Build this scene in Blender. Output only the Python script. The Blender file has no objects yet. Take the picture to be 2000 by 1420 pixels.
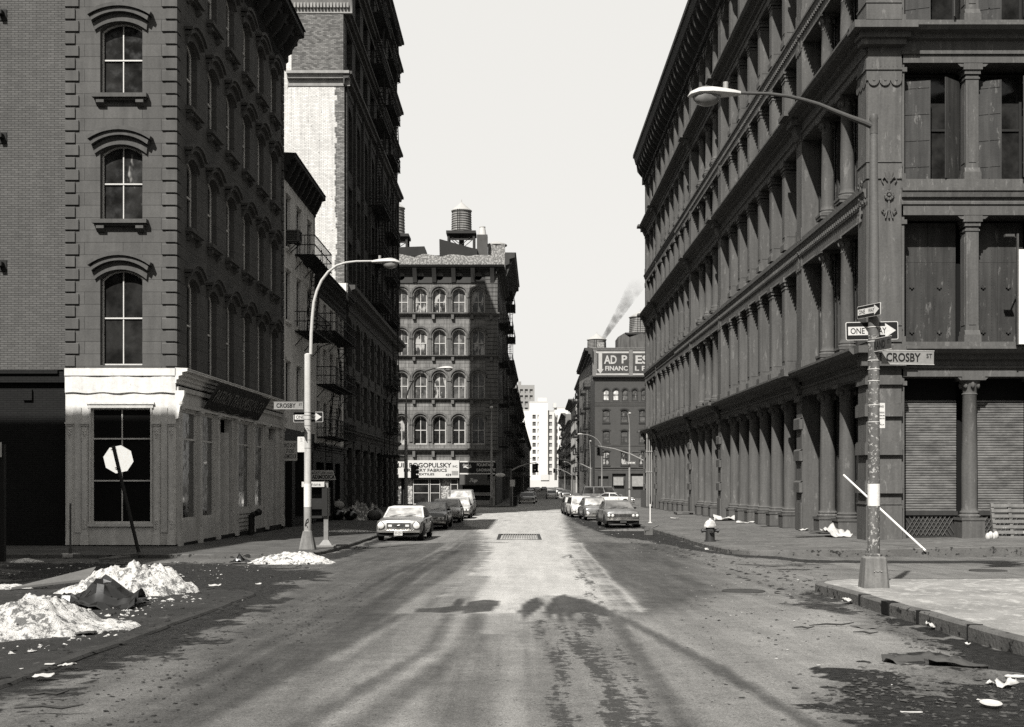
import bpy, math, random
import numpy as np
from mathutils import Vector, Matrix
random.seed(7)
R = math.radians
sc = bpy.context.scene
# ---------------- camera ----------------
F, CX, HY, EYE = 2360.0, 1013.0, 934.0, 1.6
cam = bpy.data.cameras.new('camera'); co = bpy.data.objects.new('camera', cam); sc.collection.objects.link(co)
co.location = (0, 0, EYE); co.rotation_euler = (R(90), 0, 0)
cam.sensor_width = 36; cam.sensor_fit = 'HORIZONTAL'; cam.lens = 36 * F / 2000
cam.shift_x = -(CX - 1000) / 2000; cam.shift_y = (HY - 710) / 2000
cam.clip_start = .1; cam.clip_end = 6000
sc.camera = co
# ---------------- sky and sun ----------------
SUN_EL = R(45.5); SX, SY = .371, .9286            # horizontal direction the light travels in
w = bpy.data.worlds.new('World'); sc.world = w; w.use_nodes = True
nt = w.node_tree; bg = nt.nodes['Background']; bg.inputs[1].default_value = .11
sky = nt.nodes.new('ShaderNodeTexSky'); sky.sky_type = 'NISHITA'; sky.sun_disc = False
sky.sun_elevation = SUN_EL; sky.sun_rotation = math.atan2(-SX, -SY)
sky.dust_density = 4; sky.air_density = 1
bw = nt.nodes.new('ShaderNodeRGBToBW'); nt.links.new(sky.outputs[0], bw.inputs[0])
mx = nt.nodes.new('ShaderNodeMapRange'); mx.inputs[1].default_value = 0; mx.inputs[2].default_value = 12
mx.inputs[3].default_value = 3.12; mx.inputs[4].default_value = 4.1
nt.links.new(bw.outputs[0], mx.inputs[0])
vs = nt.nodes.new('ShaderNodeVectorMath'); vs.operation = 'SCALE'; vs.inputs[0].default_value = (1, .985, .945)
nt.links.new(mx.outputs[0], vs.inputs['Scale']); nt.links.new(vs.outputs[0], bg.inputs[0])
sl = bpy.data.lights.new('sun', 'SUN'); so = bpy.data.objects.new('sun', sl); sc.collection.objects.link(so)
sl.energy = 5.0; sl.angle = R(.53); sl.color = (1, .985, .95)
so.rotation_euler = Vector((SX * math.cos(SUN_EL), SY * math.cos(SUN_EL), -math.sin(SUN_EL))).to_track_quat('-Z', 'Y').to_euler()
so.location = (-40, -60, 80)
sc.view_settings.view_transform = 'Standard'; sc.view_settings.look = 'None'; sc.view_settings.gamma = 1
sc.view_settings.exposure = 1.25
sc.render.engine = 'CYCLES'; sc.cycles.use_denoising = False; sc.cycles.max_bounces = 6
sc.cycles.volume_bounces = 0
# ---------------- ground profile ----------------
ED = [0, 41, 101, 129, 200, 600, 3000]; EV = [1.6, 2.36, 2.9, 3.02, 3.4, 4.6, 9]
def E(d): return float(np.interp(d, ED, EV))
def gz(y): return EYE - E(y)
def P(px, py, d): return ((px - CX) * d / F, d, EYE + (HY - py) * d / F)
def X(px, d): return (px - CX) * d / F
def Z(py, d): return EYE + (HY - py) * d / F
def G(px, py, h=0):
    d = 20.0
    for _ in range(60): d = (E(d) - h) * F / (py - HY)
    return ((px - CX) * d / F, d)
# ---------------- mesh builder ----------------
class MB:
    def __init__(s): s.v = []; s.f = []
    def add(s, vs, fs):
        n = len(s.v); s.v += [tuple(p) for p in vs]; s.f += [tuple(i + n for i in f) for f in fs]; return s
    def quad(s, a, b, c, d): return s.add([a, b, c, d], [(0, 1, 2, 3)])
    def poly(s, pts): return s.add(pts, [tuple(range(len(pts)))])
    def box(s, x0, x1, y0, y1, z0, z1):
        return s.add([(x0,y0,z0),(x1,y0,z0),(x1,y1,z0),(x0,y1,z0),(x0,y0,z1),(x1,y0,z1),(x1,y1,z1),(x0,y1,z1)],
                     [(0,3,2,1),(4,5,6,7),(0,1,5,4),(1,2,6,5),(2,3,7,6),(3,0,4,7)])
    def hexa(s, p): return s.add(p, [(0,3,2,1),(4,5,6,7),(0,1,5,4),(1,2,6,5),(2,3,7,6),(3,0,4,7)])
    def loft(s, rings, caps=True, closed=True):
        n = len(rings[0]); vs = [p for r in rings for p in r]; fs = []
        for i in range(len(rings) - 1):
            for j in range(n if closed else n - 1):
                k = (j + 1) % n
                fs.append((i*n+j, i*n+k, (i+1)*n+k, (i+1)*n+j))
        if caps: fs += [tuple(range(n))[::-1], tuple((len(rings)-1)*n + j for j in range(n))]
        return s.add(vs, fs)
    def prism(s, pl, y0, y1): return s.loft([[(x, y1, z) for x, z in pl], [(x, y0, z) for x, z in pl]])
    def prismz(s, pl, z0, z1): return s.loft([[(x, y, z0) for x, y in pl], [(x, y, z1) for x, y in pl]])
    def profx(s, pl, x0, x1): return s.loft([[(x0, y, z) for y, z in pl], [(x1, y, z) for y, z in pl]])
    def tube(s, pts, r, n=8, caps=True):
        pts = [Vector(p) for p in pts]; rs = r if isinstance(r, (list, tuple)) else [r] * len(pts)
        rings = []; t = (pts[1] - pts[0]).normalized(); up = Vector((0, 0, 1)) if abs(t.z) < .9 else Vector((0, 1, 0))
        u = t.cross(up).normalized()
        for i, p in enumerate(pts):
            t = (pts[min(i+1, len(pts)-1)] - pts[max(i-1, 0)]).normalized()
            u = (u - t * u.dot(t)).normalized(); v = t.cross(u)
            rings.append([tuple(p + rs[i] * (u * math.cos(2*math.pi*k/n) + v * math.sin(2*math.pi*k/n))) for k in range(n)])
        return s.loft(rings, caps)
    def cyl(s, p0, p1, r0, r1=None, n=12): return s.tube([p0, p1], [r0, r0 if r1 is None else r1], n)
    def lathe(s, prof, c=(0,0,0), n=16, caps=True):
        return s.loft([[(c[0]+r*math.cos(2*math.pi*k/n), c[1]+r*math.sin(2*math.pi*k/n), c[2]+z) for k in range(n)] for r, z in prof], caps)
    def ell(s, c, r, n=12, m=8):
        return s.loft([[(c[0]+r[0]*math.sin(math.pi*i/m)*math.cos(2*math.pi*k/n), c[1]+r[1]*math.sin(math.pi*i/m)*math.sin(2*math.pi*k/n), c[2]-r[2]*math.cos(math.pi*i/m)) for k in range(n)] for i in [.15]+list(range(1, m))+[m-.15]])
    def merge(s, o, M): return s.add([tuple(M @ Vector(p)) for p in o.v], o.f)
    def mesh(s, name, mat, ang=35):
        me = bpy.data.meshes.new(name); me.from_pydata(s.v, [], s.f)
        for m in (mat if isinstance(mat, list) else [mat]): me.materials.append(m)
        me.polygons.foreach_set('use_smooth', [True] * len(me.polygons)); me.set_sharp_from_angle(angle=R(ang))
        me.update(); return me
def clean(me, d=1e-5):
    import bmesh
    b = bmesh.new(); b.from_mesh(me); bmesh.ops.recalc_face_normals(b, faces=b.faces); b.to_mesh(me); b.free(); return me
def ob(name, me, parent=None, loc=(0,0,0), rz=0, rot=None, sca=None, label=None):
    if isinstance(me, MB): raise TypeError
    o = bpy.data.objects.new(name, me); sc.collection.objects.link(o); o.parent = parent
    o.location = loc; o.rotation_euler = rot if rot else (0, 0, rz)
    if sca: o.scale = sca
    if label: o['label'] = label
    return o
def tag(o, label, cat, group=None):
    o['label'] = label; o['category'] = cat
    if group: o['group'] = group
    return o
def thing(name, label, cat, loc=(0,0,0), rz=0, group=None, rot=None):
    return tag(ob(name, None, None, loc, rz, rot), label, cat, group)
def struct(name, me, loc=(0,0,0)):
    o = ob(name, me, None, loc); o['kind'] = 'structure'; return o
def stuff(name, me, label=None, parent=None, loc=(0,0,0)):
    o = ob(name, me, parent, loc); o['kind'] = 'stuff'
    if label: o['label'] = label
    return o
def dup(root, loc, rz=None, label=None, name=None, sca=None):
    r = root.copy(); sc.collection.objects.link(r); r.location = loc
    if rz is not None: r.rotation_euler = (0, 0, rz)
    if label: r['label'] = label
    if sca: r.scale = sca
    def rec(a, b):
        for ch in list(a.children):
            c = ch.copy(); sc.collection.objects.link(c); c.parent = b; rec(ch, c)
    rec(root, r); return r
class Face:
    """a facade frame: x along the wall, -y outward, z up, placed in its building"""
    def __init__(s, parent, x, y, rz): s.p = parent; L = parent.location; s.x = x - L[0]; s.y = y - L[1]; s.z0 = L[2]; s.rz = rz
    def put(s, name, me, u=0, z=0, w=0, parent=None, rz=0, label=None):
        if parent is not None: return ob(name, me, parent, (u, w, z), rz, label=label)
        c, n = math.cos(s.rz), math.sin(s.rz)
        return ob(name, me, s.p, (s.x + c*u - n*w, s.y + n*u + c*w, z - s.z0), s.rz + rz, label=label)
# ---------------- materials ----------------
TINT = (1, .975, .93)
def nodes(m):
    m.use_nodes = True; nt = m.node_tree; return nt, nt.nodes['Principled BSDF']
class N:
    """small helper to write node maths"""
    def __init__(s, nt): s.nt = nt
    def link(s, a, b):
        if isinstance(a, (int, float)): b.default_value = a
        elif isinstance(a, tuple): b.default_value = a
        else: s.nt.links.new(a, b)
    def math(s, op, a, b=0, c=0, clamp=False):
        n = s.nt.nodes.new('ShaderNodeMath'); n.operation = op; n.use_clamp = clamp
        s.link(a, n.inputs[0]); s.link(b, n.inputs[1]); s.link(c, n.inputs[2]); return n.outputs[0]
    def noise(s, vec, scale, det=4, rough=.6, dist=0):
        n = s.nt.nodes.new('ShaderNodeTexNoise'); s.link(vec, n.inputs['Vector'])
        n.inputs['Scale'].default_value = scale; n.inputs['Detail'].default_value = det
        n.inputs['Roughness'].default_value = rough; n.inputs['Distortion'].default_value = dist; return n.outputs[0]
    def mapping(s, vec, sca):
        n = s.nt.nodes.new('ShaderNodeMapping'); s.link(vec, n.inputs[0]); n.inputs['Scale'].default_value = sca; return n.outputs[0]
    def ramp(s, v, a, b, lo=0., hi=1., smooth=True):
        n = s.nt.nodes.new('ShaderNodeMapRange'); n.clamp = True
        if smooth: n.interpolation_type = 'SMOOTHSTEP'
        s.link(v, n.inputs[0]); s.link(a, n.inputs[1]); s.link(b, n.inputs[2]); s.link(lo, n.inputs[3]); s.link(hi, n.inputs[4]); return n.outputs[0]
    def mix(s, f, a, b):   # a + (b-a) f
        d = s.math('SUBTRACT', b, a); return s.math('MULTIPLY_ADD', d, f, a)
    def tint(s, v):
        n = s.nt.nodes.new('ShaderNodeVectorMath'); n.operation = 'SCALE'; n.inputs[0].default_value = TINT; s.link(v, n.inputs['Scale']); return n.outputs[0]
    def bump(s, h, strength, dist=.02):
        n = s.nt.nodes.new('ShaderNodeBump'); n.inputs['Strength'].default_value = strength; n.inputs['Distance'].default_value = dist
        s.link(h, n.inputs['Height']); return n.outputs[0]
    def obj(s, kind='Object'): return s.nt.nodes.new('ShaderNodeTexCoord').outputs[kind]
    def geo(s): return s.nt.nodes.new('ShaderNodeNewGeometry').outputs['Position']
    def xz(s, v):
        a = s.nt.nodes.new('ShaderNodeSeparateXYZ'); s.link(v, a.inputs[0]); b = s.nt.nodes.new('ShaderNodeCombineXYZ')
        s.link(a.outputs[0], b.inputs[0]); s.link(a.outputs[2], b.inputs[1]); return b.outputs[0]
MATS = {}
KA = .8                       # overall albedo trim
def gm(name, a, rough=.85, var=.25, ns=1.2, streak=0., bump=.3, bs=25, spec=.1, metal=0, brick=None, peel=None, speck=None):
    """grey weathered surface; brick=(w, h, mortar size, mortar albedo), peel=(amount, albedo), speck=(scale, threshold, albedo)"""
    if name in MATS: return MATS[name]
    m = bpy.data.materials.new(name); nt, p = nodes(m); n = N(nt); v = n.obj(); MATS[name] = m
    wv = n.geo(); a *= KA
    if peel: peel = (peel[0], peel[1]*KA)
    if speck: speck = (speck[0], speck[1], speck[2]*KA)
    if brick: brick = tuple(b*(KA if i == 3 else 1) for i, b in enumerate(brick))
    big = n.noise(wv, ns, 5, .65)
    val = n.math('MULTIPLY_ADD', n.math('SUBTRACT', big, .5), 2.2 * var, 1)
    if streak:
        st = n.noise(n.mapping(wv, (5, 5, .35)), 1, 4, .6)
        val = n.math('MULTIPLY', val, n.math('MULTIPLY_ADD', n.math('SUBTRACT', st, .5), 2.4 * streak, 1))
    h = n.noise(wv, bs, 3, .6)
    val = n.math('MULTIPLY', val, n.math('MULTIPLY_ADD', n.math('SUBTRACT', h, .5), .5, 1))
    base = n.math('MULTIPLY', val, a)
    if brick:
        bt = nt.nodes.new('ShaderNodeTexBrick'); n.link(n.xz(v), bt.inputs['Vector'])
        bt.inputs['Scale'].default_value = 1; bt.inputs['Brick Width'].default_value = brick[0]; bt.inputs['Row Height'].default_value = brick[1]
        bt.inputs['Mortar Size'].default_value = brick[2]; bt.inputs['Mortar Smooth'].default_value = .2; bt.inputs['Bias'].default_value = 0
        vr = brick[4] if len(brick) > 4 else .2
        bt.inputs['Color1'].default_value = (1-vr,)*3 + (1,); bt.inputs['Color2'].default_value = (1+vr,)*3 + (1,)
        q = brick[3] / a; bt.inputs['Mortar'].default_value = (q, q, q, 1)
        base = n.math('MULTIPLY', base, bt.outputs[0])
        h = n.math('MULTIPLY_ADD', bt.outputs['Fac'], -1.0, n.math('MULTIPLY', h, .35))
    if peel:
        pn = n.noise(n.mapping(wv, (3, 3, .8)), 1.6, 8, .72)
        t = n.ramp(pn, 1 - peel[0], 1 - peel[0] + .05)
        base = n.mix(t, base, n.math('MULTIPLY', val, peel[1])); h = n.math('MULTIPLY_ADD', t, -.3, h)
    if speck:
        sn = n.noise(wv, speck[0], 3, .7); base = n.mix(n.ramp(sn, speck[1], speck[1] + .06), base, speck[2])
    n.link(n.tint(n.math('MAXIMUM', base, .003)), p.inputs['Base Color'])
    p.inputs['Roughness'].default_value = rough; p.inputs['Specular IOR Level'].default_value = spec; p.inputs['Metallic'].default_value = metal
    if bump: n.link(n.bump(h, bump, .012), p.inputs['Normal'])
    return m
def glass(name, a=.012, rough=.08, wav=.05, blot=None):
    if name in MATS: return MATS[name]
    m = bpy.data.materials.new(name); nt, p = nodes(m); n = N(nt); MATS[name] = m; wv = n.geo()
    base = n.math('MULTIPLY', n.ramp(n.noise(wv, 1.3, 4), .3, .75, .4, 1.6), a)
    if blot: base = n.mix(n.ramp(n.noise(n.mapping(wv, (1.6, 1.6, .7)), 1.1, 3), blot[0], blot[0] + .08), base, blot[1])
    n.link(n.tint(base), p.inputs['Base Color'])
    n.link(n.ramp(n.noise(wv, 3, 3), .3, .8, rough, rough + .25), p.inputs['Roughness']); p.inputs['Specular IOR Level'].default_value = .3
    n.link(n.bump(n.noise(wv, 2.5, 2), wav, .05), p.inputs['Normal']); return m
def paint(name, a, rough=.35, metal=0, coat=.4, dirt=.3):
    if name in MATS: return MATS[name]
    m = bpy.data.materials.new(name); nt, p = nodes(m); n = N(nt); MATS[name] = m; v = n.obj()
    d = n.noise(v, 3, 6, .7)
    n.link(n.tint(n.math('MULTIPLY', n.ramp(d, .3, .7, 1 - dirt, 1 + dirt), a)), p.inputs['Base Color'])
    n.link(n.ramp(d, .3, .7, rough, rough + .2), p.inputs['Roughness']); p.inputs['Metallic'].default_value = metal
    p.inputs['Coat Weight'].default_value = coat; p.inputs['Coat Roughness'].default_value = .15; return m
# ---------------- ground painting (stains, salt, puddles, broad darker zones) ----------------
def vnoise(x, y, seed=0):
    xi = np.floor(x).astype(np.int64); yi = np.floor(y).astype(np.int64); fx = x - xi; fy = y - yi
    fx = fx*fx*(3-2*fx); fy = fy*fy*(3-2*fy)
    def h(a, b):
        n = (a * 374761393 + b * 668265263 + seed * 974711) & 0x7fffffff
        n = ((n ^ (n >> 13)) * 1274126177) & 0x7fffffff
        return (n & 0xffff) / 65535.0
    return (h(xi, yi)*(1-fx) + h(xi+1, yi)*fx)*(1-fy) + (h(xi, yi+1)*(1-fx) + h(xi+1, yi+1)*fx)*fy
def fbm(x, y, o=4, seed=0):
    r = 0; a = .5
    for k in range(o): r = r + a * vnoise(x, y, seed + k); x = x*2.03; y = y*2.03; a *= .5
    return r / (1 - .5**o)
def sst(x, a, b):
    t = np.clip((x - a) / (b - a), 0, 1); return t*t*(3-2*t)
def sdpoly(x, y, pl):
    d = np.full(x.shape, 1e9); ins = np.zeros(x.shape, bool); n = len(pl)
    for i in range(n):
        ax, ay = pl[i]; bx, by = pl[(i+1) % n]; ex, ey = bx-ax, by-ay
        t = np.clip(((x-ax)*ex + (y-ay)*ey) / (ex*ex+ey*ey+1e-12), 0, 1)
        d = np.minimum(d, np.hypot(x-ax-t*ex, y-ay-t*ey))
        c = (ay > y) != (by > y)
        with np.errstate(all='ignore'): xi = ax + (y-ay) * ex / (ey if abs(ey) > 1e-9 else 1e-9)
        ins ^= c & (x < xi)
    return np.where(ins, -d, d)
def sdline(x, y, pl):
    d = np.full(x.shape, 1e9)
    for (ax, ay), (bx, by) in zip(pl, pl[1:]):
        ex, ey = bx-ax, by-ay; t = np.clip(((x-ax)*ex + (y-ay)*ey) / (ex*ex+ey*ey), 0, 1)
        d = np.minimum(d, np.hypot(x-ax-t*ex, y-ay-t*ey))
    return d
def build_road():
    ys = [-60, -40, -25, -15, -8, -3, 0, 2, 4, 5.2]
    while ys[-1] < 135: ys.append(ys[-1] * 1.0046)
    ys += [150, 170, 200, 240, 300, 380, 480, 600, 800, 1200, 2000, 3000]
    xs = list(np.arange(-10, 10.01, .07)); xs = [-3000, -1000, -400, -150, -80, -50] + list(np.arange(-34, -10.2, .4)) + xs + list(np.arange(10.4, 34, .4)) + [50, 80, 150, 400, 1000, 3000]
    ys = np.array(ys); xs = np.array(xs); xx, yy = np.meshgrid(xs, ys); zz = EYE - np.interp(yy, ED, EV)
    zz = zz + np.where(yy < 130, (fbm(xx*.5, yy*.5, 3, 3) - .5) * .03, 0)
    zz -= .035 * np.exp(-((xx - 5.0)/.5)**2) * (yy < 21)
    sink = sst(np.abs(yy - 28), 7.5, 5.5)  # crosby roadway kept level
    gp = lambda pts: [G(a, b) for a, b in pts]
    wob = (fbm(xx*.9, yy*.9, 4, 11) - .5); wf = (fbm(xx*3.2, yy*3.2, 4, 15) - .5); wg = (fbm(xx*8, yy*5, 3, 19) - .5)
    def pol(pts, soft, amp=.35): return 1 - sst(sdpoly(xx, yy, gp(pts)) + wob*amp + wf*amp*1.1 + wg*amp*.8, -soft, soft)
    def lin(pts, wd, soft, amp=.1): return 1 - sst(sdline(xx, yy, gp(pts)) + wob*amp + wf*amp, wd - soft, wd + soft)
    tone = np.full(xx.shape, .40); fleck = np.zeros(xx.shape); wet = np.zeros(xx.shape); dirt = np.zeros(xx.shape)
    def put(a, m, v): a += (v - a) * m
    rs = np.random.RandomState(4)
    def family(pts, wd, v, n=5, spread=.28, st=.8):
        g = gp(pts)
        for k in range(n):
            o = rs.uniform(-spread, spread); o2 = o + rs.uniform(-.12, .12)
            q = [(x + o + (o2-o)*i/max(1, len(g)-1), y) for i, (x, y) in enumerate(g)]; w_ = wd*rs.uniform(.5, 1.5)
            put(tone, (1 - sst(sdline(xx, yy, q) + wob*.06 + wf*.10, 0, w_*1.7)) * rs.uniform(.55, 1), v + (v-.42)*.25)
    put(tone, sst(yy, 85, 102) * (np.abs(xx) < 12), .74)
    put(tone, pol([(1380,1075),(1700,1100),(2000,1104),(2000,1127),(1640,1150),(1420,1165),(1380,1120)], .6), .47)
    put(tone, pol([(745,1064),(830,1045),(905,1030),(925,1045),(905,1059),(780,1063)], .5, .3), .52)
    put(tone, pol([(700,1068),(895,1060),(945,1064),(930,1110),(880,1165),(700,1250),(500,1330),(300,1430),(120,1430),(300,1290),(480,1190),(640,1110)], .5, .5), .29)  # broad darker ground zone left of the pale band, soft edges
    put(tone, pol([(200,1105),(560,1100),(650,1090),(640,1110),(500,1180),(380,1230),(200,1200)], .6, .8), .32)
    put(tone, pol([(0,1370),(300,1290),(420,1310),(200,1400),(0,1430)], .5, .5), .40)
    put(tone, pol([(900,1180),(1050,1190),(1090,1500),(560,1500),(700,1370),(800,1260)], .5, .5), .47)
    put(tone, pol([(880,1195),(1040,1195),(1040,1420),(930,1420),(860,1280)], .35, .4), .53)
    put(tone, pol([(1195,1190),(1400,1160),(1640,1172),(1740,1235),(1880,1290),(1790,1315),(1640,1335),(1600,1500),(1350,1500),(1290,1325)], .22), .53)
    put(tone, pol([(1520,1195),(1650,1192),(1720,1240),(1860,1282),(1780,1300),(1600,1300),(1470,1260)], .35), .61)
    put(tone, pol([(1108,1012),(1130,1056),(1290,1060),(1345,1078),(1350,1110),(1398,1152),(1345,1186),(1225,1208),(1190,1182),(1140,1100)], .5, .3), .255)  # broad darker ground zone right of the pale band, soft edges
    put(tone, pol([(1145,1040),(1260,1045),(1330,1058),(1290,1062),(1150,1058)], .4, .3), .40)
    # central salt band
    put(tone, pol([(900,1150),(1190,1150),(1200,1200),(1180,1260),(1110,1300),(1000,1310),(900,1290),(820,1250)], 1.0, .8), .68)
    put(tone, pol([(925,1001),(1098,1001),(1106,1030),(1122,1060),(1140,1100),(1165,1140),(1188,1172),(1150,1180),(1120,1165),(1080,1165),(1040,1172),(1010,1205),(960,1200),(905,1165),(880,1165),(905,1140),(925,1105),(948,1070),(935,1040),(905,1020)], .36, .5), .90)
    for pts, wd, v, n in [([(1118,1060),(1150,1105),(1215,1195)], .06, .72, 3), ([(930,1030),(870,1075),(800,1125),(700,1182)], .08, .47, 4), ([(950,1078),(880,1130),(800,1185),(640,1290)], .08, .52, 4), ([(925,1125),(860,1200),(770,1330),(700,1430)], .11, .56, 6), ([(905,1165),(830,1240),(700,1370)], .10, .50, 4),
                       ([(990,1200),(985,1300),(980,1440)], .14, .58, 4), ([(1060,1195),(1100,1280),(1140,1440)], .09, .58, 3), ([(1100,1200),(1180,1300),(1250,1440)], .09, .56, 3), ([(1160,1195),(1235,1300),(1310,1440)], .08, .52, 3), ([(700,1430),(780,1350),(850,1290)], .12, .58, 3), ([(600,1290),(480,1350),(300,1430)], .1, .42, 3)]:
        family(pts, wd, v, n)
    for pts, wd, v, n in [([(880,1075),(790,1122),(650,1215),(430,1340)], .10, .22, 4), ([(900,1200),(870,1270),(750,1345),(620,1430)], .10, .34, 4), ([(760,1200),(560,1300),(330,1420)], .12, .26, 4), ([(935,1240),(925,1330),(900,1430)], .07, .40, 3),
                       ([(1080,1215),(1120,1300),(1160,1440)], .08, .26, 3), ([(1130,1210),(1200,1310),(1270,1440)], .08, .26, 4), ([(1180,1215),(1260,1340),(1320,1440)], .08, .26, 3), ([(1040,1215),(1060,1310),(1070,1440)], .06, .36, 2)]:
        family(pts, wd, v, n, .24)
    put(fleck, pol([(1030,1215),(1090,1195),(1185,1192),(1232,1262),(1288,1345),(1350,1440),(1350,1500),(1010,1500),(1040,1300)], .3, .3), .64); put(tone, pol([(1040,1215),(1185,1198),(1232,1262),(1288,1345),(1340,1440),(1050,1500)], .35, .3), .49)
    for pts in ([(1085,1200),(1120,1300),(1155,1440)], [(1120,1195),(1200,1320),(1270,1440)]): put(fleck, lin(pts, .08, .1), .50)
    put(fleck, pol([(1098,1088),(1116,1080),(1150,1118),(1190,1182),(1150,1182),(1120,1140)], .08, .2), .52); put(fleck, pol([(930,1260),(1030,1215),(1050,1500),(860,1500)], .3, .3), .30)
    put(fleck, pol([(840,1110),(930,1090),(900,1150),(760,1230),(700,1330),(600,1400),(700,1230)], .3, .3), .26)
    # dark jagged patches cutting the band
    for pts in ([(900,1190),(912,1178),(925,1174),(950,1171),(974,1174),(977,1182),(958,1194),(905,1199)], [(812,1189),(850,1188),(880,1184),(893,1170),(903,1168),(908,1192),(870,1198),(815,1196)], [(1014,1196),(1022,1180),(1038,1170),(1052,1164),(1062,1180),(1050,1192),(1038,1197),(1028,1214)],
                [(1062,1196),(1070,1180),(1084,1164),(1104,1160),(1138,1171),(1165,1180),(1205,1192),(1220,1203),(1180,1204),(1140,1196),(1122,1198),(1113,1214),(1106,1197),(1102,1197),(1096,1222),(1088,1198),(1078,1200),(1072,1212)]):
        m = pol(pts, .035, .055); put(tone, m, .21); put(fleck, m, .1)
    put(tone, lin([(1105,1162),(1165,1176),(1215,1204)], .05, .05), .80)
    for pts, wd, v in [([(1135,1170),(1225,1212),(1300,1250),(1400,1306),(1500,1366),(1600,1425),(1640,1460)], .075, .25), ([(1192,1195),(1235,1262),(1290,1345),(1350,1430)], .07, .28), ([(1145,1070),(1200,1130),(1262,1180)], .04, .33)]:
        put(tone, lin(pts, wd, .05, .08), v); put(fleck, lin(pts, wd*1.5, .08, .1), .35)
    # gutter dirt and puddles
    put(dirt, sst(-xx, 3.7 + 0, 4.5) * (yy < 23) * np.clip(.75 + wob*1.6, 0, 1), 1)
    put(dirt, pol([(0,1100),(430,1100),(560,1108),(640,1120),(560,1160),(430,1250),(330,1262),(0,1375)], .35, 1.3), .85)
    put(dirt, pol([(664,1078),(745,1050),(800,1050),(735,1062),(690,1085),(600,1100),(520,1104),(540,1092)], .25, .6), .8)
    put(dirt, pol([(1100,1003),(1130,1010),(1190,1025),(1300,1040),(1390,1075),(1600,1094),(2000,1095),(2000,1100),(1580,1100),(1390,1082),(1260,1056),(1190,1048),(1120,1020)], .2, .5), .8)
    put(dirt, pol([(1570,1150),(1640,1155),(1660,1200),(1560,1180)], .3, .8), .7)
    for pts, v in [([(1625,1312),(1700,1288),(1790,1345),(1850,1352),(1920,1332),(2000,1318),(2100,1340),(2100,1500),(1680,1500),(1655,1400),(1560,1378),(1620,1350)], .8),
                   ([(1770,1345),(2000,1330),(2100,1330),(2100,1400),(1850,1385)], 1.), ([(1700,1198),(1810,1235),(1900,1285),(2000,1345),(2100,1400),(2100,1300),(1811,1222),(1735,1196)], .85),
                   ([(1720,1292),(1800,1275),(1900,1290),(1960,1305),(1880,1315),(1800,1300)], .7), ([(1430,1102),(1620,1100),(1640,1104),(1500,1108)], .5), ([(1900,1100),(2000,1095),(2000,1108),(1930,1108)], .8),
                   ([(0,1120),(350,1112),(420,1130),(300,1160),(0,1170)], .5), ([(0,1262),(120,1240),(330,1225),(480,1180),(500,1195),(320,1262),(0,1368)], .75)]:
        m = pol(pts, .12, .6); put(wet, np.ones_like(m), np.maximum(wet, m*v))
    v = np.stack([xx.ravel(), yy.ravel(), zz.ravel()], 1).astype(np.float32); ny, nx = xx.shape
    i = np.arange(ny*nx).reshape(ny, nx); q = np.stack([i[:-1, :-1], i[:-1, 1:], i[1:, 1:], i[1:, :-1]], -1).reshape(-1, 4)
    me = bpy.data.meshes.new('road'); me.vertices.add(len(v)); me.vertices.foreach_set('co', v.ravel())
    me.loops.add(q.size); me.loops.foreach_set('vertex_index', q.ravel().astype(np.int32)); me.polygons.add(len(q))
    me.polygons.foreach_set('loop_start', np.arange(0, q.size, 4, dtype=np.int32)); me.update()
    me.polygons.foreach_set('use_smooth', [True]*len(q))
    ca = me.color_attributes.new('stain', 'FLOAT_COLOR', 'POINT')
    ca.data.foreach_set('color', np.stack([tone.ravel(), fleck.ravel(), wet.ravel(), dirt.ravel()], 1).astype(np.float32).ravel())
    m = bpy.data.materials.new('stained_asphalt'); nt, p = nodes(m); n = N(nt); g = n.geo()
    at = nt.nodes.new('ShaderNodeAttribute'); at.attribute_name = 'stain'
    sp = nt.nodes.new('ShaderNodeSeparateColor'); nt.links.new(at.outputs['Color'], sp.inputs[0])
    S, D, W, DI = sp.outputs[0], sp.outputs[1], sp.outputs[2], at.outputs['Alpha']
    fl = n.noise(n.mapping(g, (.75, .9, 1)), 4.2, 7, .72, .2); f2 = n.noise(n.mapping(g, (.8, 1, 1)), 15, 5, .7); fine = n.ramp(n.noise(g, 42, 4, .75), .3, .7, 0., 1., False); med = n.noise(g, 1.1, 6, .65); grit = n.noise(g, 90, 3, .7); big = n.noise(g, .35, 3, .5)
    fl2 = n.math('ADD', n.math('MULTIPLY', n.math('SUBTRACT', fl, .5), 1.0), n.math('MULTIPLY', n.math('SUBTRACT', f2, .5), .85))
    sk = n.noise(n.mapping(g, (2.6, .2, 1)), 1, 5, .65)
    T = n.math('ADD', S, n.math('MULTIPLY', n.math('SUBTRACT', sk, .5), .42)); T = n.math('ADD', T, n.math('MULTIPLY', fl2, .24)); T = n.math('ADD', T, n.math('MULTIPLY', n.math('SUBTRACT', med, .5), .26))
    ff_ = n.noise(n.mapping(g, (.85, .8, 1)), 10, 6, .74); fl3 = n.math('ADD', n.math('MULTIPLY', n.math('SUBTRACT', ff_, .5), 1.7), n.math('MULTIPLY', n.math('SUBTRACT', fl, .5), .35))
    D = n.math('MULTIPLY', D, n.ramp(n.noise(n.mapping(g, (4.5, .35, 1)), 1, 4, .6), .36, .62, .52, 1.12))
    fm = n.ramp(n.math('ADD', fl3, n.math('MULTIPLY_ADD', n.math('SUBTRACT', fine, .5), .10, .5)), n.math('SUBTRACT', 1.0, D), n.math('SUBTRACT', 1.10, D)); T = n.mix(n.math('MULTIPLY', fm, n.ramp(D, .02, .1)), T, .19)
    T = n.math('MAXIMUM', T, .02)
    col = n.math('MULTIPLY_ADD', n.math('POWER', T, 1.75), .262, .017)
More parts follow.
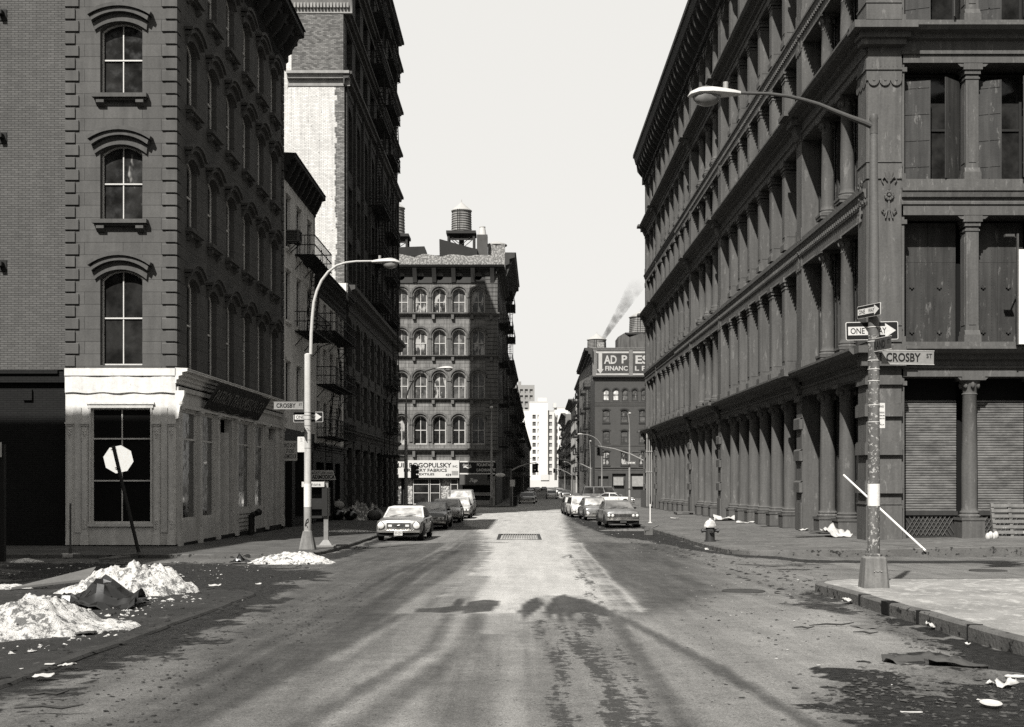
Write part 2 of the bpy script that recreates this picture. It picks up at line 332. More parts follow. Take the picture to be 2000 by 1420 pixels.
    col = n.math('MULTIPLY', col, n.math('MULTIPLY_ADD', n.math('SUBTRACT', fine, .5), .75, 1)); col = n.math('MULTIPLY', col, n.math('MULTIPLY_ADD', n.math('SUBTRACT', grit, .5), 2.2, 1))
    blk = n.noise(g, 26, 2, .5); col = n.math('MULTIPLY', col, n.ramp(blk, .66, .70, 1., .45))
    dd = n.ramp(n.math('MULTIPLY_ADD', fl2, 1.1, DI), .35, .75)
    dcol = n.math('MULTIPLY', n.ramp(n.noise(g, 14, 7, .78), .33, .7, .3, 2.3), .012); dcol = n.math('MULTIPLY', dcol, n.math('MULTIPLY_ADD', n.math('SUBTRACT', fine, .5), 1.6, 1)); col = n.mix(dd, col, dcol)
    wt = n.ramp(n.math('MULTIPLY_ADD', fl2, .8, W), .38, .62); col = n.mix(wt, col, n.math('MULTIPLY', n.ramp(f2, .35, .65, .004, .017), n.math('MULTIPLY_ADD', n.math('SUBTRACT', grit, .5), 2., 1)))
    n.link(n.tint(col), p.inputs['Base Color']); n.link(n.mix(wt, .92, .5), p.inputs['Roughness']); p.inputs['Specular IOR Level'].default_value = .12
    h = n.math('MULTIPLY_ADD', fine, .5, n.math('MULTIPLY', n.noise(g, 11, 5, .7), n.mix(dd, .4, 3.)))
    n.link(n.bump(h, .6, .014), p.inputs['Normal'])
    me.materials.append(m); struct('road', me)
build_road()
# ---------------- pavements and kerbs ----------------
def pavement_mat(name, a, wear, wa, joints=1.6):
    m = bpy.data.materials.new(name); nt, p = nodes(m); n = N(nt); g = n.geo()
    big = n.noise(g, .7, 6, .7); fine = n.noise(g, 45, 4, .7)
    col = n.math('MULTIPLY', n.ramp(big, .3, .7, .75, 1.25), a); t = n.ramp(n.noise(n.mapping(g, (1.6, .8, 1)), 3.2, 8, .7), wear, wear + .14)
    col = n.mix(t, col, wa); col = n.math('MULTIPLY', col, n.math('MULTIPLY_ADD', n.math('SUBTRACT', fine, .5), 1.0, 1))
    if joints:
        bt = nt.nodes.new('ShaderNodeTexBrick'); n.link(g, bt.inputs['Vector']); bt.offset = 0; bt.inputs['Scale'].default_value = 1
        bt.inputs['Brick Width'].default_value = joints; bt.inputs['Row Height'].default_value = joints*.9; bt.inputs['Mortar Size'].default_value = .012
        bt.inputs['Color1'].default_value = (1, 1, 1, 1); bt.inputs['Color2'].default_value = (.86, .86, .86, 1); bt.inputs['Mortar'].default_value = (.5, .5, .5, 1)
        col = n.math('MULTIPLY', col, bt.outputs[0])
    n.link(n.tint(col), p.inputs['Base Color']); p.inputs['Roughness'].default_value = .85; p.inputs['Specular IOR Level'].default_value = .12
    n.link(n.bump(n.math('ADD', n.math('MULTIPLY', n.noise(g, 6, 5, .7), 2), fine), .4, .012), p.inputs['Normal']); return m
kerb_mat = gm('kerb_stone', .085, .8, .6, 1.6, bump=.9, bs=18, speck=(5, .56, .02))
def pavement(name, s, xc, y0, y1, wid, r, h, slope, mat, ends=(True, False), kw=.16, km=None, skew=0):
    """s=+1: pavement to the right of the kerb line xc; rounded corner of radius r at y0 (and y1 if ends[1])"""
    rows = [];  y = y0
    st = .25 if y1 - y0 < 30 else .5
    ys = sorted(set([y0 + r*(1-math.cos(a*math.pi/20)) for a in range(11)] + ([y1 - r*(1-math.cos(a*math.pi/20)) for a in range(11)] if ends[1] else []) + list(np.arange(y0 + r, y1 - (r if ends[1] else 0), st*2)) + [41., 101., 129.] * 0 + [y1]))
    def xk(y):
        o = 0
        if ends[0] and y < y0 + r: o = r - math.sqrt(max(r*r - (y0+r-y)**2, 0))
        if ends[1] and y > y1 - r: o = r - math.sqrt(max(r*r - (y-y1+r)**2, 0))
        return xc + skew*(y-y0) + s * (o + .015 * math.sin(y*1.7) + .01*math.sin(y*4.1))
    top = MB(); kb = MB()
    def zt(x, y): return gz(y) + h + slope * abs(x - xc) * (skew == 0)
    T = []
    for y in ys:
        a = xk(y); b = a + s*kw; T.append([(a, y, gz(y) - .1), (a, y, zt(a, y) - .025), (a + s*.025, y, zt(a, y)), (b, y, zt(b, y))])
    kb.loft(T if s < 0 else [t[::-1] for t in T], caps=False, closed=False)
    yy0 = ys[0]; far = xc + s*wid
    if ends[0]:
        a = T[0][0][0]; pr = [(yy0, gz(yy0) - .1), (yy0, zt(a, yy0) - .025), (yy0 + .025, zt(a, yy0)), (yy0 + kw, zt(a, yy0) + .002)]
        n = 24; L = []
        for k in range(n + 1):
            x = a + (far - a) * k / n; L.append([(x, pp[0] + .012*math.sin(x*2.3), pp[1] + slope * abs(x - a) * (0 if i == 0 else 1)) for i, pp in enumerate(pr)])
        kb.loft(L if s > 0 else [t[::-1] for t in L], caps=False, closed=False)
    if ends[1]:
        ye = ys[-1]; a = T[-1][0][0]; L = []
        for k in range(13):
            x = a + (far - a) * k / 12; L.append([(x, ye - kw, zt(x, ye) + .002), (x, ye - .025, zt(x, ye)), (x, ye, zt(x, ye) - .025), (x, ye, gz(ye) - .1)])
        kb.loft(L if s > 0 else [t[::-1] for t in L], caps=False, closed=False)
    rows = []
    for i, y in enumerate(ys):
        b = T[i][3][0]; yy = y + (kw if (ends[0] and i == 0) else 0)
        if ends[1] and i == len(ys)-1: yy = y - kw
        rows.append([(b + (far - b)*k/8, yy, zt(b + (far-b)*k/8, y) - .002) for k in range(9)])
    top.loft([r_ if s > 0 else r_[::-1] for r_ in rows], caps=False, closed=False)
    struct('pavement_' + name, clean(top.mesh('pavement', mat))); struct('kerb_' + name, clean(kb.mesh('kerb', km or kerb_mat)))
pm_l = pavement_mat('pavement_damp', .055, .55, .095); pm_r = pavement_mat('pavement_right', .075, .52, .12); pm_n = pavement_mat('pavement_near', .15, .5, .25, 0)
pm_d = pavement_mat('pavement_dirty', .018, .56, .045, 0)
pavement('left', -1, -5.8, 33.4, 111.5, 34, 2.6, .11, .002, pm_l, (True, True))
pavement('right', 1, 6.25, 34.4, 113.5, 28, 2.6, .15, .02, pm_r, (True, True))
pavement('near_right', 1, 5.25, 3, 22.4, 24, 1.2, .15, .004, pm_n, (False, True))
pavement('near_left', -1, -4.4, 3, 21.6, 24, 1.5, .03, .0, pm_d, (False, True), km=gm('kerb_dirty', .03, .8, .5, 2.5, bump=.8, speck=(9, .6, .012)))
pavement('beyond_left', -1, -.35, 124.5, 620, 60, 2.5, .14, .004, pm_l, skew=.0178)
pavement('beyond_right', 1, 10.4, 190, 620, 60, 2.5, .14, .004, pm_r, skew=.0178)
m = MB()
for y in (6.4, 8.3, 10.1, 12.0, 14.1, 15.9, 18.6): m.box(5.235, 5.42, y, y+.022, gz(y)-.02, gz(y)+.157)
m.box(5.225, 5.40, 17.1, 17.42, gz(17.2)-.02, gz(17.2)+.156); struct('kerb_joints', m.mesh('kerb_joints', gm('joint_dark', .008)))
# crossing line and utility grate
m = MB()
for a, b in ((944, 990), (996, 1022), (1030, 1060), (1066, 1092)):
    xa, xb = X(a, 106), X(b, 106); m.box(xa, xb, 105.6, 106.6, gz(106) + .002, gz(106) + .012)
m.box(X(1098,108), X(1120,108), 107, 111, gz(109) + .002, gz(109)+.012)
struct('crossing_line', m.mesh('crossing_line', gm('road_paint', .42, .7, .6, 6, speck=(12, .6, .1))))
iron_d = gm('grate_iron', .03, .5, .3, 4, metal=.6)
y0 = G(0, 1057)[1]; y1 = G(0, 1045.5)[1]; x0, x1 = X(972, 50), X(1056, 50)
y0, y1 = 47.4, 52.2
m = MB(); z = gz(50) + .012
for a, b, c, d in ((x0, x1, y0, y0+.14), (x0, x1, y1-.14, y1), (x0, x0+.12, y0+.14, y1-.14), (x1-.12, x1, y0+.14, y1-.14)): m.box(a, b, c, d, z-.03, z+.025)
gt = tag(ob('utility_grate', m.mesh('grate_frame', iron_d), None), 'flat rectangular metal grate set in the pale middle of the road', 'grate')
m = MB(); k = x0 + .2
while k < x1 - .16: m.box(k, k+.055, y0+.14, y1-.14, z-.02, z+.012); k += .1
ob('grating', m.mesh('grating', gm('grate_light', .16, .7, .4, 3)), gt)
# ---------------- facade kit ----------------
def arcpts(a, b, d, rise, n=12):
    """points from (a,d-rise) over the top (.,d) to (b,d-rise)"""
    h = (b-a)/2; r = (h*h + rise*rise) / (2*rise); cx = (a+b)/2; cz = d - r; t0 = math.asin(min(1, h/r)); t0 = t0 if rise <= h + 1e-6 else math.pi - t0
    return [(cx - r*math.sin(t0*(1-2*i/n)), cz + r*math.cos(t0*(1-2*i/n))) for i in range(n+1)]
def wall(m, x0, x1, z0, z1, ops, dep=.25, y=0):
    xs = sorted({x0, x1, *[o[0] for o in ops], *[o[1] for o in ops]}); zs = sorted({z0, z1, *[o[2] for o in ops], *[o[3] for o in ops]})
    xs = [v for v in xs if x0 <= v <= x1]; zs = [v for v in zs if z0 <= v <= z1]
    for i in range(len(xs)-1):
        run = None
        for j in range(len(zs)-1):
            cx, cz = (xs[i]+xs[i+1])/2, (zs[j]+zs[j+1])/2
            hole = any(o[0] < cx < o[1] and o[2] < cz < o[3] for o in ops)
            if hole:
                if run is not None: m.quad((xs[i],y,run),(xs[i+1],y,run),(xs[i+1],y,zs[j]),(xs[i],y,zs[j])); run = None
            elif run is None: run = zs[j]
        if run is not None: m.quad((xs[i],y,run),(xs[i+1],y,run),(xs[i+1],y,zs[-1]),(xs[i],y,zs[-1]))
    for o in ops:
        a, b, c, d = o[:4]; rise = o[4] if len(o) > 4 else 0; t = d - rise; Y = y + dep
        m.quad((a,y,c),(a,Y,c),(a,Y,t),(a,y,t)); m.quad((b,y,t),(b,Y,t),(b,Y,c),(b,y,c)); m.quad((a,y,c),(b,y,c),(b,Y,c),(a,Y,c))
        if not rise: m.quad((a,y,d),(a,Y,d),(b,Y,d),(b,y,d))
        else:
            ar = arcpts(a, b, d, rise)
            for (p, q), (r_, s_) in zip(ar, ar[1:]):
                m.quad((p,y,q),(r_,y,s_),(r_,y,d + 1e-4),(p,y,d + 1e-4)); m.quad((p,y,q),(p,Y,q),(r_,Y,s_),(r_,y,s_))
    return m
WM = {}
def win_mesh(w, h, rise, fm, pm, dep=.18, bar=.06, rows=(.5,), cols=(.5,), yb=.05):
    k = (round(w,3), round(h,3), rise, fm.name, pm.name, dep, bar, rows, cols)
    if k in WM: return WM[k]
    f = MB(); y0, y1 = dep, dep + yb; t = h - rise; pn = MB()
    f.box(0, bar, y0, y1, 0, t); f.box(w-bar, w, y0, y1, 0, t); f.box(bar, w-bar, y0-.004, y1, 0, bar*1.2)
    if rise:
        A = arcpts(0, w, h, rise); B_ = arcpts(bar, w-bar, h-bar, max(rise-bar*.3, .02)); 
        for (a, b), (c, d) in zip(zip(A, A[1:]), zip(B_, B_[1:])):
            f.quad((a[0],y0,a[1]),(c[0],y0,c[1]),(d[0],y0,d[1]),(b[0],y0,b[1])); f.quad((c[0],y0,c[1]),(c[0],y1,c[1]),(d[0],y1,d[1]),(d[0],y0,d[1]))
        pn.poly([(0,y1-.01,0),(w,y1-.01,0)] + [(a,y1-.01,b) for a, b in A[::-1]])
    else:
        f.box(bar, w-bar, y0-.004, y1, h-bar, h); pn.poly([(0,y1-.01,0),(w,y1-.01,0),(w,y1-.01,h),(0,y1-.01,h)])
    for r_ in rows: f.box(bar, w-bar, y0-.01, y1-.012, h*r_-bar*.45, h*r_+bar*.45)
    for c in cols:
        hh = h - (0 if not rise else rise*(abs(c-.5)*2)**2) - bar*.5
        f.box(w*c-bar*.35, w*c+bar*.35, y0+.006, y1-.012, bar, hh)
    WM[k] = (f.mesh('window_frame', fm), pn.mesh('window_pane', pm)); return WM[k]
def window(face, u, z, w, h, rise, fm, pm, dep=.18, sill=None, hood=None, name='window', label=None, **kw):
    fr, pn = win_mesh(w, h, rise, fm, pm, dep, **kw)
    o = face.put(name, fr, u, z, label=label); ob('pane', pn, o)
    if sill: ob('sill', sill, o)
    if hood: ob('hood', hood, o)
    return o
def sill_mesh(w, mat, ov=.12, pr=.14, th=.13, brk=True):
    m = MB(); m.box(-ov, w+ov, -pr, .02, -th, 0); m.box(-ov+.05, w+ov-.05, -pr*.6, .015, -th-.07, -th-.001)
    if brk:
        for a in (-ov+.12, w+ov-.37): m.profx([(-pr*.75,-th-.07),(-pr*.75,-th-.16),(-.05,-th-.26),(.012,-th-.26),(.012,-th-.07)], a, a+.25)
    return m.mesh('sill', mat)
def hood_mesh(w, h, rise, mat, th=.34, pr=.22, ov=.1):
    """segmental label moulding over an opening w x h (arch rise)"""
    m = MB()
    def band(o0, o1, y0, e0, e1):
        A = arcpts(-ov-e0, w+ov+e0, h+o0, rise+.03); B_ = arcpts(-ov-e1, w+ov+e1, h+o1, rise+.06)
        for (a, b), (c, d) in zip(zip(A, A[1:]), zip(B_, B_[1:])):
            m.hexa([(a[0],y0,a[1]),(b[0],y0,b[1]),(b[0],.012,b[1]),(a[0],.012,a[1]),(c[0],y0,c[1]),(d[0],y0,d[1]),(d[0],.012,d[1]),(c[0],.012,c[1])])
    band(.0, th*.5, -pr*.28, 0, .03); band(th*.5, th*.78, -pr*.75, .06, .10); band(th*.78, th, -pr, .16, .2)
    return m.mesh('hood', mat)
def cornice_prof(z, pr, h, steps=4):
    pl = [(.0, z - h)]
    for i in range(steps):
        a = (i+1)/steps; pl += [(-pr*a*a*.9 - .02, z - h + h*(i+.25)/steps), (-pr*a*a*.9-.02, z - h + h*(i+1)/steps)]
    pl += [(-pr, z - .03), (-pr, z), (.0, z+.02)]; return pl
def body(m, x0, x1, y0, y1, z0, z1): return m.box(x0, x1, y0, y1, z0, z1)
def txt(s, w, h, mat, th=.012, bold=0.0, shear=0.0):
    """lettering fitted to a w x h box, centred, facing -y"""
    c = bpy.data.curves.new('t', 'FONT'); c.body = s; c.align_x = 'CENTER'; c.align_y = 'CENTER'; c.offset = bold; c.shear = shear; c.resolution_u = 3
    o = bpy.data.objects.new('t', c); sc.collection.objects.link(o); dg = bpy.context.evaluated_depsgraph_get(); dg.update()
    me = bpy.data.meshes.new_from_object(o.evaluated_get(dg)); bpy.data.objects.remove(o); bpy.data.curves.remove(c)
    n = len(me.vertices); co_ = np.empty(n*3); me.vertices.foreach_get('co', co_); co_ = co_.reshape(-1, 3)
    lo, hi = co_.min(0), co_.max(0); v = (co_ - (lo+hi)/2) / np.maximum(hi-lo, 1e-6)
    out = np.stack([v[:,0]*w, np.full(n, -th), v[:,1]*h], 1); me.vertices.foreach_set('co', out.ravel()); me.update()
    me.materials.clear(); me.materials.append(mat); return me
def flat(name, a, rough=.5, var=.15): return gm(name, a, rough, var, 3, bump=.1)
ink = flat('sign_ink', .012); signw = flat('sign_white', .42, .45, .12); signdim = flat('sign_faded', .2, .6, .35)
def put_text(name, parent, s, w, h, x, z, y, mat, bold=0., **k): return ob(name, txt(s, w, h, mat, 0, bold, **k), parent, (x, y, z))
# ---------------- fire escape ----------------
FEM = gm('black_iron', .016, .7, .3, 2, bump=0)
FEC = {}
def fe_mesh(w, dep=.95, hr=.95, dens=.28):
    k = (w, dep, dens)
    if k in FEC: return FEC[k]
    m = MB(); b = .022
    u = 0
    while u <= w: m.box(u-.012, u+.012, -dep, -.02, -.02, .01); u += .09
    for y in (-dep, -dep*.5, -.03): m.box(0, w, y-.03, y+.02, -.06, -.02)
    for y in (-dep,):
        for z in (hr, hr*.5): m.box(0, w, y-b, y+b, z-b, z+b)
        u = 0
        while u <= w + .01: m.box(u-.011, u+.011, y-.011, y+.011, 0, hr); u += dens
    for u in (0, w):
        for z in (hr, hr*.5): m.box(u-b, u+b, -dep, 0, z-b, z+b)
        for q in (.25, .5, .75): m.box(u-.011, u+.011, -dep*q-.011, -dep*q+.011, 0, hr)
    for u in (.1, w*.5, w-.1): m.tube([(u, -dep*.95, -.05), (u, -dep*.45, -.22), (u, 0, -.75)], .025, 4)
    FEC[k] = m.mesh('fire_escape', FEM); return FEC[k]
def fe_stair(run, rise):
    k = ('s', run, rise)
    if k in FEC: return FEC[k]
    m = MB()
    for y in (-.85, -.4):
        m.tube([(0, y, 0), (run, y, rise)], .03, 4); m.tube([(0, y, .8), (run, y, rise+.8)], .018, 4)
        for t in (.15, .4, .65, .9): m.tube([(run*t, y, rise*t), (run*t, y, rise*t + .8)], .012, 4)
    n = int(rise/.23)
    for i in range(1, n): t = i/n; m.box(run*t-.07, run*t+.07, -.85, -.4, rise*t-.012, rise*t+.012)
    FEC[k] = m.mesh('stair', FEM); return FEC[k]
def fire_escape(face, u, w, zs, dep=.95, flip=1, drop=True):
    me = fe_mesh(w, dep)
    for i, z in enumerate(zs):
        o = face.put('fire_escape', me, u, z)
        if i + 1 < len(zs):
            rs = zs[i+1] - z
            st = ob('stair', fe_stair(min(w*.6, 2.0), round(rs, 2)), o, (w*.2, 0, 0) if (i % 2 == 0) else (w*.8, -1.25*0, 0))
            if i % 2: st.scale = (-1, 1, 1)
    if drop:
        m = MB()
        for y in (-.8, -.45): m.tube([(.4, y, -2.6), (.4, y, .9)], .022, 4)
        for k in range(12): m.box(.38, .42, -.8, -.45, -2.5 + k*.28, -2.47 + k*.28)
        face.put('drop_ladder', m.mesh('drop_ladder', FEM), u, zs[0])
# ---------------- buildings on the left ----------------
G_DK = glass('dark_glass', .012, .06, .04); G_BL = glass('glass_with_blinds', .012, .12, .06, (.62, .16)); G_SH = glass('shop_glass', .012, .0, .015); G_SH.node_tree.nodes['Principled BSDF'].inputs['Specular IOR Level'].default_value = 1; G_SH.node_tree.nodes['Principled BSDF'].inputs['IOR'].default_value = 2
G_GY = glass('dusty_window', .045, .2, .06, (.58, .09)); WHT = gm('white_sash', .42, .6, .15, 4); GRY = gm('grey_sash', .5, .6, .2, 4)
BST = gm('brownstone', .071, .9, .28, 1.1, .25, bump=.4, brick=(1.25, .403, .008, .03, .07))
BSP = gm('brownstone_plain', .066, .9, .3, 1.4, .3, bump=.4)
WPL = gm('white_stone_paint', .50, .75, .18, 1.6, .25, bump=.5, bs=8, speck=(7, .70, .1))
SHP = gm('shopfront_paint', .40, .7, .3, 1.8, .3, bump=.4, bs=10, speck=(11, .68, .05))
LW = -11.15
def facade(face, L, zb, zt, rows, cols, mat, dep, fm, pm, name='wall', pms=None, sill=None, hood=None, wk={}, x0=0, skip=(), arch_name='window', rnd=0):
    ops = [(a, b, r[0], r[1], r[2] if len(r) > 2 else 0) for i, r in enumerate(rows) for j, (a, b) in enumerate(cols) if (i, j) not in skip]
    m = MB(); wall(m, x0, L, zb, zt, ops, dep + .12); w_ = face.put(name, m.mesh(name, mat), 0, 0); rg = random.Random(len(ops) + rnd)
    for (a, b, c, d, r) in ops:
        p = pm if not pms else rg.choice(pms)
        window(face, a, c, b-a, d-c, r, fm, p, dep, sill(b-a) if sill and c > 6 else None, hood(b-a, d-c, r) if hood else None, name=arch_name, **wk)
    return w_
# --- corner brownstone ---
zb = gz(39.3) + .06
L1 = thing('corner_building', 'four storey dark brownstone corner building with white painted shopfront and quoins', 'building', (LW, 39.3, zb))
f1 = Face(L1, LW - 3.59, 39.3, 0); f1s = Face(L1, LW, 39.3, R(90))
rowz = [(5.28, 8.38, .3), (9.99, 12.44, .28), (14.07, 16.44, .26), (17.98, 20.2, .25)]
_sm = {}
def s_b(w): 
    k = round(w, 2)
    if k not in _sm: _sm[k] = sill_mesh(w, BSP, .2, .24)
    return _sm[k]
_hm = {}
def h_b(w, h, r):
    k = (round(w, 2), round(h, 2))
    if k not in _hm: _hm[k] = hood_mesh(w, h, r, BSP, .55, .30, .16)
    return _hm[k]
facade(f1, 3.59, 5.16, 21.4, rowz, [(1.13, 2.50)], BST, .22, WHT, G_DK, pms=[G_DK, G_BL, G_GY], sill=s_b, hood=h_b, wk=dict(bar=.05))
cols = [(1.3 + 2.74*i, 2.57 + 2.74*i) for i in range(6)]
_hm.clear()
facade(f1s, 17.9, 5.16, 21.4, rowz, cols, BST, .2, GRY, G_BL, pms=[G_DK, G_BL, G_DK], sill=s_b, hood=h_b, wk=dict(bar=.06))
def quoins(L, z0, z1, both):
    m = MB(); z = z0; k = 0
    while z < z1 - .3:
        w_ = .44 if k % 2 else .32
        def q(a, b, zz=z): m.hexa([(a,.0,zz+.02),(a,-.055,zz+.045),(b,-.055,zz+.045),(b,.0,zz+.02),(a,0,zz+.395),(a,-.055,zz+.365),(b,-.055,zz+.365),(b,0,zz+.395)])
        if both == 0: q(0, w_)
        else: q(L - w_, L + .001)
        z += .403; k += 1
    return m.mesh('quoins', BST)
f1.put('quoins', quoins(3.59, 5.2, 21.2, 0)); f1.put('quoins', quoins(3.59, 5.2, 21.2, 1))
m = MB(); z = 5.2; k = 0
while z < 21: 
    w_ = .32 if k % 2 == 0 else .44; m.box(-.055, w_, -.055, 0, z+.03, z+.38); z += .403; k += 1
f1s.put('quoins', m.mesh('quoins', BST)); m = MB(); z = 5.2; k = 0
while z < 21:
    w_ = .32 if k % 2 == 0 else .44; m.box(17.9-w_, 17.9, -.055, 0, z+.03, z+.38); z += .403; k += 1
f1s.put('quoins', m.mesh('quoins', BST))
m = MB(); pr = cornice_prof(22.9, 1.0, 1.9, 5); m.profx(pr, -1.0, 18.4)
u = .3
while u < 18: m.profx([(-.95,22.1),(-.6,21.5),(-.25,21.1),(-.25,22.1)], u, u+.28); u += 1.37
f1s.put('cornice', m.mesh('cornice', gm('cornice_black', .022, .8, .3, 2)))
m = MB(); m.profx(pr, -.5, 3.59); f1.put('cornice', m.mesh('cornice', gm('cornice_black', .022)))
m = MB(); m.box(-11, -.42, .42, 17.88, 5.2, 21.3); m.box(-11, -.02, .02, 17.88, 21.3, 21.38)
m.box(-11, -.45, .45, 17.9, zb, 5.15); Face(L1, LW, 39.3, 0).put('core', m.mesh('core', BSP))
# shopfront, front side
m = MB(); wall(m, 0, 3.59, zb, 4.95, [(.82, 2.78, .13, 3.88)], .3)
m.box(.0, 3.61, -.10, .0, 4.93, 5.17)
f1.put('shopfront_wall', m.mesh('shopfront_wall', WPL))
m = MB(); n_ = 26                                     # rough plaster band with cracks
for i in range(n_):
    a, b = 3.6*i/n_, 3.6*(i+1)/n_; w1 = .05 + .010*math.sin(i*.6) + .004*math.sin(i*3.1); w2 = .05 + .010*math.sin((i+1)*.6) + .004*math.sin((i+1)*3.1)
    m.hexa([(a,-w1,4.38+.02*math.sin(i*.9)),(b,-w2,4.38+.02*math.sin((i+1)*.9)),(b,0,4.36),(a,0,4.36),(a,-w1*1.3,4.92),(b,-w2*1.3,4.92),(b,0,4.93),(a,0,4.93)])
f1.put('plaster_band', clean(m.mesh('plaster_band', WPL)))
o = window(f1, .82, .13, 1.96, 3.75, 0, WPL, gm('black_window', .006, .35, .3, 2, bump=.05), .12, name='shop_window', bar=.05, rows=(.37, .735))
m = MB()
for a, b, c, d, y in ((.74, 2.86, 3.88, 3.97, -.05), (.7, 2.9, 4.0, 4.07, -.08), (.78, .83, .1, 3.9, -.04), (2.77, 2.82, .1, 3.9, -.04), (.72, 2.88, .03, .13, -.07)): m.box(a, b, y, .005, c, d)
f1.put('window_surround', m.mesh('window_surround', WPL))
def ornament(m, u, z, s=1., y=-.05):
    for dx, dz, r in ((-.035,0,.032),(.035,0,.032),(0,.04,.03),(0,-.05,.034),(-.03,-.09,.026),(.03,-.09,.026),(0,-.13,.024),(0,-.18,.02),(0,-.23,.015),(-.045,.05,.02),(.045,.05,.02)):
        m.ell((u+dx*s, y, z+dz*s), (r*s*1.1, .03*s, r*s*1.2), 7, 5)
def pilaster_mesh(w_, z0, z1, mat, orn=True, y=-.06):
    m = MB(); m.box(0, w_, y, .002, z0+.45, z1-.12); m.box(.03, w_-.03, y-.012, y+.002, z0+.6, z1-.55)
    m.box(-.04, w_+.04, y-.07, .002, z1-.06, z1); m.box(-.02, w_+.02, y-.035, .002, z1-.12, z1-.06)
    m.box(-.03, w_+.03, y-.03, .002, z0, z0+.34); m.box(-.015, w_+.015, y-.02, .002, z0+.34, z0+.45)
    if orn: ornament(m, w_/2, z1-.28, 1., y-.01); ornament(m, w_/2, z0+.85, .9, y-.01)
    return m.mesh('pilaster', mat)
pm_ = pilaster_mesh(.2, zb+.02, 3.42, WPL)
for u in (.06, .54, 2.88, 3.36): f1.put('pilaster', pm_, u, 0)
m = MB()
for u in (.0, .3, 3.1): m.box(u+.02, u+.22, -.03, .002, zb+.5, 3.9) if u else m.box(.26, .5, -.02, .002, zb+.5, 3.9)
f1.put('panel', m.mesh('panel', WPL))
m = MB(); m.box(-.02, 3.62, -.09, .02, zb-.1, zb+.1); f1.put('plinth', m.mesh('plinth', gm('plinth_black', .015)))
# scroll bracket at the corner
m = MB()
for i in range(9): a = i*.55; r = .20 - i*.017; m.ell((r*math.cos(a)*.5, -.16, 4.05 + r*math.sin(a)), (.075, .1, .075), 8, 6)
m.profx([(.0,4.45),(-.3,4.45),(-.3,4.3),(-.16,3.9),(-.1,3.55),(.0,3.5)], -.1, .12)
f1s.put('scroll_bracket', m.mesh('scroll_bracket', WPL), 0)
f1s.put('scroll_bracket', m.mesh('scroll_bracket', SHP), 17.3)
# shopfront, street side
zt = 3.86
ops = [(.55, 2.5, .19, zt), (2.95, 4.95, .19, zt), (5.45, 7.7, zb+.05, zt), (8.5, 10.75, .35, zt), (11.5, 13.4, .35, zt), (14.2, 16.2, zb+.05, zt)]
m = MB(); wall(m, 0, 17.9, zb-.1, 4.6, ops, .3); f1s.put('shopfront_wall', m.mesh('shopfront_wall', SHP))
for i, (a, b, c, d) in enumerate(ops):
    if i in (2, 5):
        m = MB(); m.box(a+ .02, b-.02, 1.2, 1.26, c, d); f1s.put('door_recess', m.mesh('door_recess', gm('recess_black', .006)))
        m = MB(); m.box(0, 1.15, 0, .05, 0, d-c-.5)
        for q in range(4):
            m.box(.14, 1.01, -.02, .001, .15 + q*.93, .95 + q*.93)
        dr = f1s.put('door', m.mesh('door', SHP), b-.12, c, .1, rz=R(118)); 
    else:
        window(f1s, a, c, b-a, d-c, 0, SHP, G_SH, .04, name='shop_window', bar=.07, rows=(.74,), cols=())
m = MB(); m.profx(cornice_prof(5.17, .42, .5, 4), -.1, 17.9); f1s.put('shop_cornice', m.mesh('shop_cornice', WPL))
m = MB(); m.box(0, 17.9, -.08, .0, 4.45, 4.6); m.box(.0, 17.9, -.10, .0, 3.92, 4.04); f1s.put('frieze', m.mesh('frieze', SHP))
pm2 = pilaster_mesh(.3, zb+.02, 3.9, SHP, y=-.12)
for u in (.08, 2.56, 5.05, 8.0, 10.98, 13.7, 17.3): f1s.put('pilaster', pm2, u, 0)
m = MB(); m.box(0, 17.9, -.05, .02, zb-.1, zb+.12); f1s.put('plinth', m.mesh('plinth', gm('plinth_black', .015)))
m = MB()
for k in range(5): m.box(8.5, 10.75, -.05, .0, zb+.2+k*.16, zb+.3+k*.16)
f1s.put('louvre', m.mesh('louvre', SHP))
# old painted signboard leaning out over the shop
sb = tag(ob('shop_signboard', None, None, (LW, 39.3, 0), R(90)), 'long tilted dark signboard with faded letters over the corner shopfront', 'sign')
def tb(u, t): return (u, -.10 - .55*(1-t)*1.0, 4.03 + .9*(1-t))    # t=0 top, 1 bottom
m = MB(); NB = 28; a0, a1 = 3.1, 11.9
for i in range(NB):
    a, b = a0 + (a1-a0)*i/NB, a0 + (a1-a0)*(i+1)/NB
    ea = 1 + .13*abs(math.sin(i*.9)); eb = 1 + .13*abs(math.sin((i+1)*.9))
    p = [tb(a, ea), tb(b, eb), tb(b, 0), tb(a, 0)]; off = lambda q: (q[0], q[1]+.04, q[2]-.02)
    m.hexa([p[0], p[1], off(p[1]), off(p[0]), p[3], p[2], off(p[2]), off(p[3])])
ob('board', clean(m.mesh('board', gm('sign_board_old', .030, .8, .5, 3, .3, speck=(14, .66, .08)))), sb)
t = ob('lettering', txt('PATRON TRANSMISSION CO.', 7.9, .5, gm('faded_gold', .16, .8, .8, 9), 0, .004), sb, (7.4, -.43, 4.52)); t.rotation_euler = (math.atan2(.55, .9), 0, 0)
m = MB()
for i in range(40):
    a = a0+.4 + i*.2; q0 = tb(a, .93 + .10*abs(math.sin(i*.28))); q1 = tb(a+.2, .93 + .10*abs(math.sin((i+1)*.28)))
    m.tube([(q0[0], q0[1]-.012, q0[2]), (q1[0], q1[1]-.012, q1[2])], .018, 4)
ob('trim_line', m.mesh('trim_line', gm('faded_gold', .16)), sb)
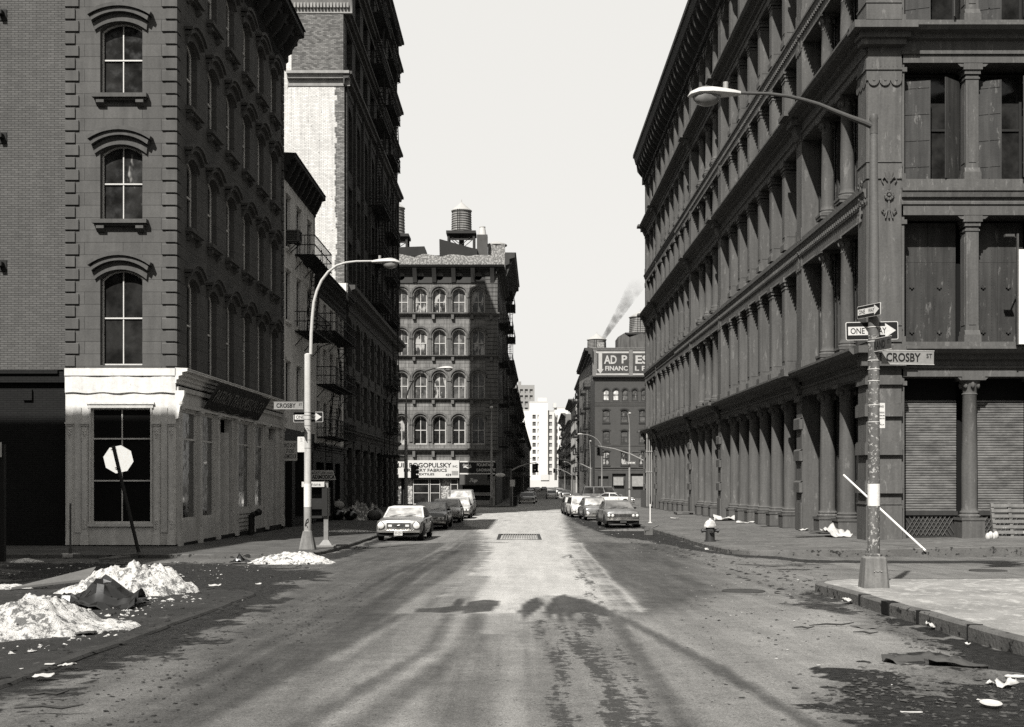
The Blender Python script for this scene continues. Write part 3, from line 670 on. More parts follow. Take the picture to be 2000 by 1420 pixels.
# standpipe beside the shop window
m = MB(); 
for du in (0, .35): m.tube([(du, -.3, -.05), (du, -.3, .75)], .09, 10); m.tube([(du, -.3, .72), (du, -.45, .8)], .1, 10)
sp = tag(ob('standpipe', m.mesh('pipes', gm('black_iron', .016)), None, (LW, 39.3+9.6, zb+.03), R(90)), 'short black twin standpipe on the pavement below the shopfront louvre', 'standpipe')
m = MB(); m.tube([(.35, -.45, .8), (.62, -.5, .85)], .12, 10); m.ell((.62,-.5,.85), (.14,.14,.14)); ob('cap', m.mesh('cap', gm('black_iron', .016)), sp)
# --- brick building at far left ---
L0 = thing('brick_building', 'plain tan brick side wall with blackened ground floor at left edge', 'building', (LW - 3.6, 39.32, zb))
f0 = Face(L0, LW - 3.6, 39.32, 0)
TBR = gm('tan_brick', .078, .9, .22, .5, .15, bump=.5, brick=(.235, .0725, .009, .030, .12)); BBR = gm('black_brick', .008, .7, .4, .8, .1, bump=.5, brick=(.235, .0725, .009, .004, .12))
m = MB(); m.quad((-16,0,5.13),(-.0,0,5.13),(-.0,0,24),(-16,0,24)); m.quad((-16,0,24),(0,0,24),(0,12,24),(-16,12,24)); m.quad((-16,0,5.13),(-16,.3,5.13),(0,.3,5.13),(0,0,5.13))
m.box(-16, -.05, .4, 12, zb, 23.9)
f0.put('wall', m.mesh('wall', TBR))
m = MB(); m.quad((-16,.22,zb-.1),(0,.22,zb-.1),(0,.22,5.14),(-16,.22,5.14)); f0.put('ground_floor_wall', m.mesh('ground_floor_wall', BBR))
m = MB(); m.box(-16, -.0, .05, .25, 4.72, 5.12); m.box(-16, -.25, -.03, .24, 5.0, 5.125); f0.put('lintel', m.mesh('lintel', BBR))
m = MB(); m.box(-1.45, -1.15, .14, .23, 4.15, 4.5); f0.put('fixture', m.mesh('fixture', gm('black_brick', .008)))
m = MB(); m.box(-2.05, -1.95, -.02, .1, zb, 1); 
for py in (28, 268, 518):
    m = MB(); z = Z(py, 39.3); m.box(-2.12, -1.98, -.25, 0, z-.05, z+.08); m.box(-2.2, -1.9, -.03, 0, z-.2, z+.16)
    f0.put('anchor_bracket', m.mesh('anchor_bracket', gm('black_iron', .016)))
# --- small pale building ---
zb2 = gz(61) + .08
L2 = thing('pale_townhouse', 'narrow pale four storey house with heavy black cornice beside the corner building', 'building', (LW, 57.25, zb2))
f2 = Face(L2, LW, 57.25, R(90)); PAL = gm('pale_stucco', .52, .9, .3, 1.2, .5, bump=.6, peel=(.40, .26)); DBR = gm('dark_brick', .035, .9, .3, 1, .2, brick=(.22, .075, .01, .02, .2))
sl2 = sill_mesh(1.15, PAL, .08, .1, .12, False)
facade(f2, 8.75, 4.0, 16.4, [(5.1, 7.2), (9.2, 11.6), (12.7, 15.2)], [(.6, 1.75), (3.4, 4.55), (6.5, 7.65)], PAL, .15, gm('dark_sash', .03), G_DK, sill=lambda w: sl2)
m = MB(); m.box(-.08, 1.23, -.07, .002, 0, .16); me = m.mesh('lintel', PAL)
for c in (.6, 3.4, 6.5):
    for z in (7.25, 11.65, 15.25): f2.put('lintel', me, c, z)
m = MB(); m.profx(cornice_prof(17.0, .62, 1.15, 4), -.1, 8.95)
for k in range(8): m.profx([(-.58,16.75),(-.4,16.3),(-.2,15.9),(0,15.85),(0,16.75)], .4+k*1.1, .58+k*1.1)
f2.put('cornice', m.mesh('cornice', gm('cornice_black', .022)))
m = MB(); m.box(-12, -.4, 0.01, 8.7, zb2, 16.4); m.box(-12, -.01, .01, 8.7, 16.3, 16.45); Face(L2, LW, 57.25, 0).put('core', m.mesh('core', DBR))
m = MB(); wall(m, 0, 8.75, zb2-.1, 4.0, [(.5, 2.2, zb2, 3), (3, 5.4, zb2+.5, 3), (6, 8.2, zb2, 3)], .4); m.box(.5, 8.2, .4, .45, zb2, 3.1); f2.put('ground_floor_wall', m.mesh('ground_floor_wall', gm('shop_black', .012, .6, .4, 2)))
fire_escape(f2, 2.9, 5.4, [8.95, 12.75], 1.0, drop=False)
m = MB(); m.tube([(3.1,-.95,13.7),(3.1,-.95,15.2)],.03,5); f2.put('gooseneck', m.mesh('gooseneck', FEM))
# air conditioner
m = MB(); m.box(-.35, .35, -.6, .25, 0, .55)
ac = tag(ob('air_conditioner', m.mesh('case', gm('ac_grey', .08, .5, .2, 4)), None, (LW, 57.25+1.2, 13.0), R(90)), 'grey box air conditioner on bracket in the top window of the pale house', 'air conditioner')
m = MB(); 
for k in range(7): m.box(-.3, .3, -.625, -.599, .06+k*.07, .09+k*.07)
for k in range(6): m.box(-.365, -.349, -.5, .1, .08+k*.075, .11+k*.075)
ob('grille', m.mesh('grille', gm('black_iron', .016)), ac)
m = MB()
for u in (-.25, .25): m.tube([(u,-.55,-.01),(u,0,-.5)], .025, 5); m.tube([(u,-.55,-.015),(u,0,-.015)], .02, 5)
ob('bracket', m.mesh('bracket', gm('black_iron', .016)), ac)
# --- lower building with fire escapes ---
zb3 = gz(71) + .08
L3 = thing('low_house', 'three storey pale house behind black fire escapes next to the tall brick block', 'building', (LW, 66.02, zb3))
f3 = Face(L3, LW, 66.02, R(90))
facade(f3, 10.9, 3.4, 12.0, [(3.9, 5.9), (7.0, 9.0), (9.9, 11.6)], [(.7, 1.8), (3.0, 4.1), (5.4, 6.5), (7.7, 8.6), (9.3, 10.2)], PAL, .15, gm('dark_sash', .03), G_DK)
m = MB(); m.profx(cornice_prof(12.9, .7, 1.2, 4), 0, 11.1); m.profx([(0,12.95),(-.74,12.8),(-.74,12.86),(0,13.05)], 0, 11.12); f3.put('cornice', m.mesh('cornice', gm('cornice_black', .022)))
m = MB(); m.box(-12, -.4, 0.01, 10.9, zb3, 12.6); m.box(-12, -.01, .01, 10.9, 12.3, 12.7); Face(L3, LW, 66.02, 0).put('core', m.mesh('core', DBR))
m = MB(); wall(m, 0, 10.9, zb3-.1, 3.4, [(.5, 3.2, zb3, 2.5), (4, 6.6, zb3+.5, 2.5), (7.4, 9.4, zb3, 2.5)], .4); m.box(.5, 9.4, .4, .45, zb3, 2.6); f3.put('ground_floor_wall', m.mesh('ground_floor_wall', gm('shop_black', .012)))
m = MB(); m.profx(cornice_prof(3.5, .3, .4, 3), 0, 10.9); f3.put('shop_cornice', m.mesh('shop_cornice', gm('shop_black', .012)))
fire_escape(f3, .6, 8.6, [3.9, 6.8, 9.75], 1.05)
m = MB(); m.tube([(1,-1,3.9),(7.4,-1.0,9.5)],.02,4); m.tube([(5.2,-1,9),(5.4,-1.0,13.9)],.03,4); m.tube([(5.7,-1,9),(5.9,-1.0,13.9)],.03,4)
for k in range(16): m.tube([(5.2+.0125*k,-1,9.1+k*.3),(5.7+.0125*k,-1,9.1+k*.3)],.015,4)
f3.put('roof_ladder', m.mesh('roof_ladder', FEM))
# --- tall block ---
zb4 = gz(90) + .08; y4 = 77.2
L4 = thing('tall_brick_block', 'tallest dark brick block with whitewashed blank end wall and stacked fire escapes', 'building', (LW, y4, zb4))
f4 = Face(L4, LW, y4, R(90)); f4f = Face(L4, LW, y4, 0)
WBR = gm('whitewashed_brick', .47, .9, .2, .5, .35, bump=.5, brick=(.24, .085, .009, .2, .12), speck=(6, .63, .15))
MBR = gm('mottled_brick', .11, .9, .3, 1, .1, bump=.5, brick=(.24, .085, .009, .06, .45)); QBR = gm('corner_brick', .14, .9, .2, 2, bump=.5, brick=(.24, .085, .009, .05, .5)); LST = gm('ledge_stone', .2, .8, .3, 2, .3)
XW = -4.4
m = MB(); wall(m, XW, -.45, zb4, 41.6, [(-3.35, -.1, 27.6, 31.4)], .0); f4f.put('end_wall', m.mesh('end_wall', WBR))
m = MB(); m.quad((-3.32,-.25,27.5),(-.02,-.25,27.5),(-.02,-.25,31.0),(-3.32,-.25,31.0)); m.box(-3.32, -.02, -.249, .01, 27.5, 31.2); f4f.put('pier_panel', m.mesh('pier_panel', MBR))
m = MB(); rg = random.Random(3); z = zb4
while z < 41.5:
    m.box(-.45 - rg.choice([0, .1, .16]), .012, -.012, .3, z, z+.34); z += .34
f4f.put('corner_bricks', m.mesh('corner_bricks', QBR))
def lpro(z, pr, h): return [(.01,z-h),(-.06,z-h),(-.08,z-h*.55),(-pr*.6,z-h*.5),(-pr*.7,z-h*.25),(-pr,z-h*.2),(-pr,z),(.01,z)]
m = MB(); m.profx(lpro(27.5, .5, .85), -3.6, .38); f4f.put('ledge', m.mesh('ledge', LST))
m = MB(); m.profx([(0,31.2),(-.3,31.2),(-.3,31.5),(-.55,31.9),(-.6,32.05),(0,32.05)], -3.6, .55)
for k in range(19): m.box(-3.55+k*.21, -3.43+k*.21, -.5, 0, 31.5, 31.8)
f4f.put('ledge', m.mesh('ledge', LST))
m = MB(); m.box(XW, -.5, .3, 12, zb4, 41.5); m.box(-1.3, -.5, 12.01, 33.8, zb4, 41.5); m.box(XW, -.02, .02, 12, 41.4, 41.7); m.box(-1.3, -.02, 12.01, 33.8, 41.4, 41.7)  # unseen rear wing made thin so sunlight reaches the arcaded front
m.quad((XW, 0, zb4), (XW, .31, zb4), (XW, .31, 41.6), (XW, 0, 41.6)); f4f.put('core', m.mesh('core', DBR))
DB4 = gm('soot_brick', .042, .9, .35, .8, .3, bump=.5, brick=(.24, .085, .01, .02, .35)); DST = gm('soot_stone', .056, .85, .35, 1, .4)
bays = [(1.1 + 4.15*i, 3.7 + 4.15*i) for i in range(8)]; TR = gm('sash_black', .02)
facade(f4, 33.8, 13.9, 41.7, [(14.6, 17.2), (18.2, 20.8), (21.8, 26.0, .5), (28.3, 30.8), (32.4, 34.8), (36.2, 38.8), (39.6, 41.0)], bays, DB4, .5, TR, G_DK, pms=[G_DK, G_DK, G_BL], wk=dict(bar=.09))
facade(f4, 33.8, 4.9, 12.9, [(5.6, 8.2), (9.0, 12.2, .4)], bays, DST, .5, TR, G_DK, wk=dict(bar=.09))
for i in range(9):
    m = MB(); u = 4.15*i
    for k in range(26): 
        z = -1.0 + k*.5
        if z < 12.6: m.box(u+.02-(.02 if i else 0), u+.95, -.09 if k % 2 else -.03, .0, z, z+.46)
    f4.put('quoins', m.mesh('quoins', DST))
m = MB(); m.box(.2, .85, -.16, .0, 14.2, 27); me = m.mesh('brick_pier', DB4)
for i in range(9): f4.put('brick_pier', me, 4.15*i)
for z, pr, h in ((13.9, .75, 1.3), (4.85, .35, .6), (27.5, .55, .85), (31.4, .5, .5), (35.3, .55, .6), (39.2, .55, .6), (41.75, .6, .6)):
    m = MB(); m.profx(lpro(z, pr, h), -.38 if z < 30 else 0, 34.3); m.box(33.8, 34.3, -pr, .5, z-.2, z); f4.put('ledge', m.mesh('ledge', DST))
m = MB(); m.box(-.62, .35, -.74, .2, 13.35, 13.95); m.box(-.45, .15, -.5, .2, 12.9, 13.35); f4f.put('ledge_end', m.mesh('ledge_end', WPL))
m = MB(); wall(m, 0, 33.8, zb4-.1, 4.4, [(a-.1, b+.1, zb4+.3, 3.6) for a, b in bays], .6)
for a, b in bays: m.box(a-.1, b+.1, .6, .65, zb4, 3.7); m.box((a+b)/2-.06, (a+b)/2+.06, .4, .6, zb4, 3.7)
f4.put('ground_floor_wall', m.mesh('ground_floor_wall', DST))
fire_escape(f4, 12.5, 5.5, [14.6, 18.2, 21.9, 28.3, 32.4, 36.2, 39.6], 1.1, drop=False)
fire_escape(f4, 22.5, 6.0, [5.4, 9.2, 14.6, 18.2, 21.9, 28.3, 32.4, 36.2, 39.6], .8)
m = MB()
for a in (0, 3.4): m.tube([(14.3+a,-1.0,4.9),(14.3+a,-1.0,3.2)],.03,4)
m.box(19.5,24,-1.6,0,3.3,3.45); f4.put('canopy', m.mesh('canopy', FEM))
m = MB(); m.box(20, 24, -1.62, -1.2, 3.0, 3.28); f4.put('awning_band', m.mesh('awning_band', gm('lamp_glass', .3)))
# ---------------- cast iron building on the right ----------------
RW = 11.83; y5 = 41.0; zb5 = EYE - .1767*RW
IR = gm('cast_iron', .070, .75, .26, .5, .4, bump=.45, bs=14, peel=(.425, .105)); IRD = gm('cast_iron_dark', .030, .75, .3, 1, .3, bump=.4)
PNL = gm('shutter_iron', .032, .6, .4, .9, .7, bump=.35, peel=(.42, .085))
R1 = thing('cast_iron_building', 'huge six storey dark cast iron building with rows of columns along the street', 'building', (RW, y5, zb5))
fs = Face(R1, RW, y5, R(-90)); ff = Face(R1, RW, y5, 0)       # street side uses u = -(distance from the corner)
def D(px): return RW*F/(px - CX) - y5
LEN = 72.0
secs = [(0.0, 9.4, 3, 'r'), (9.4, 29.6, 7, 'p'), (29.6, 41.8, 4, 'r'), (41.8, 62.4, 7, 'p'), (62.4, 72.0, 3, 'r')]
eb = lambda v: v + EYE
# (sill, opening top, entablature top, heavy?)
FL = [(zb5, eb(3.45), eb(4.41), 1), (eb(4.62), eb(8.93), eb(9.83), 0), (eb(10.15), eb(14.1), eb(15.25), 1), (eb(15.55), eb(18.2), eb(18.95), 0), (eb(19.25), eb(22.5), eb(23.5), 1), (eb(23.85), eb(27.4), eb(28.4), 2)]
PW = .95; DP = .62
def round_col(h, r, mat, ped=.0):
    m = MB(); 
    if ped: m.box(-r*1.5, r*1.5, -r*1.5, r*1.5, 0, ped); m.box(-r*1.6, r*1.6, -r*1.6, r*1.6, ped-.09, ped)
    m.lathe([(r*1.35, ped), (r*1.4, ped+.06), (r*1.2, ped+.12), (r*1.28, ped+.17), (r*1.05, ped+.24), (r, ped+.34), (r*1.02, ped+h*.3), (r*.9, h-.62), (r*1.0, h-.58), (r*.9, h-.54), (r*.95, h-.42), (r*1.25, h-.2), (r*1.35, h-.12)], (0,0,0), 16)
    for k in range(8):
        a = k*math.pi/4; m.ell((r*1.15*math.cos(a), r*1.15*math.sin(a), h-.28), (r*.28, r*.28, .12), 6, 5)
    m.box(-r*1.5, r*1.5, -r*1.5, r*1.5, h-.12, h); return m.mesh('column', mat)
def sq_col(h, w_, d, mat):
    m = MB(); m.box(-w_/2-.07, w_/2+.07, -d/2-.07, d/2, 0, .26); m.profx([(-d/2-.07,.26),(-d/2,.42),(d/2,.42),(d/2,.26)], -w_/2-.04, w_/2+.04)
    m.box(-w_/2, w_/2, -d/2, d/2, .42, h-.4); m.box(-w_/2-.03, w_/2+.03, -d/2-.03, d/2, h-.52, h-.46)
    m.box(-w_/2-.05, w_/2+.05, -d/2-.05, d/2, h-.36, h-.22); m.box(-w_/2-.1, w_/2+.1, -d/2-.1, d/2, h-.22, h); m.box(-w_/2+.1, w_/2-.1, -d/2-.018, -d/2+.01, .6, h-.7)
    for s in (-1, 1): m.box(s*w_/2-.015, s*w_/2+.015, -d/2+.08, d/2-.1, .6, h-.7)
    return m.mesh('column', mat)
cc = {}
ncol = 0; rest = MB()
far_cols = []
def place_cols():
    for fi, (z0, z1, z2, hv) in enumerate(FL):
        for si, (a, b, n, kind) in enumerate(secs):
            p = (b - a - PW) / n
            for k in range(1, n):
                u = a + PW + p*k - (0 if True else 0); h = z1 - z0
                if fi == 0:
                    s = zb5 - (u * .0082) ; h = z1 - s
                else: s = z0
                kd = 'r' if (kind == 'r' or fi == 0) else 'p'
                far_cols.append(((y5 + u), fi, kd, u, s, h))
place_cols()
far_cols.sort(key=lambda t: (t[0]) * (1.0 if t[5] > 3 else 1.2))
def col_mesh(kd, fi, h):
    k = (kd, fi)
    if k not in cc:
        cc[k] = (round_col(FL[fi][1]-FL[fi][0], .30 if fi == 0 else .25, IR, .62 if fi == 0 else .2), FL[fi][1]-FL[fi][0]) if kd == 'r' else (sq_col(h, .6, DP, IR), h)
    return cc[k]
restm = MB()
for i, (_, fi, kd, u, s, h) in enumerate(far_cols):
    me, h0 = col_mesh(kd, fi, h)
    if i < 96:
        o = fs.put('column', me, -u, s, .34 if kd == 'r' else DP/2 + .03); o.scale = (1, 1, h/h0)
    else:
        w_ = .24 if kd == 'r' else .3; y = .34
        if kd == 'r': restm.cyl((-u, y, s), (-u, y, s+h), w_, n=8); restm.box(-u-w_-.07, -u+w_+.07, y-w_-.07, y+w_, s+h-.25, s+h-.003); restm.box(-u-w_-.05, -u+w_+.05, y-w_-.05, y+w_, s, s+.3)
        else: restm.box(-u-w_, -u+w_, .03, DP, s+.3, s+h-.25); restm.box(-u-w_-.08, -u+w_+.08, -.05, DP, s+h-.25, s+h-.003); restm.box(-u-w_-.05, -u+w_+.05, -.03, DP, s, s+.3)
o = fs.put('far_columns', restm.mesh('far_columns', IR)); o['kind'] = 'stuff'
# pilasters between the sections
def pil_mesh(h, fi, hv, w_=PW):
    m = MB(); m.box(-w_, 0, -.02, DP+.1, 0, h)
    if fi == 0:
        for k in range(3): z = h*.28 + k*h*.235; m.box(-w_-.05, .05, -.14, .0, z, z+.42); m.profx([(-.14,z+.42),(-.10,z+.47),(0,z+.5)], -w_-.05, .05)
        m.box(-w_-.03, .03, -.08, 0, 0, 1.15); m.box(-w_-.06, .06, -.12, 0, h-.25, h)
    else:
        m.box(-w_-.02, .02, -.06, 0, 0, .5); m.box(-w_-.02, .02, -.06, 0, h-1.0, h-.72)
        for k in range(3): m.tube([(-w_*(k+.5)/3, -.06, h-1.02), (-w_*(k+.5)/3, 0, h-1.02)], w_/6.2, 10)
    return m.mesh('pilaster', IR)
ORN = MB()
def rosette(m, u, z, s=1., y=-.05):
    for k in range(10):
        a = k*math.pi/5; m.ell((u+.10*s*math.cos(a), y, z+.10*s*math.sin(a)), (.045*s,.04,.045*s), 6, 4)
    m.ell((u, y-.02, z), (.05*s, .05, .05*s), 8, 5)
    for sg in (-1, 1):
        m.tube([(u, y+.02, z+sg*.15*s), (u, y+.01, z+sg*.42*s)], .03*s, 5)
        for q in (-1, 1): m.tube([(u, y+.02, z+sg*.35*s), (u+q*.13*s, y, z+sg*.5*s), (u+q*.2*s, y, z+sg*.42*s), (u+q*.16*s, y, z+sg*.34*s)], .022*s, 5)
        for q in (-.1, 0, .1): m.tube([(u+q*s*.5, y+.01, z+sg*.4*s), (u+q*s, y, z+sg*.62*s)], .024*s, 5)
pstarts = [0, 9.4, 29.6, 41.8, 62.4, 72.0-PW]
pc = {}
for fi, (z0, z1, z2, hv) in enumerate(FL):
    for j, u in enumerate(pstarts):
        if j == 0: continue
        if fi == 0:
            s = zb5 - u*.0082; me = pil_mesh(z1 - s, 0, hv); o = fs.put('pilaster', me, -u, s)
        else:
            if fi not in pc: pc[fi] = pil_mesh(z2 - z0 + .2, fi, hv)
            o = fs.put('pilaster', pc[fi], -u, z0 - .2)
        if fi in (1, 3) and j < 5:
            m = MB(); rosette(m, -u-PW/2, z2-.35, 1.1, -.05); fs.put('ornament', m.mesh('ornament', IR))
# entablatures on the street side
def ent(z1, z2, hv, x0, x1, m):
    if hv == 0: pl = [(DP+.6,z1),(.0,z1),(.0,z1+.32),(-.05,z1+.36),(-.05,z1+.44),(.02,z1+.48),(.02,z2-.34),(-.08,z2-.3),(-.12,z2-.12),(-.16,z2-.1),(-.16,z2),(DP+.6,z2)]
    else: pl = [(DP+.6,z1),(.0,z1),(.0,z1+.26),(-.07,z1+.28),(-.07,z1+.36),(-.02,z1+.38),(-.02,z2-.42),(-.18,z2-.38),(-.22,z2-.24),(-.50,z2-.2),(-.62,z2-.08),(-.62,z2),(DP+.6,z2)]
    m.profx(pl, x0, x1); m.box(x0, x1, -.02, DP, z2, z2+.22)
for fi, (z0, z1, z2, hv) in enumerate(FL[:5]):
    m = MB(); ent(z1, z2, hv, -LEN, -.0, m)
    if hv == 0:                                        # dentil fringe
        k = 0
        while k < 50: m.box(-k-.16, -k-.05, -.10, -.02, z2-.46, z2-.33); k += .26
    k = 1.0
    while k < 45: m.box(-k-.05, -k, -.03, .0, z1-.07, z1); k += .14
    fs.put('entablature', clean(m.mesh('entablature', IR)))
    if hv:
        for j, u in enumerate(pstarts[1:]):
            b = MB(); b.box(-u-PW-.1, -u+.1, -.78, -.02, z2-.16, z2+.03); b.box(-u-PW, -u, -.45, -.02, z2-.5, z2-.16); b.profx([(-.3,z2-.5),(-.12,z1+.1),(.0,z1+.05),(.0,z2-.5)], -u-PW+.12, -u-.12)
            if fi == 0: b.profx([(-.2,z1+.35),(-.02,z1+.75),(-.02,z1+.35)], -u-PW, -u)
            fs.put('cornice_block', b.mesh('cornice_block', IR))
# main cornice
m = MB(); z1, z2 = FL[5][1], eb(30.2)
m.profx([(DP,z1),(0,z1),(0,z1+.4),(-.08,z1+.42),(-.08,z1+1.2),(-.2,z1+1.35),(-.9,z1+1.9),(-1.05,z2-.35),(-1.15,z2-.3),(-1.15,z2),(DP,z2)], -LEN, .0)
m.box(-LEN, -LEN+.9, -.3, .6, z1, z2+.05)
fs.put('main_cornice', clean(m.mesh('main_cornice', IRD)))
m = MB(); k = .3
while k < LEN: m.profx([(-.85,z1+1.95),(-.75,z1+1.2),(-.35,z1+.7),(-.08,z1+.5),(-.08,z1+1.95)], -k-.2, -k); k += 1.4
k = .1
while k < LEN: m.box(-k-.12, -k, -.2, -.05, z1+.15, z1+.4); k += .3
fs.put('cornice_brackets', m.mesh('cornice_brackets', IRD))
# arches of the top floor
for (a, b, n, kind) in secs:
    p = (b-a-PW)/n; m = MB(); A = arcpts(-p+.22, -.22, 0, .75, 8)
    for (q, r_), (s_, t_) in zip(A, A[1:]): m.quad((q,.05,r_),(s_,.05,t_),(s_,.05,.01),(q,.05,.01)); m.quad((q,.05,r_),(q,.5,r_),(s_,.5,t_),(s_,.05,t_))
    me = m.mesh('arch_head', IR)
    for k in range(n): fs.put('arch_head', me, -(a + PW + p*k), z1)
# back wall and windows behind the columns
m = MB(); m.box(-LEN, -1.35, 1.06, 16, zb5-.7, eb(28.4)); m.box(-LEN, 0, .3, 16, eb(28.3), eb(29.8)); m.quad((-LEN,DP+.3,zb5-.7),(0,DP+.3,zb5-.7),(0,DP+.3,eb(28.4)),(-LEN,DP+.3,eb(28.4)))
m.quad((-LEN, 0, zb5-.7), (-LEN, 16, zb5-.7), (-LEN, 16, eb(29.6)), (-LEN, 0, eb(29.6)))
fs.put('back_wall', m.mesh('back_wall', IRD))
shm = {}
for fi in range(0, 4):
    z0, z1, z2, hv = FL[fi]
    for si, (a, b, n, kind) in enumerate(secs[:3]):
        p = (b-a-PW)/n
        for k in range(n):
            u = a + PW + p*k; ww = p - .62; hh = z1-z0-.3; key = (fi, round(p, 2))
            if key not in shm:
                m = MB(); m.box(-ww/2, ww/2, -.05, 0, 0, hh)
                for q in (-1, 1):
                    m.box(q*ww/4-ww*.2, q*ww/4+ww*.2, -.075, -.05, .15, hh*.48); m.box(q*ww/4-ww*.2, q*ww/4+ww*.2, -.075, -.05, hh*.53, hh-.15)
                m.box(-.02, .02, -.09, 0, 0, hh); m.box(-ww/2-.2, -ww/2, -.25, 0, -.05, hh+.1); m.box(ww/2, ww/2+.2, -.25, 0, -.05, hh+.1)
                shm[key] = m.mesh('shutter', PNL)
            fs.put('shutter', shm[key], -u - p/2, z0 + .1 - (u*.0082 if fi == 0 else 0), DP+.28)
# Broadway end: hoarding and sunlit pipes
m = MB(); m.box(-LEN-.6, -LEN+4.6, -.35, -.02, zb5-.72, zb5+1.0)
for k in range(9): m.box(-LEN+4.4-k*.55, -LEN+4.42-k*.55, -.37, -.34, zb5-.7, zb5+.98)
fs.put('hoarding', m.mesh('hoarding', gm('hoarding_grey', .06)))
for k in range(3):
    m = MB(); a_, w_ = -66.0, -.06 - k*.20
    m.cyl((a_, w_, zb5-.4), (a_, w_, eb(3.9)), .055, n=8)
    for z in (2.6, 4.4): m.cyl((a_, w_, zb5+z), (a_, w_, zb5+z+.12), .10, n=8)
    m.ell((a_, w_, eb(3.7)), (.09, .09, .3), 7, 5); fs.put('slim_column', m.mesh('slim_column', gm('pale_pipe', .2)))
# ---- front on the side street ----
CW = 1.15; pit = 2.33; FX = [CW + .12 + pit*i for i in range(6)]
m = MB(); m.box(0, CW, -.03, 1.0, zb5, eb(28.4)); m.box(-.03, 0, 0, 1.0, zb5, eb(28.4)); ff.put('corner_pier', m.mesh('corner_pier', IR))
def wrap_box(m, p, z0, z1): q = MB(); q.box(-p, CW+.0, -p-.03, 1.02, z0, z1); ff.put('pier_moulding', q.mesh('pier_moulding', IR))
m = MB(); h0 = FL[0][1]-zb5
for k in range(3): z = zb5 + h0*.285 + k*h0*.235; wrap_box(m, .13, z, z+.40); wrap_box(m, .09, z+.40, z+.45)
wrap_box(m, .07, zb5-.05, zb5+1.2); wrap_box(m, .1, zb5+1.2, zb5+1.24)
for fi, (z0, z1, z2, hv) in enumerate(FL):
    if fi == 0: wrap_box(m, .12, z1-.28, z1-.05); wrap_box(m, .06, z1-.05, z1+.02)
    else:
        wrap_box(m, .05, z0, z0+.55); wrap_box(m, .08, z0+.55, z0+.6)
        if fi % 2 == 0:
            wrap_box(m, .06, z1-.25, z1+.12); wrap_box(m, .05, z1-.62, z1-.25); wrap_box(m, .09, z1-.27, z1-.22)
            for k in range(3):
                m.tube([(CW*(k+.5)/3, -.09, z1-.62), (CW*(k+.5)/3, -.02, z1-.62)], CW/6.3, 14); m.tube([(-.06, CW*(k+.5)/3, z1-.62), (-.0, CW*(k+.5)/3, z1-.62)], CW/6.3, 14)
            for k in range(7): m.box(.15+k*.14-.015, .15+k*.14+.015, -.10, -.07, z1-.17, z1+.05)
            for k in range(3): m.tube([(CW*(k+.5)/3, -.11, z1-.6), (CW*(k+.5)/3, -.08, z1-.6)], .045, 8)
ff.put('scalloped_band', m.mesh('scalloped_band', IR))
for q in (1, 3): m = MB(); rosette(m, CW*.62, FL[q][2]-.25, 1.25, -.09); ff.put('ornament', m.mesh('ornament', IR))
m = MB(); rosette(m, -CW*.55, FL[1][2]-.25, 1.25, -.07); fs.put('ornament', m.mesh('ornament', IR))
for fi, (z0, z1, z2, hv) in enumerate(FL[:5]):
    m = MB(); ent(z1, z2, hv, CW, 16, m)
    if hv:
        ww = .62 if fi else .45; m.box(-ww, CW+.35, -ww-.1, .2, z2-.2, z2+.04); m.box(-ww*.6, CW+.2, -ww*.6-.05, .2, z2-.42, z2-.2); m.box(-.28, CW+.08, -.3, .2, z2-.62, z2-.42)
    for k in FX[1:]:                                   # chamfered corners of the openings
        for s in (-1, 1): m.prism([(k+s*.2, z1), (k+s*.55, z1), (k+s*.42, z1-.12), (k+s*.2, z1-.14)] if s > 0 else [(k+s*.2, z1), (k+s*.2, z1-.14), (k+s*.42, z1-.12), (k+s*.55, z1)], .03, .3)
    m.box(CW, 16, -.012 if fi else .2, 1.25, z2+.22, FL[fi+1][0]+.003) 
    ff.put('entablature', clean(m.mesh('entablature', IR)))
colg = round_col(FL[0][1]-zb5, .26, IR, .75)
for fi, (z0, z1, z2, hv) in enumerate(FL[:5]):
    sqm = sq_col(z1-z0, .44, .5, IR)
    hm = MB(); hm.box(0, .12, .05, .5, 0, z1-z0); hm.box(0, .16, 0, .5, 0, .2); hm.box(0, .2, .0, .5, z1-z0-.3, z1-z0-.15); hf = hm.mesh('half_column', IR)
    ff.put('half_column', hf, CW, z0)
    for k in FX[1:4]: ff.put('column', colg if fi == 0 else sqm, k, z0, .36)
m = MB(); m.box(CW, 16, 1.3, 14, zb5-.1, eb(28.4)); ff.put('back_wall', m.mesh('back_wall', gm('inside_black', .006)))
RSH = bpy.data.materials.new('roller_slats'); nt_, p_ = nodes(RSH); n_ = N(nt_)
n_.link(n_.tint(n_.math('MULTIPLY', n_.ramp(n_.noise(n_.mapping(n_.geo(), (1, 1, 3)), 1.5, 6, .7), .3, .7, .6, 1.5), .085)), p_.inputs['Base Color']); p_.inputs['Roughness'].default_value = .55; p_.inputs['Metallic'].default_value = .2
def hinge(m, x, z, y=-.03): m.box(x-.08, x+.08, y-.02, y+.01, z-.03, z+.03); m.box(x-.03, x+.03, y-.03, y, z-.07, z+.07)
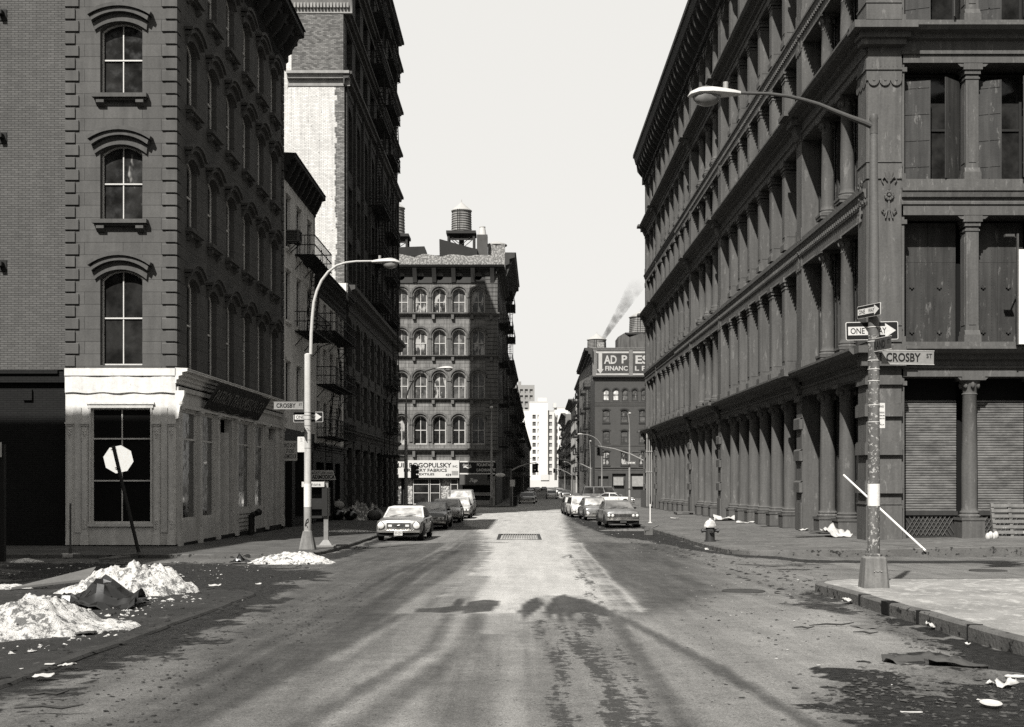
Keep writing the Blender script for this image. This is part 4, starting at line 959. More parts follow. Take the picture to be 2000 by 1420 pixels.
for k in range(4):
    xa = FX[k] + (.12 if k == 0 else .3); xb = FX[k+1] - .3; wd = xb - xa
    # roller shutter, ground floor
    z0, z1 = zb5 + .95, FL[0][1] - .75; m = MB(); z = z0
    while z < z1: m.profx([(0,z),(-.035,z+.008),(-.04,z+.05),(-.005,z+.078),(.02,z+.078),(.02,z)], 0, wd); z += .0875
    o = ff.put('roller_shutter', m.mesh('roller_shutter', RSH), xa, 0, .82)
    m = MB(); m.box(0, wd, .0, .3, z1, FL[0][1]); ff.put('shutter_box', m.mesh('shutter_box', gm('inside_black', .006)), xa, 0, .84)
    m = MB(); m.box(-.05, wd+.05, -.06, .1, z0-.14, z0); m.box(0, wd, .04, .08, zb5, z0-.14); m.box(0, wd, -.04, .06, zb5, zb5+.08)
    bb = m.mesh('base_panel', IRD); o = ff.put('base_panel', bb, xa, 0, .82)
    m = MB(); q = -.8
    while q < wd + .8:
        for s in (-1, 1):
            pa, pb = (q, zb5+.1), (q + s*.42, zb5+.78)
            if min(pa[0], pb[0]) > 0 and max(pa[0], pb[0]) < wd: m.tube([(pa[0], -.0, pa[1]), (pb[0], .0, pb[1])], .016, 4)
        q += .15
    ob('lattice', m.mesh('lattice', IR), o)
    # closed shutters, second floor
    z0, z1 = FL[1][0], FL[1][1]
    m = MB(); m.box(0, wd, 0, .05, z0, z1-.1)
    for j in range(2):
        for rx in (.25, .75): 
            zz = z0+.15
            while zz < z1-.3: m.ell((wd*(j*.5+.5*rx), -.004, zz), (.012,.01,.012), 5, 3); zz += .12
        hinge(m, wd*(j*.5+.2), z0+.45); hinge(m, wd*(j*.5+.2), z0+2.0)
    m.box(wd*.5-.012, wd*.5+.012, -.02, 0, z0, z1-.1); m.box(0, wd, -.006, 0, z0+2.85, z0+2.88)
    ff.put('closed_shutters', m.mesh('closed_shutters', PNL), xa, 0, .85)
    # windows and open shutters above
    for fi in (2, 3, 4):
        z0, z1 = FL[fi][0], FL[fi][1]; hh = z1-z0-.1
        fr, pn = win_mesh(wd, hh, 0, gm('window_black', .02), G_DK, .0, rows=(.5,), cols=(), bar=.09)
        o = ff.put('window', fr, xa, z0, .95); ob('pane', pn, o)
        m = MB(); sw = wd*.46; m.box(0, sw, -.02, .02, .03, hh-.4)
        for zz in (.5, 1.4, 2.3, 3.2):
            if zz < hh-.5: m.box(.04, sw-.04, -.035, -.02, zz, zz+.05)
        m.box(sw*.5-.02, sw*.5+.02, -.035, -.02, .1, hh-.45); me = m.mesh('open_shutter', PNL)
        ang = [(18, 118), (25, 160), (12, 140), (20, 120)][(k + fi) % 4]
        ff.put('open_shutter', me, xa, z0, .5, rz=-R(ang[0])); ff.put('open_shutter', me, xb, z0, .5, rz=-R(ang[1]))
# ---------------- beyond the avenue ----------------
SK = .0178
def lx(d): return -2.4 + SK*(d-129)
def rx(d): return 12.3 + SK*(d-195)
# --- arcaded loft building ---
y6 = 129.0; zb6 = gz(y6) + .16; e6 = lambda py: Z(py, y6)
L5 = thing('arcaded_loft_building', 'five storey stone loft building with four rows of round arched windows over fabric shop', 'building', (lx(y6), y6, zb6))
f6 = Face(L5, lx(y6), y6, 0); f6s = Face(L5, lx(y6), y6, R(90) - SK)
STN = gm('soot_streaked_stone', .125, .9, .4, .35, .7, bump=.3, brick=(1.1, .42, .02, .05, .12)); STP = gm('soot_stone_trim', .085, .85, .4, .4, .7)
G_CU = glass('curtained_glass', .03, .15, .05, (.5, .22)); G_GR = glass('grey_glass', .05, .15, .05, (.6, .11))
xc_ = [X(px, y6) - lx(y6) for px in (934, 896, 858, 821, 784, 746, 708)]; hw = .70
rows6 = [(e6(b), e6(a)) for a, b in ((812, 868), (727, 781), (644, 696), (564, 615))]
ops = [(c-hw, c+hw, z0, z1, hw-.001) for (z0, z1) in rows6 for c in xc_]
m = MB(); wall(m, -17.6, 0, e6(905), e6(540), ops, .5); f6.put('wall', m.mesh('wall', STN))
rg = random.Random(5)
am = MB()
for k in range(2):
    r0, r1, y = ((.86, 1.0, -.16), (1.0, 1.06, -.09))[k]
    for j in range(12):
        t0, t1 = math.pi*j/12, math.pi*(j+1)/12
        p = [(r0*math.cos(t0), r0*math.sin(t0)), (r1*math.cos(t0), r1*math.sin(t0)), (r1*math.cos(t1), r1*math.sin(t1)), (r0*math.cos(t1), r0*math.sin(t1))]
        am.hexa([(p[0][0],y,p[0][1]),(p[1][0],y,p[1][1]),(p[1][0],.01,p[1][1]),(p[0][0],.01,p[0][1]),(p[3][0],y,p[3][1]),(p[2][0],y,p[2][1]),(p[2][0],.01,p[2][1]),(p[3][0],.01,p[3][1])])
for s in (-1, 1): am.box(s*.93-.11, s*.93+.11, -.2, .01, -.32, -.0); am.box(s*.93-.09, s*.93+.09, -.12, .01, -2.15, -.32)
arc = clean(am.mesh('arch_moulding', STP))
for (z0, z1) in rows6:
    for i, c in enumerate(xc_):
        if c + lx(y6) < -14.5: continue
        o = window(f6, c-hw, z0, 2*hw, z1-z0, hw-.001, gm('pale_sash', .34, .6, .3, 2), G_CU if (z0 > 12 and i in (0, 3)) or rg.random() < .15 else rg.choice([G_GR, G_GR, G_DK]), .42, bar=.10)
        ob('arch_moulding', arc, o, (hw, 0, z1-z0-hw+.06))
for i, (py, pr, h) in enumerate(((884, .55, .8), (786, .4, .5), (702, .4, .5), (619, .45, .6))):
    m = MB(); m.profx(lpro(e6(py-8), pr, h), -17.6, .35); k = -17
    while k < 0: m.box(k-.15, k+.15, -pr*.8, 0, e6(py-8)-h-.1, e6(py-8)-.2); k += 2.06
    f6.put('string_course', m.mesh('string_course', STP))
m = MB(); m.profx(cornice_prof(e6(520), 1.15, .9, 4), -17.6, .9); m.box(-17.6, 0, -.12, 0, e6(553), e6(540)); k = -16.9
while k < .2: m.profx([(-1.0,e6(526)),(-.5,e6(540)),(-.2,e6(552)),(0,e6(552)),(0,e6(526))], k-.22, k+.22); k += 2.06
m.box(-17.6, 0, -.01, .01, e6(552), e6(532)); f6.put('cornice', m.mesh('cornice', gm('soot_cornice', .04, .8, .3, 1)))
m = MB()
for k in range(8): m.tube([(xc_[0]-2.06*k+.0, -.03, e6(540)), (xc_[0]-2.06*k, -.12, e6(540))], .42, 14)
f6.put('roundel', m.mesh('roundel', STP))
m = MB(); z = e6(868)
while z < e6(535): m.box(-1.15, .0, -.16, .0, z, z+.38); m.box(-.02, .14, -.16, 1.0, z, z+.38); z += .44
f6.put('quoins', m.mesh('quoins', STP))
m = MB(); m.box(-17.6, -.3, 1.1, 21, zb6, e6(521)); f6.put('core', m.mesh('core', DBR))
m = MB(); n_ = 18; pts = [(-17.4, e6(521)), (-.3, e6(521))] + [(-.3-17.1*i/n_, e6(493)+.12*math.sin(i*1.9)+.1*math.sin(i*4.1)) for i in range(n_+1)]
m.prism(pts, 1.6, 2.0); f6.put('parapet_wall', m.mesh('parapet_wall', gm('spalled_brick', .12, .9, .6, 1.2, bump=.8, speck=(5, .5, .28))))
m = MB(); wall(m, 0, 21, zb6, e6(521), [(2+3.1*i, 3.3+3.1*i, z0, z1) for i in range(6) for z0, z1 in rows6], .3); f6s.put('side_wall', m.mesh('side_wall', DB4))
m = MB(); m.profx(cornice_prof(e6(520), .9, .9, 4), -.6, 21); f6s.put('cornice', m.mesh('cornice', gm('soot_cornice', .04)))
fire_escape(f6s, 7, 7, [rows6[i][0] for i in range(4)], 1.1)
# shop fronts of the arcaded building
m = MB(); wall(m, -17.6, 0, zb6-.2, e6(905), [(-17.3, -4.0, zb6, e6(930)), (-3.6, -.5, zb6+.9, e6(930))], .5); m.box(-17.3, -.5, .9, 1.0, zb6, e6(930)); f6.put('shop_wall', m.mesh('shop_wall', gm('shop_black', .012)))
CUR = gm('patterned_curtain', .12, .8, .3, 2, speck=(8, .5, .4))
for a, b, mt in ((-9.85, -9.0, CUR), (-5.9, -5.0, CUR), (-12.4, -10.2, gm('shop_display', .07, .6, .8, 2.2, speck=(3, .55, .35)))):
    m = MB(); m.box(a, b, .55, .6, zb6+.1, e6(934)); f6.put('window_curtain', m.mesh('window_curtain', mt))
for a, b in ((-9.0+.1, -7.2), (-7.1, -6.0), (-4.9, -4.1)):
    window(f6, a, zb6+.05, b-a, e6(936)-zb6, 0, gm('pale_sash', .34), G_DK, .3, name='shop_door', rows=(.45, .78), cols=(), bar=.07)
m = MB(); m.box(-3.6, -.5, .1, .3, e6(949), e6(930)); m.profx([(.1,e6(949)),(-1.0,e6(947)),(-1.0,e6(946.5)),(.1,e6(937))], -3.6, -.7)
f6.put('shop_awning', m.mesh('shop_awning', gm('awning_grey', .06, .8, .2, 2)))
m = MB(); m.box(-3.8, -.1, -.06, .2, zb6, zb6+.5); m.box(-3.8, -.1, -.12, .2, zb6+1.0, zb6+1.35); f6.put('counter_band', m.mesh('counter_band', gm('stall_white', .2, .7, .4, 2)))
m = MB(); m.box(-.62, -.1, -.1, .2, zb6, e6(930)); f6.put('striped_pier', m.mesh('striped_pier', gm('stall_white', .2)))
sg = tag(ob('shop_sign', None, None, (0, y6-.12, 0)), 'long white fabric shop sign with dark capitals on the ground floor of arcaded building', 'sign')
x0, x1 = X(760, y6), X(897, y6); z0, z1 = e6(933), e6(899)
m = MB(); m.box(x0, x1, -.15, .1, z0, z1); ob('panel', m.mesh('panel', gm('fabric_sign_white', .40, .6, .1, 1)), sg)  # plain white sign panel, its own even colour
put_text('lettering', sg, 'LOUIS BOGOPULSKY', X(882, y6)-X(761, y6), .50, (X(882, y6)+X(761, y6))/2, e6(908.6), -.17, ink, .02); put_text('lettering', sg, 'INC.', .55, .22, X(889.5, y6), e6(911), -.17, ink, .01)
put_text('lettering', sg, 'DRAPERY FABRICS', X(873, y6)-X(789, y6), .34, (X(873, y6)+X(789, y6))/2, e6(918.4), -.17, ink, .02)
put_text('lettering', sg, 'TEXTILES', X(848, y6)-X(813, y6), .23, X(831, y6), e6(926.2), -.17, ink, .02); put_text('lettering', sg, '459', .6, .26, X(876, y6), e6(927.5), -.17, ink, .02)
m = MB(); m.box(X(882.5, y6), X(895, y6), -.17, -.14, e6(928), e6(920)); ob('notice', m.mesh('notice', gm('sign_faded', .09)), sg)
sg = tag(ob('lunch_sign', None, None, (0, y6-.12, 0)), 'black luncheonette sign with white capitals and wave logo beside the long white shop sign', 'sign')
x0, x1 = X(899, y6), X(966, y6); m = MB(); m.box(x0, x1, -.15, .1, e6(924), e6(903)); ob('panel', m.mesh('panel', ink), sg)
m = MB(); m.box(x0-.05, x1+.05, -.2, .1, e6(926.5), e6(924)); m.box(x0-.05, x1+.05, -.2, .1, e6(903), e6(900.5)); ob('border', m.mesh('border', signw), sg)
put_text('lettering', sg, 'FOUNTAIN', 1.75, .30, X(947.5, y6), e6(908), -.17, signw, .02); put_text('lettering', sg, 'LUNCHEONETTE', 2.0, .30, X(949.5, y6), e6(918), -.17, signw, .02)
put_text('lettering', sg, 'Coca-Cola', .85, .26, X(912, y6), e6(908.5), -.17, signw, .015, shear=.4)
m = MB(); m.loft([[(x0+.35+.05*i, -.17, e6(913.2)+.06*math.sin(i*.45)-.05*1), (x0+.35+.05*i, -.17, e6(913.2)+.06*math.sin(i*.45)+.07)] for i in range(18)], False, False); ob('wave', m.mesh('wave', signw), sg)
sg = tag(ob('drink_sign', None, None, (0, y6-1.15, 0)), 'small grey awning panel with slanted white soda lettering under the black lunch sign', 'sign')
m = MB(); m.box(X(899, y6), X(952, y6), 0, .04, e6(946.5), e6(927)); ob('panel', m.mesh('panel', gm('awning_grey', .06)), sg); put_text('lettering', sg, '7up', .85, .5, X(925.5, y6), e6(939), -.02, signw, .03, shear=.3)
# roof things
WD = gm('tank_wood', .16, .9, .3, 2, .6, bump=.3)
def tank(cx, cy, zb_, r, h, leg, label, cone=1.0):
    t = thing('water_tank', label, 'water tank', (cx, cy, zb_), group='rooftop water tanks')
    m = MB(); m.lathe([(r*1.02, leg), (r*.97, leg+h)], n=28); ob('barrel', m.mesh('barrel', WD), t)
    m = MB(); m.lathe([(r*1.06, leg+h-.05), (r*1.06, leg+h+.03), (r*.05, leg+h+cone), (.03, leg+h+cone+.3)], n=20); ob('conical_roof', m.mesh('conical_roof', gm('tank_roof', .28, .7, .2, 2)), t)
    m = MB()
    for k in range(9):
        z = leg + .15 + h*.96*k/9; rr = r*(1.02-.05*(z-leg)/h) + .02; m.tube([(rr*math.cos(a*math.pi/12), rr*math.sin(a*math.pi/12), z) for a in range(25)], .035, 4, False)
    for a in (-1.9, -1.7): m.tube([(r*1.08*math.cos(a), r*1.08*math.sin(a), leg), (r*1.08*math.cos(a), r*1.08*math.sin(a), leg+h)], .03, 4)
    ob('hoops', m.mesh('hoops', FEM), t)
    m = MB(); q = r*.95
    m.box(-r*1.5, r*1.5, -r*1.3, r*1.3, leg-.32, leg); m.box(-r*1.35, r*1.35, -r*.9, -r*.8, leg-1.0, leg-.8)
    for sx in (-1, 1):
        for sy in (-1, 1): m.box(sx*q*1.35-.12, sx*q*1.35+.12, sy*q-.12, sy*q+.12, 0, leg-.3)
    for sy in (-1, 1):
        m.tube([(-q*1.3, sy*q, .3), (q*1.3, sy*q, leg-.4)], .04, 4); m.tube([(q*1.3, sy*q, .3), (-q*1.3, sy*q, leg-.4)], .04, 4); m.box(-q*1.3, q*1.3, sy*q-.08, sy*q+.08, leg*.25, leg*.25+.2)
    for sx in (-1, 1): m.tube([(sx*q*1.3, -q, .3), (sx*q*1.3, q, leg-.4)], .04, 4)
    m.cyl((0,0,0), (0,0,leg), .3); ob('steel_frame', m.mesh('steel_frame', gm('tank_steel', .03)), t); return t
tank(X(901.5, 138), 138, Z(508, 138), 1.12, 2.5, 3.1, 'round wooden water tank on a steel frame above the arcaded loft building')
tank(X(770, 140), 140, Z(505, 140), 1.2, 3.2, 2.6, 'water tank half hidden behind the corner of the tall brick block')
def roofbit(name, label, cat, pts, d, dep, mat):
    m = MB(); m.prism([(X(a, d)-X(pts[0][0], d), Z(b, d)-Z(pts[0][1], d)) for a, b in pts], 0, dep); return tag(ob(name, m.mesh(name, mat), None, (X(pts[0][0], d), d, Z(pts[0][1], d))), label, cat)
BK = gm('roof_tar', .022, .8, .3, 1)
roofbit('stair_bulkhead', 'black wedge shaped roof bulkhead in front of the water tank frame', 'roof bulkhead', [(859, 522), (932, 522), (932, 486), (921, 484), (860, 467), (858, 467)], 131.5, 3, BK)
roofbit('roof_shed', 'low dark roof shed on the arcaded building next to the tall block', 'roof shed', [(770, 500), (835, 500), (829, 481), (770, 483)], 133, 3, BK)
ch = roofbit('brick_chimney', 'square brick chimney with dark top and pale cone vent beside the water tank', 'chimney', [(931.5, 522), (952, 522), (952, 458), (931.5, 458)], 132, 1.4, gm('chimney_brick', .06, .9, .4, 1))
m = MB(); m.lathe([(.45, 0), (.3, .9), (.34, .92), (.34, .98)], n=14); ob('cone_vent', m.mesh('cone_vent', gm('vent_pale', .35)), ch, (.58, .7, Z(458,132)-Z(522,132)))
ch = roofbit('domed_chimney', 'wide mottled brick chimney with domed cap at the corner of arcaded roof', 'chimney', [(953, 524), (986, 524), (986, 477), (953, 477)], 133, 2, gm('spalled_brick', .12))
m = MB(); m.lathe([(1.15, 0), (1.15, .12), (.6, .35), (.2, .5), (.05, .52)], n=16); ob('domed_cap', m.mesh('domed_cap', gm('tank_roof', .2)), ch, (.95, 1, Z(477,133)-Z(524,133)))
# --- the rest of the left row ---
def left_block(name, label, ya, yb, ztop, mat, rows, cpr, n, fe=True, cz=1.2):
    b = thing(name, label, 'building', (lx(ya), ya, gz(ya)+.16)); f = Face(b, lx(ya), ya, R(90) - SK); L = yb - ya; p = L/n; h = (ztop - 2.6)/rows
    m = MB(); wall(m, 0, L, gz(yb)-.5, ztop, [(p*i+p*.28, p*i+p*.72, 2.6+h*j+.6, 2.6+h*(j+.8)) for i in range(n) for j in range(rows)] + [(p*i+p*.12, p*i+p*.88, gz(ya)+.3, 1.8) for i in range(n)], .35); m.box(.05, L-.05, .36, .4, gz(yb), ztop-.3); f.put('wall', m.mesh('wall', mat))
    m = MB(); m.profx(cornice_prof(ztop+.3, cpr, cz, 4), -.1, L+.1); k = .3
    while k < L: m.profx([(-cpr*.85,ztop),(-cpr*.3,ztop-cz*.8),(0,ztop-cz),(0,ztop)], k, k+.2); k += 1.6
    m.profx(cornice_prof(2.4, .4, .5, 3), 0, L); f.put('cornice', m.mesh('cornice', gm('soot_cornice', .04)))
    m = MB(); m.box(-11.5, -.5, 0, L, gz(yb)-.5, ztop); Face(b, lx(ya), ya, -SK).put('core', m.mesh('core', mat))
    if fe: fire_escape(f, L*.12, L*.32, [2.6+h*j+.5 for j in range(rows)], 1.15); fire_escape(f, L*.56, L*.32, [2.6+h*j+.5 for j in range(rows)], 1.15)
    return b
left_block('loft_building', 'tall dark loft block with deep projecting cornice just behind arcaded building', 150, 177, 29.3, DB4, 6, 1.7, 8, True, 3.2)
left_block('loft_building', 'dark walk-up with stacked fire escapes third in the left row past the avenue', 177.2, 214, 18.6, DST, 4, .9, 10)
left_block('loft_building', 'lower dark row building with fire escapes nearer the white office tower', 214.3, 300, 16.5, DB4, 4, .9, 20)
left_block('loft_building', 'farthest dark building on the left of the distant street', 300.4, 560, 15.2, DST, 4, .8, 50, False)
# --- right: brick building with painted sign ---
y7 = 195.0; e7 = lambda py: Z(py, y7); x7 = rx(y7)
R2 = thing('brick_corner_building', 'dark brick building with arched windows and pale painted advertising wall above its roof', 'building', (x7, y7, gz(y7)+.15))
f7 = Face(R2, x7, y7, 0); BR7 = gm('red_brick', .058, .9, .15, .3, .1, brick=(.24, .08, .012, .045, .1)); TR7 = gm('brick_trim', .085, .9, .4, .5)
def u7(px): return X(px, y7) - x7
rw = [(u7(1184), .48, 782.5, 760, .47), (u7(1203), .48, 782.5, 760, .47), (u7(1221), .48, 782.5, 760, .47), (u7(1240), .48, 782.5, 760, .47), (u7(1258), .48, 782.5, 760, .47)]
for a, b in ((825, 800.5), (865, 841), (908, 881.5)): rw += [(u7(px), .56, a, b, .16) for px in (1184, 1219.5, 1255)]
ops = [(c-h, c+h, e7(b), e7(t), r) for c, h, b, t, r in rw]
m = MB(); wall(m, 0, 20, e7(918), e7(740), ops, .3); f7.put('wall', m.mesh('wall', BR7))
BL7 = glass('drawn_blind', .3, .2, .02); GL7 = glass('grey_glass', .05)
for i, (a, b, c, d, r) in enumerate(ops): window(f7, a, c, b-a, d-c, r, gm('dark_sash', .03), BL7 if i in (0, 1) else (G_CU if i > 10 else GL7), .18, bar=.09, cols=())
m = MB()
for py, pr, h in ((734, .7, .8), (785, .15, .3), (791, .1, .15), (868, .15, .3), (912, .3, .5)): m.profx(lpro(e7(py), pr, h), -.4 if pr > .5 else 0, 20)
f7.put('string_course', m.mesh('string_course', TR7))
for c, h, b, t, r in rw:
    m = MB(); A = arcpts(c-h-.1, c+h+.1, e7(t)+.12, r+.05, 8); B_ = arcpts(c-h-.22, c+h+.22, e7(t)+.3, r+.08, 8)
    for (p, q), (s_, v) in zip(zip(A, A[1:]), zip(B_, B_[1:])): m.quad((p[0],-.07,p[1]),(q[0],-.07,q[1]),(v[0],-.07,v[1]),(s_[0],-.07,s_[1]))
    m.box(c-h-.1, c+h+.1, -.12, 0, e7(b)-.2, e7(b))
    f7.put('window_trim', clean(m.mesh('window_trim', gm('dark_trim', .035))))
m = MB(); m.box(.1, 20, .8, 12, gz(y7)-.3, e7(736)); m.quad((0,0,gz(y7)),(0,12,gz(y7)),(0,12,e7(736)),(0,0,e7(736))); f7.put('core', m.mesh('core', BR7))
m = MB(); wall(m, 0, 20, gz(y7), e7(918), [(.5, 2.2, gz(y7)+.2, e7(930)), (2.8, 5.0, gz(y7)+.2, e7(925)), (5.6, 8.4, gz(y7)+.2, e7(925)), (9, 12, gz(y7)+.2, e7(925))], .4); m.box(.5, 12, .4, .5, gz(y7), e7(924)); f7.put('shop_wall', m.mesh('shop_wall', gm('shop_grey', .05, .8, .4, 1)))
m = MB(); m.box(3, 4.6, -.1, .3, e7(948), e7(932)); m.box(6, 8, -.1, .3, e7(950), e7(930)); f7.put('shop_panel', m.mesh('shop_panel', gm('stall_white', .2)))
y8 = 204.0; e8 = lambda py: Z(py, y8)
R3 = thing('painted_wall_building', 'taller building whose end wall carries a faded painted advertisement in white capitals', 'building', (rx(y8), y8, gz(y8)+.15))
f8 = Face(R3, rx(y8), y8, 0); f8s = Face(R3, rx(y8), y8, R(-90) - SK); u8 = lambda px: X(px, y8) - rx(y8)
m = MB(); m.quad((0,0,gz(y8)),(22,0,gz(y8)),(22,0,e8(681)),(0,0,e8(681))); m.box(.1, 22, .02, 46, gz(y8)-.5, e8(684)); m.box(0, 22, -.1, .4, e8(681), e8(679)); f8.put('wall', m.mesh('wall', gm('pale_old_brick', .13, .9, .3, .5, brick=(.24, .08, .012, .1, .2))))
m = MB(); m.box(u8(1166), u8(1228), -.08, -.01, e8(732), e8(684)); m.box(u8(1236), 22, -.08, -.01, e8(732), e8(684)); sf = f8.put('painted_sign', m.mesh('painted_sign', gm('painted_black', .045, .9, .5, .7)))
m = MB()
for a, b in ((1164, 1228), (1236, 1300)):
    m.box(u8(a), u8(b), -.10, -.02, e8(732.5), e8(729.5)); m.box(u8(a), u8(b), -.10, -.02, e8(690), e8(686.5))
m.box(u8(1169), u8(1176), -.10, -.02, e8(725), e8(690)); m.prism([(u8(1172.5), e8(730)), (u8(1179), e8(721)), (u8(1166), e8(721))], -.11, -.02); 
f8.put('painted_border', m.mesh('painted_border', gm('painted_white', .30, .9, .3, 1)))
PW_ = gm('painted_white', .30)
f8.put('lettering', txt('AD', u8(1205)-u8(1180), 1.45, PW_, 0, .03), u8(1192), e8(702.5), -.12); f8.put('lettering', txt('P', u8(1225)-u8(1214), 1.4, PW_, 0, .03), u8(1219.5), e8(702), -.12)
f8.put('lettering', txt('ES', u8(1267)-u8(1241), 1.45, PW_, 0, .03), u8(1254), e8(702.5), -.12); f8.put('lettering', txt('FINANC', u8(1226)-u8(1182), .8, PW_, 0, .03), u8(1204), e8(719.5), -.12); f8.put('lettering', txt('L P', u8(1262)-u8(1240), .8, PW_, 0, .03), u8(1251), e8(719.5), -.12)
m = MB(); wall(m, -46, 0, gz(250), e8(684), [(-3.6-3.8*i, -2.0-3.8*i, 3+3.6*j, 5.3+3.6*j) for i in range(11) for j in range(5)], .4); f8s.put('side_wall', m.mesh('side_wall', DST))
m = MB(); m.profx(cornice_prof(e8(680), 1.4, 2.2, 4), -46, .6); f8s.put('cornice', m.mesh('cornice', gm('soot_cornice', .04)))
for k in range(2): fire_escape(f8s, -12-k*16, 8, [3+3.6*j for j in range(5)], 1.2)
tank(X(1165.5, 212), 212, Z(695, 212), 1.65, 2.2, .6, 'water tank with conical roof beside the smoking chimney', 1.1)
tank(X(1251, 216), 216, Z(690, 216), 2.0, 3.0, 3.4, 'highest water tank at the edge of the cast iron building', 1.2)
m = MB(); 
for a, b in ((1207, 1230), (1231, 1275)): m.prism([(X(a,210), Z(690,210)), (X(b,210), Z(690,210)), (X(b,210), Z(659,210)), ((X(a,210)+X(b,210))/2, Z(651,210)), (X(a,210), Z(658,210))], 210, 216)
tag(ob('roof_sheds', m.mesh('roof_shed', gm('shed_boards', .07, .9, .3, .6, .9)), None), 'grey boarded double roof shed with low gables behind the painted sign', 'roof shed')
m = MB(); m.box(X(1166.5,207), X(1180,207), 207, 208, Z(680,207), Z(668.5,207)); tag(ob('smoking_chimney', m.mesh('chimney', gm('spalled_brick', .12)), None), 'short broad chimney giving off dark smoke on the painted wall building', 'chimney')
# smoke
sm = MB(); pts = []; rr = []
for i in range(13):
    t = i/12; pts.append((X(1173 + 84*t**.95, 208+6*t), 208+8*t, Z(668 - 135*t, 208+6*t))); rr.append(.34 + 1.5*t**1.2)
sm.tube(pts, rr, 14); smo = ob('smoke', sm.mesh('smoke', None) if False else None, None) if False else None
me = bpy.data.meshes.new('smoke'); me.from_pydata(sm.v, [], sm.f); mt = bpy.data.materials.new('smoke_volume'); mt.use_nodes = True; nt_ = mt.node_tree; nt_.nodes.remove(nt_.nodes['Principled BSDF'])
pv = nt_.nodes.new('ShaderNodeVolumePrincipled'); nt_.links.new(pv.outputs[0], nt_.nodes['Material Output'].inputs['Volume']); pv.inputs['Color'].default_value = (.12, .118, .112, 1); n_ = N(nt_)
sx = nt_.nodes.new('ShaderNodeSeparateXYZ'); nt_.links.new(n_.geo(), sx.inputs[0])
fall = n_.ramp(sx.outputs[2], Z(665, 208), Z(535, 212), 1, 0, False); no = n_.noise(n_.geo(), .55, 3)
n_.link(n_.math('MULTIPLY', n_.math('MULTIPLY', n_.math('POWER', fall, 1.6), n_.ramp(no, .35, .65, .1, 1.3)), 1.3), pv.inputs['Density'])
me.materials.append(mt); stuff('smoke', me, 'thin dark smoke drifting up to the right from a roof chimney')
# --- rest of the right row ---
def right_block(name, label, ya, yb, ztop, mat, rows, cpr, n, fe=True, depth=14, fmat=None):
    b = thing(name, label, 'building', (rx(ya), ya, gz(ya)+.16)); f = Face(b, rx(ya), ya, R(-90) - SK); L = yb - ya; p = L/n; h = (ztop - 2.6)/rows
    m = MB(); wall(m, -L, 0, gz(yb)-.5, ztop, [(-p*i-p*.72, -p*i-p*.28, 2.6+h*j+.6, 2.6+h*(j+.8)) for i in range(n) for j in range(rows)], .35); f.put('wall', m.mesh('wall', mat))
    m = MB(); m.profx(cornice_prof(ztop+.3, cpr, 1.4, 4), -L, .3); m.profx(cornice_prof(2.4, .4, .5, 3), -L, 0); 
    for j in range(1, rows): m.profx(cornice_prof(2.7+h*j, .3, .4, 2), -L, 0)
    f.put('cornice', m.mesh('cornice', gm('soot_stone_trim', .05))); g = Face(b, rx(ya), ya, -SK)
    m = MB(); m.box(.4, depth, .02, L, gz(yb)-.5, ztop); m.quad((0,0,gz(yb)),(depth,0,gz(yb)),(depth,0,ztop),(0,0,ztop)); g.put('core', m.mesh('core', fmat or mat))
    if fe: fire_escape(f, -L*.9, L*.3, [2.6+h*j+.5 for j in range(rows)], 1.2); fire_escape(f, -L*.4, L*.3, [2.6+h*j+.5 for j in range(rows)], 1.2)
    return b
MST = gm('mid_stone', .11, .9, .35, .4, .3)
right_block('walk_up', 'brick walk-up with gabled top and fire escapes beside the painted wall building', 250.5, 288, 22.5, DB4, 5, .8, 9)
right_block('pale_cornice_building', 'pale building with bold overhanging cornice farther along the right row', 300, 345, 21.0, gm('pale_side', .26, .9, .3, .4, .3), 5, 1.8, 8, False)
right_block('walk_up', 'dark block with balconies past the pale building with bold cornice', 346, 420, 18, DST, 5, .9, 14)
right_block('walk_up', 'narrow dark block with tall cornice far down the right row', 421, 500, 24, MST, 6, 1.6, 12)
right_block('walk_up', 'last low block on the right before the white tower', 501, 590, 14, DST, 4, 1.0, 12, False)
# --- white tower at the end of the street ---
yw = 625.0; ew = lambda py: Z(py, yw); xw = lambda px: X(px, yw)
W1 = thing('white_office_tower', 'bright white slab tower with columns of square windows closing the street', 'building', (xw(1008), yw, gz(yw)))
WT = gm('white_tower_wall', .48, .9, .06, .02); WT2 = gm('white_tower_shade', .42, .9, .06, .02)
fw = Face(W1, 0, yw, 0)
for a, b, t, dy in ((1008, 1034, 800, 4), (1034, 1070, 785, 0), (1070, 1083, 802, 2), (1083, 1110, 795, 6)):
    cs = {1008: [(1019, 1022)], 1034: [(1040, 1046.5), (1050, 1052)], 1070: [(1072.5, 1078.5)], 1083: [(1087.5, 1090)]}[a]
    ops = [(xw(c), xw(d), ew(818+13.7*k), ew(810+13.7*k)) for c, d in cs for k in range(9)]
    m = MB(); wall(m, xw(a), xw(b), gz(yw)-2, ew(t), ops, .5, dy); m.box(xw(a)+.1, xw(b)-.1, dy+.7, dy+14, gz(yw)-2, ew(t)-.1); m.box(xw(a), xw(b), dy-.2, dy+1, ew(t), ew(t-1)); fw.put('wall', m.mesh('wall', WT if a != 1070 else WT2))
    m = MB(); q = ops[0]; m.box(q[0], q[1], dy+.45, dy+.5, 0, q[3]-q[2]); me = m.mesh('window', gm('tower_windows', .15))
    for q in ops: fw.put('window', me, 0, q[2])
m = MB(); m.box(xw(1050), xw(1068), 3, 9, ew(785), ew(776)); m.box(xw(1081), xw(1087), 5, 9, ew(795), ew(786)); fw.put('roof_plant', m.mesh('roof_plant', WT2))
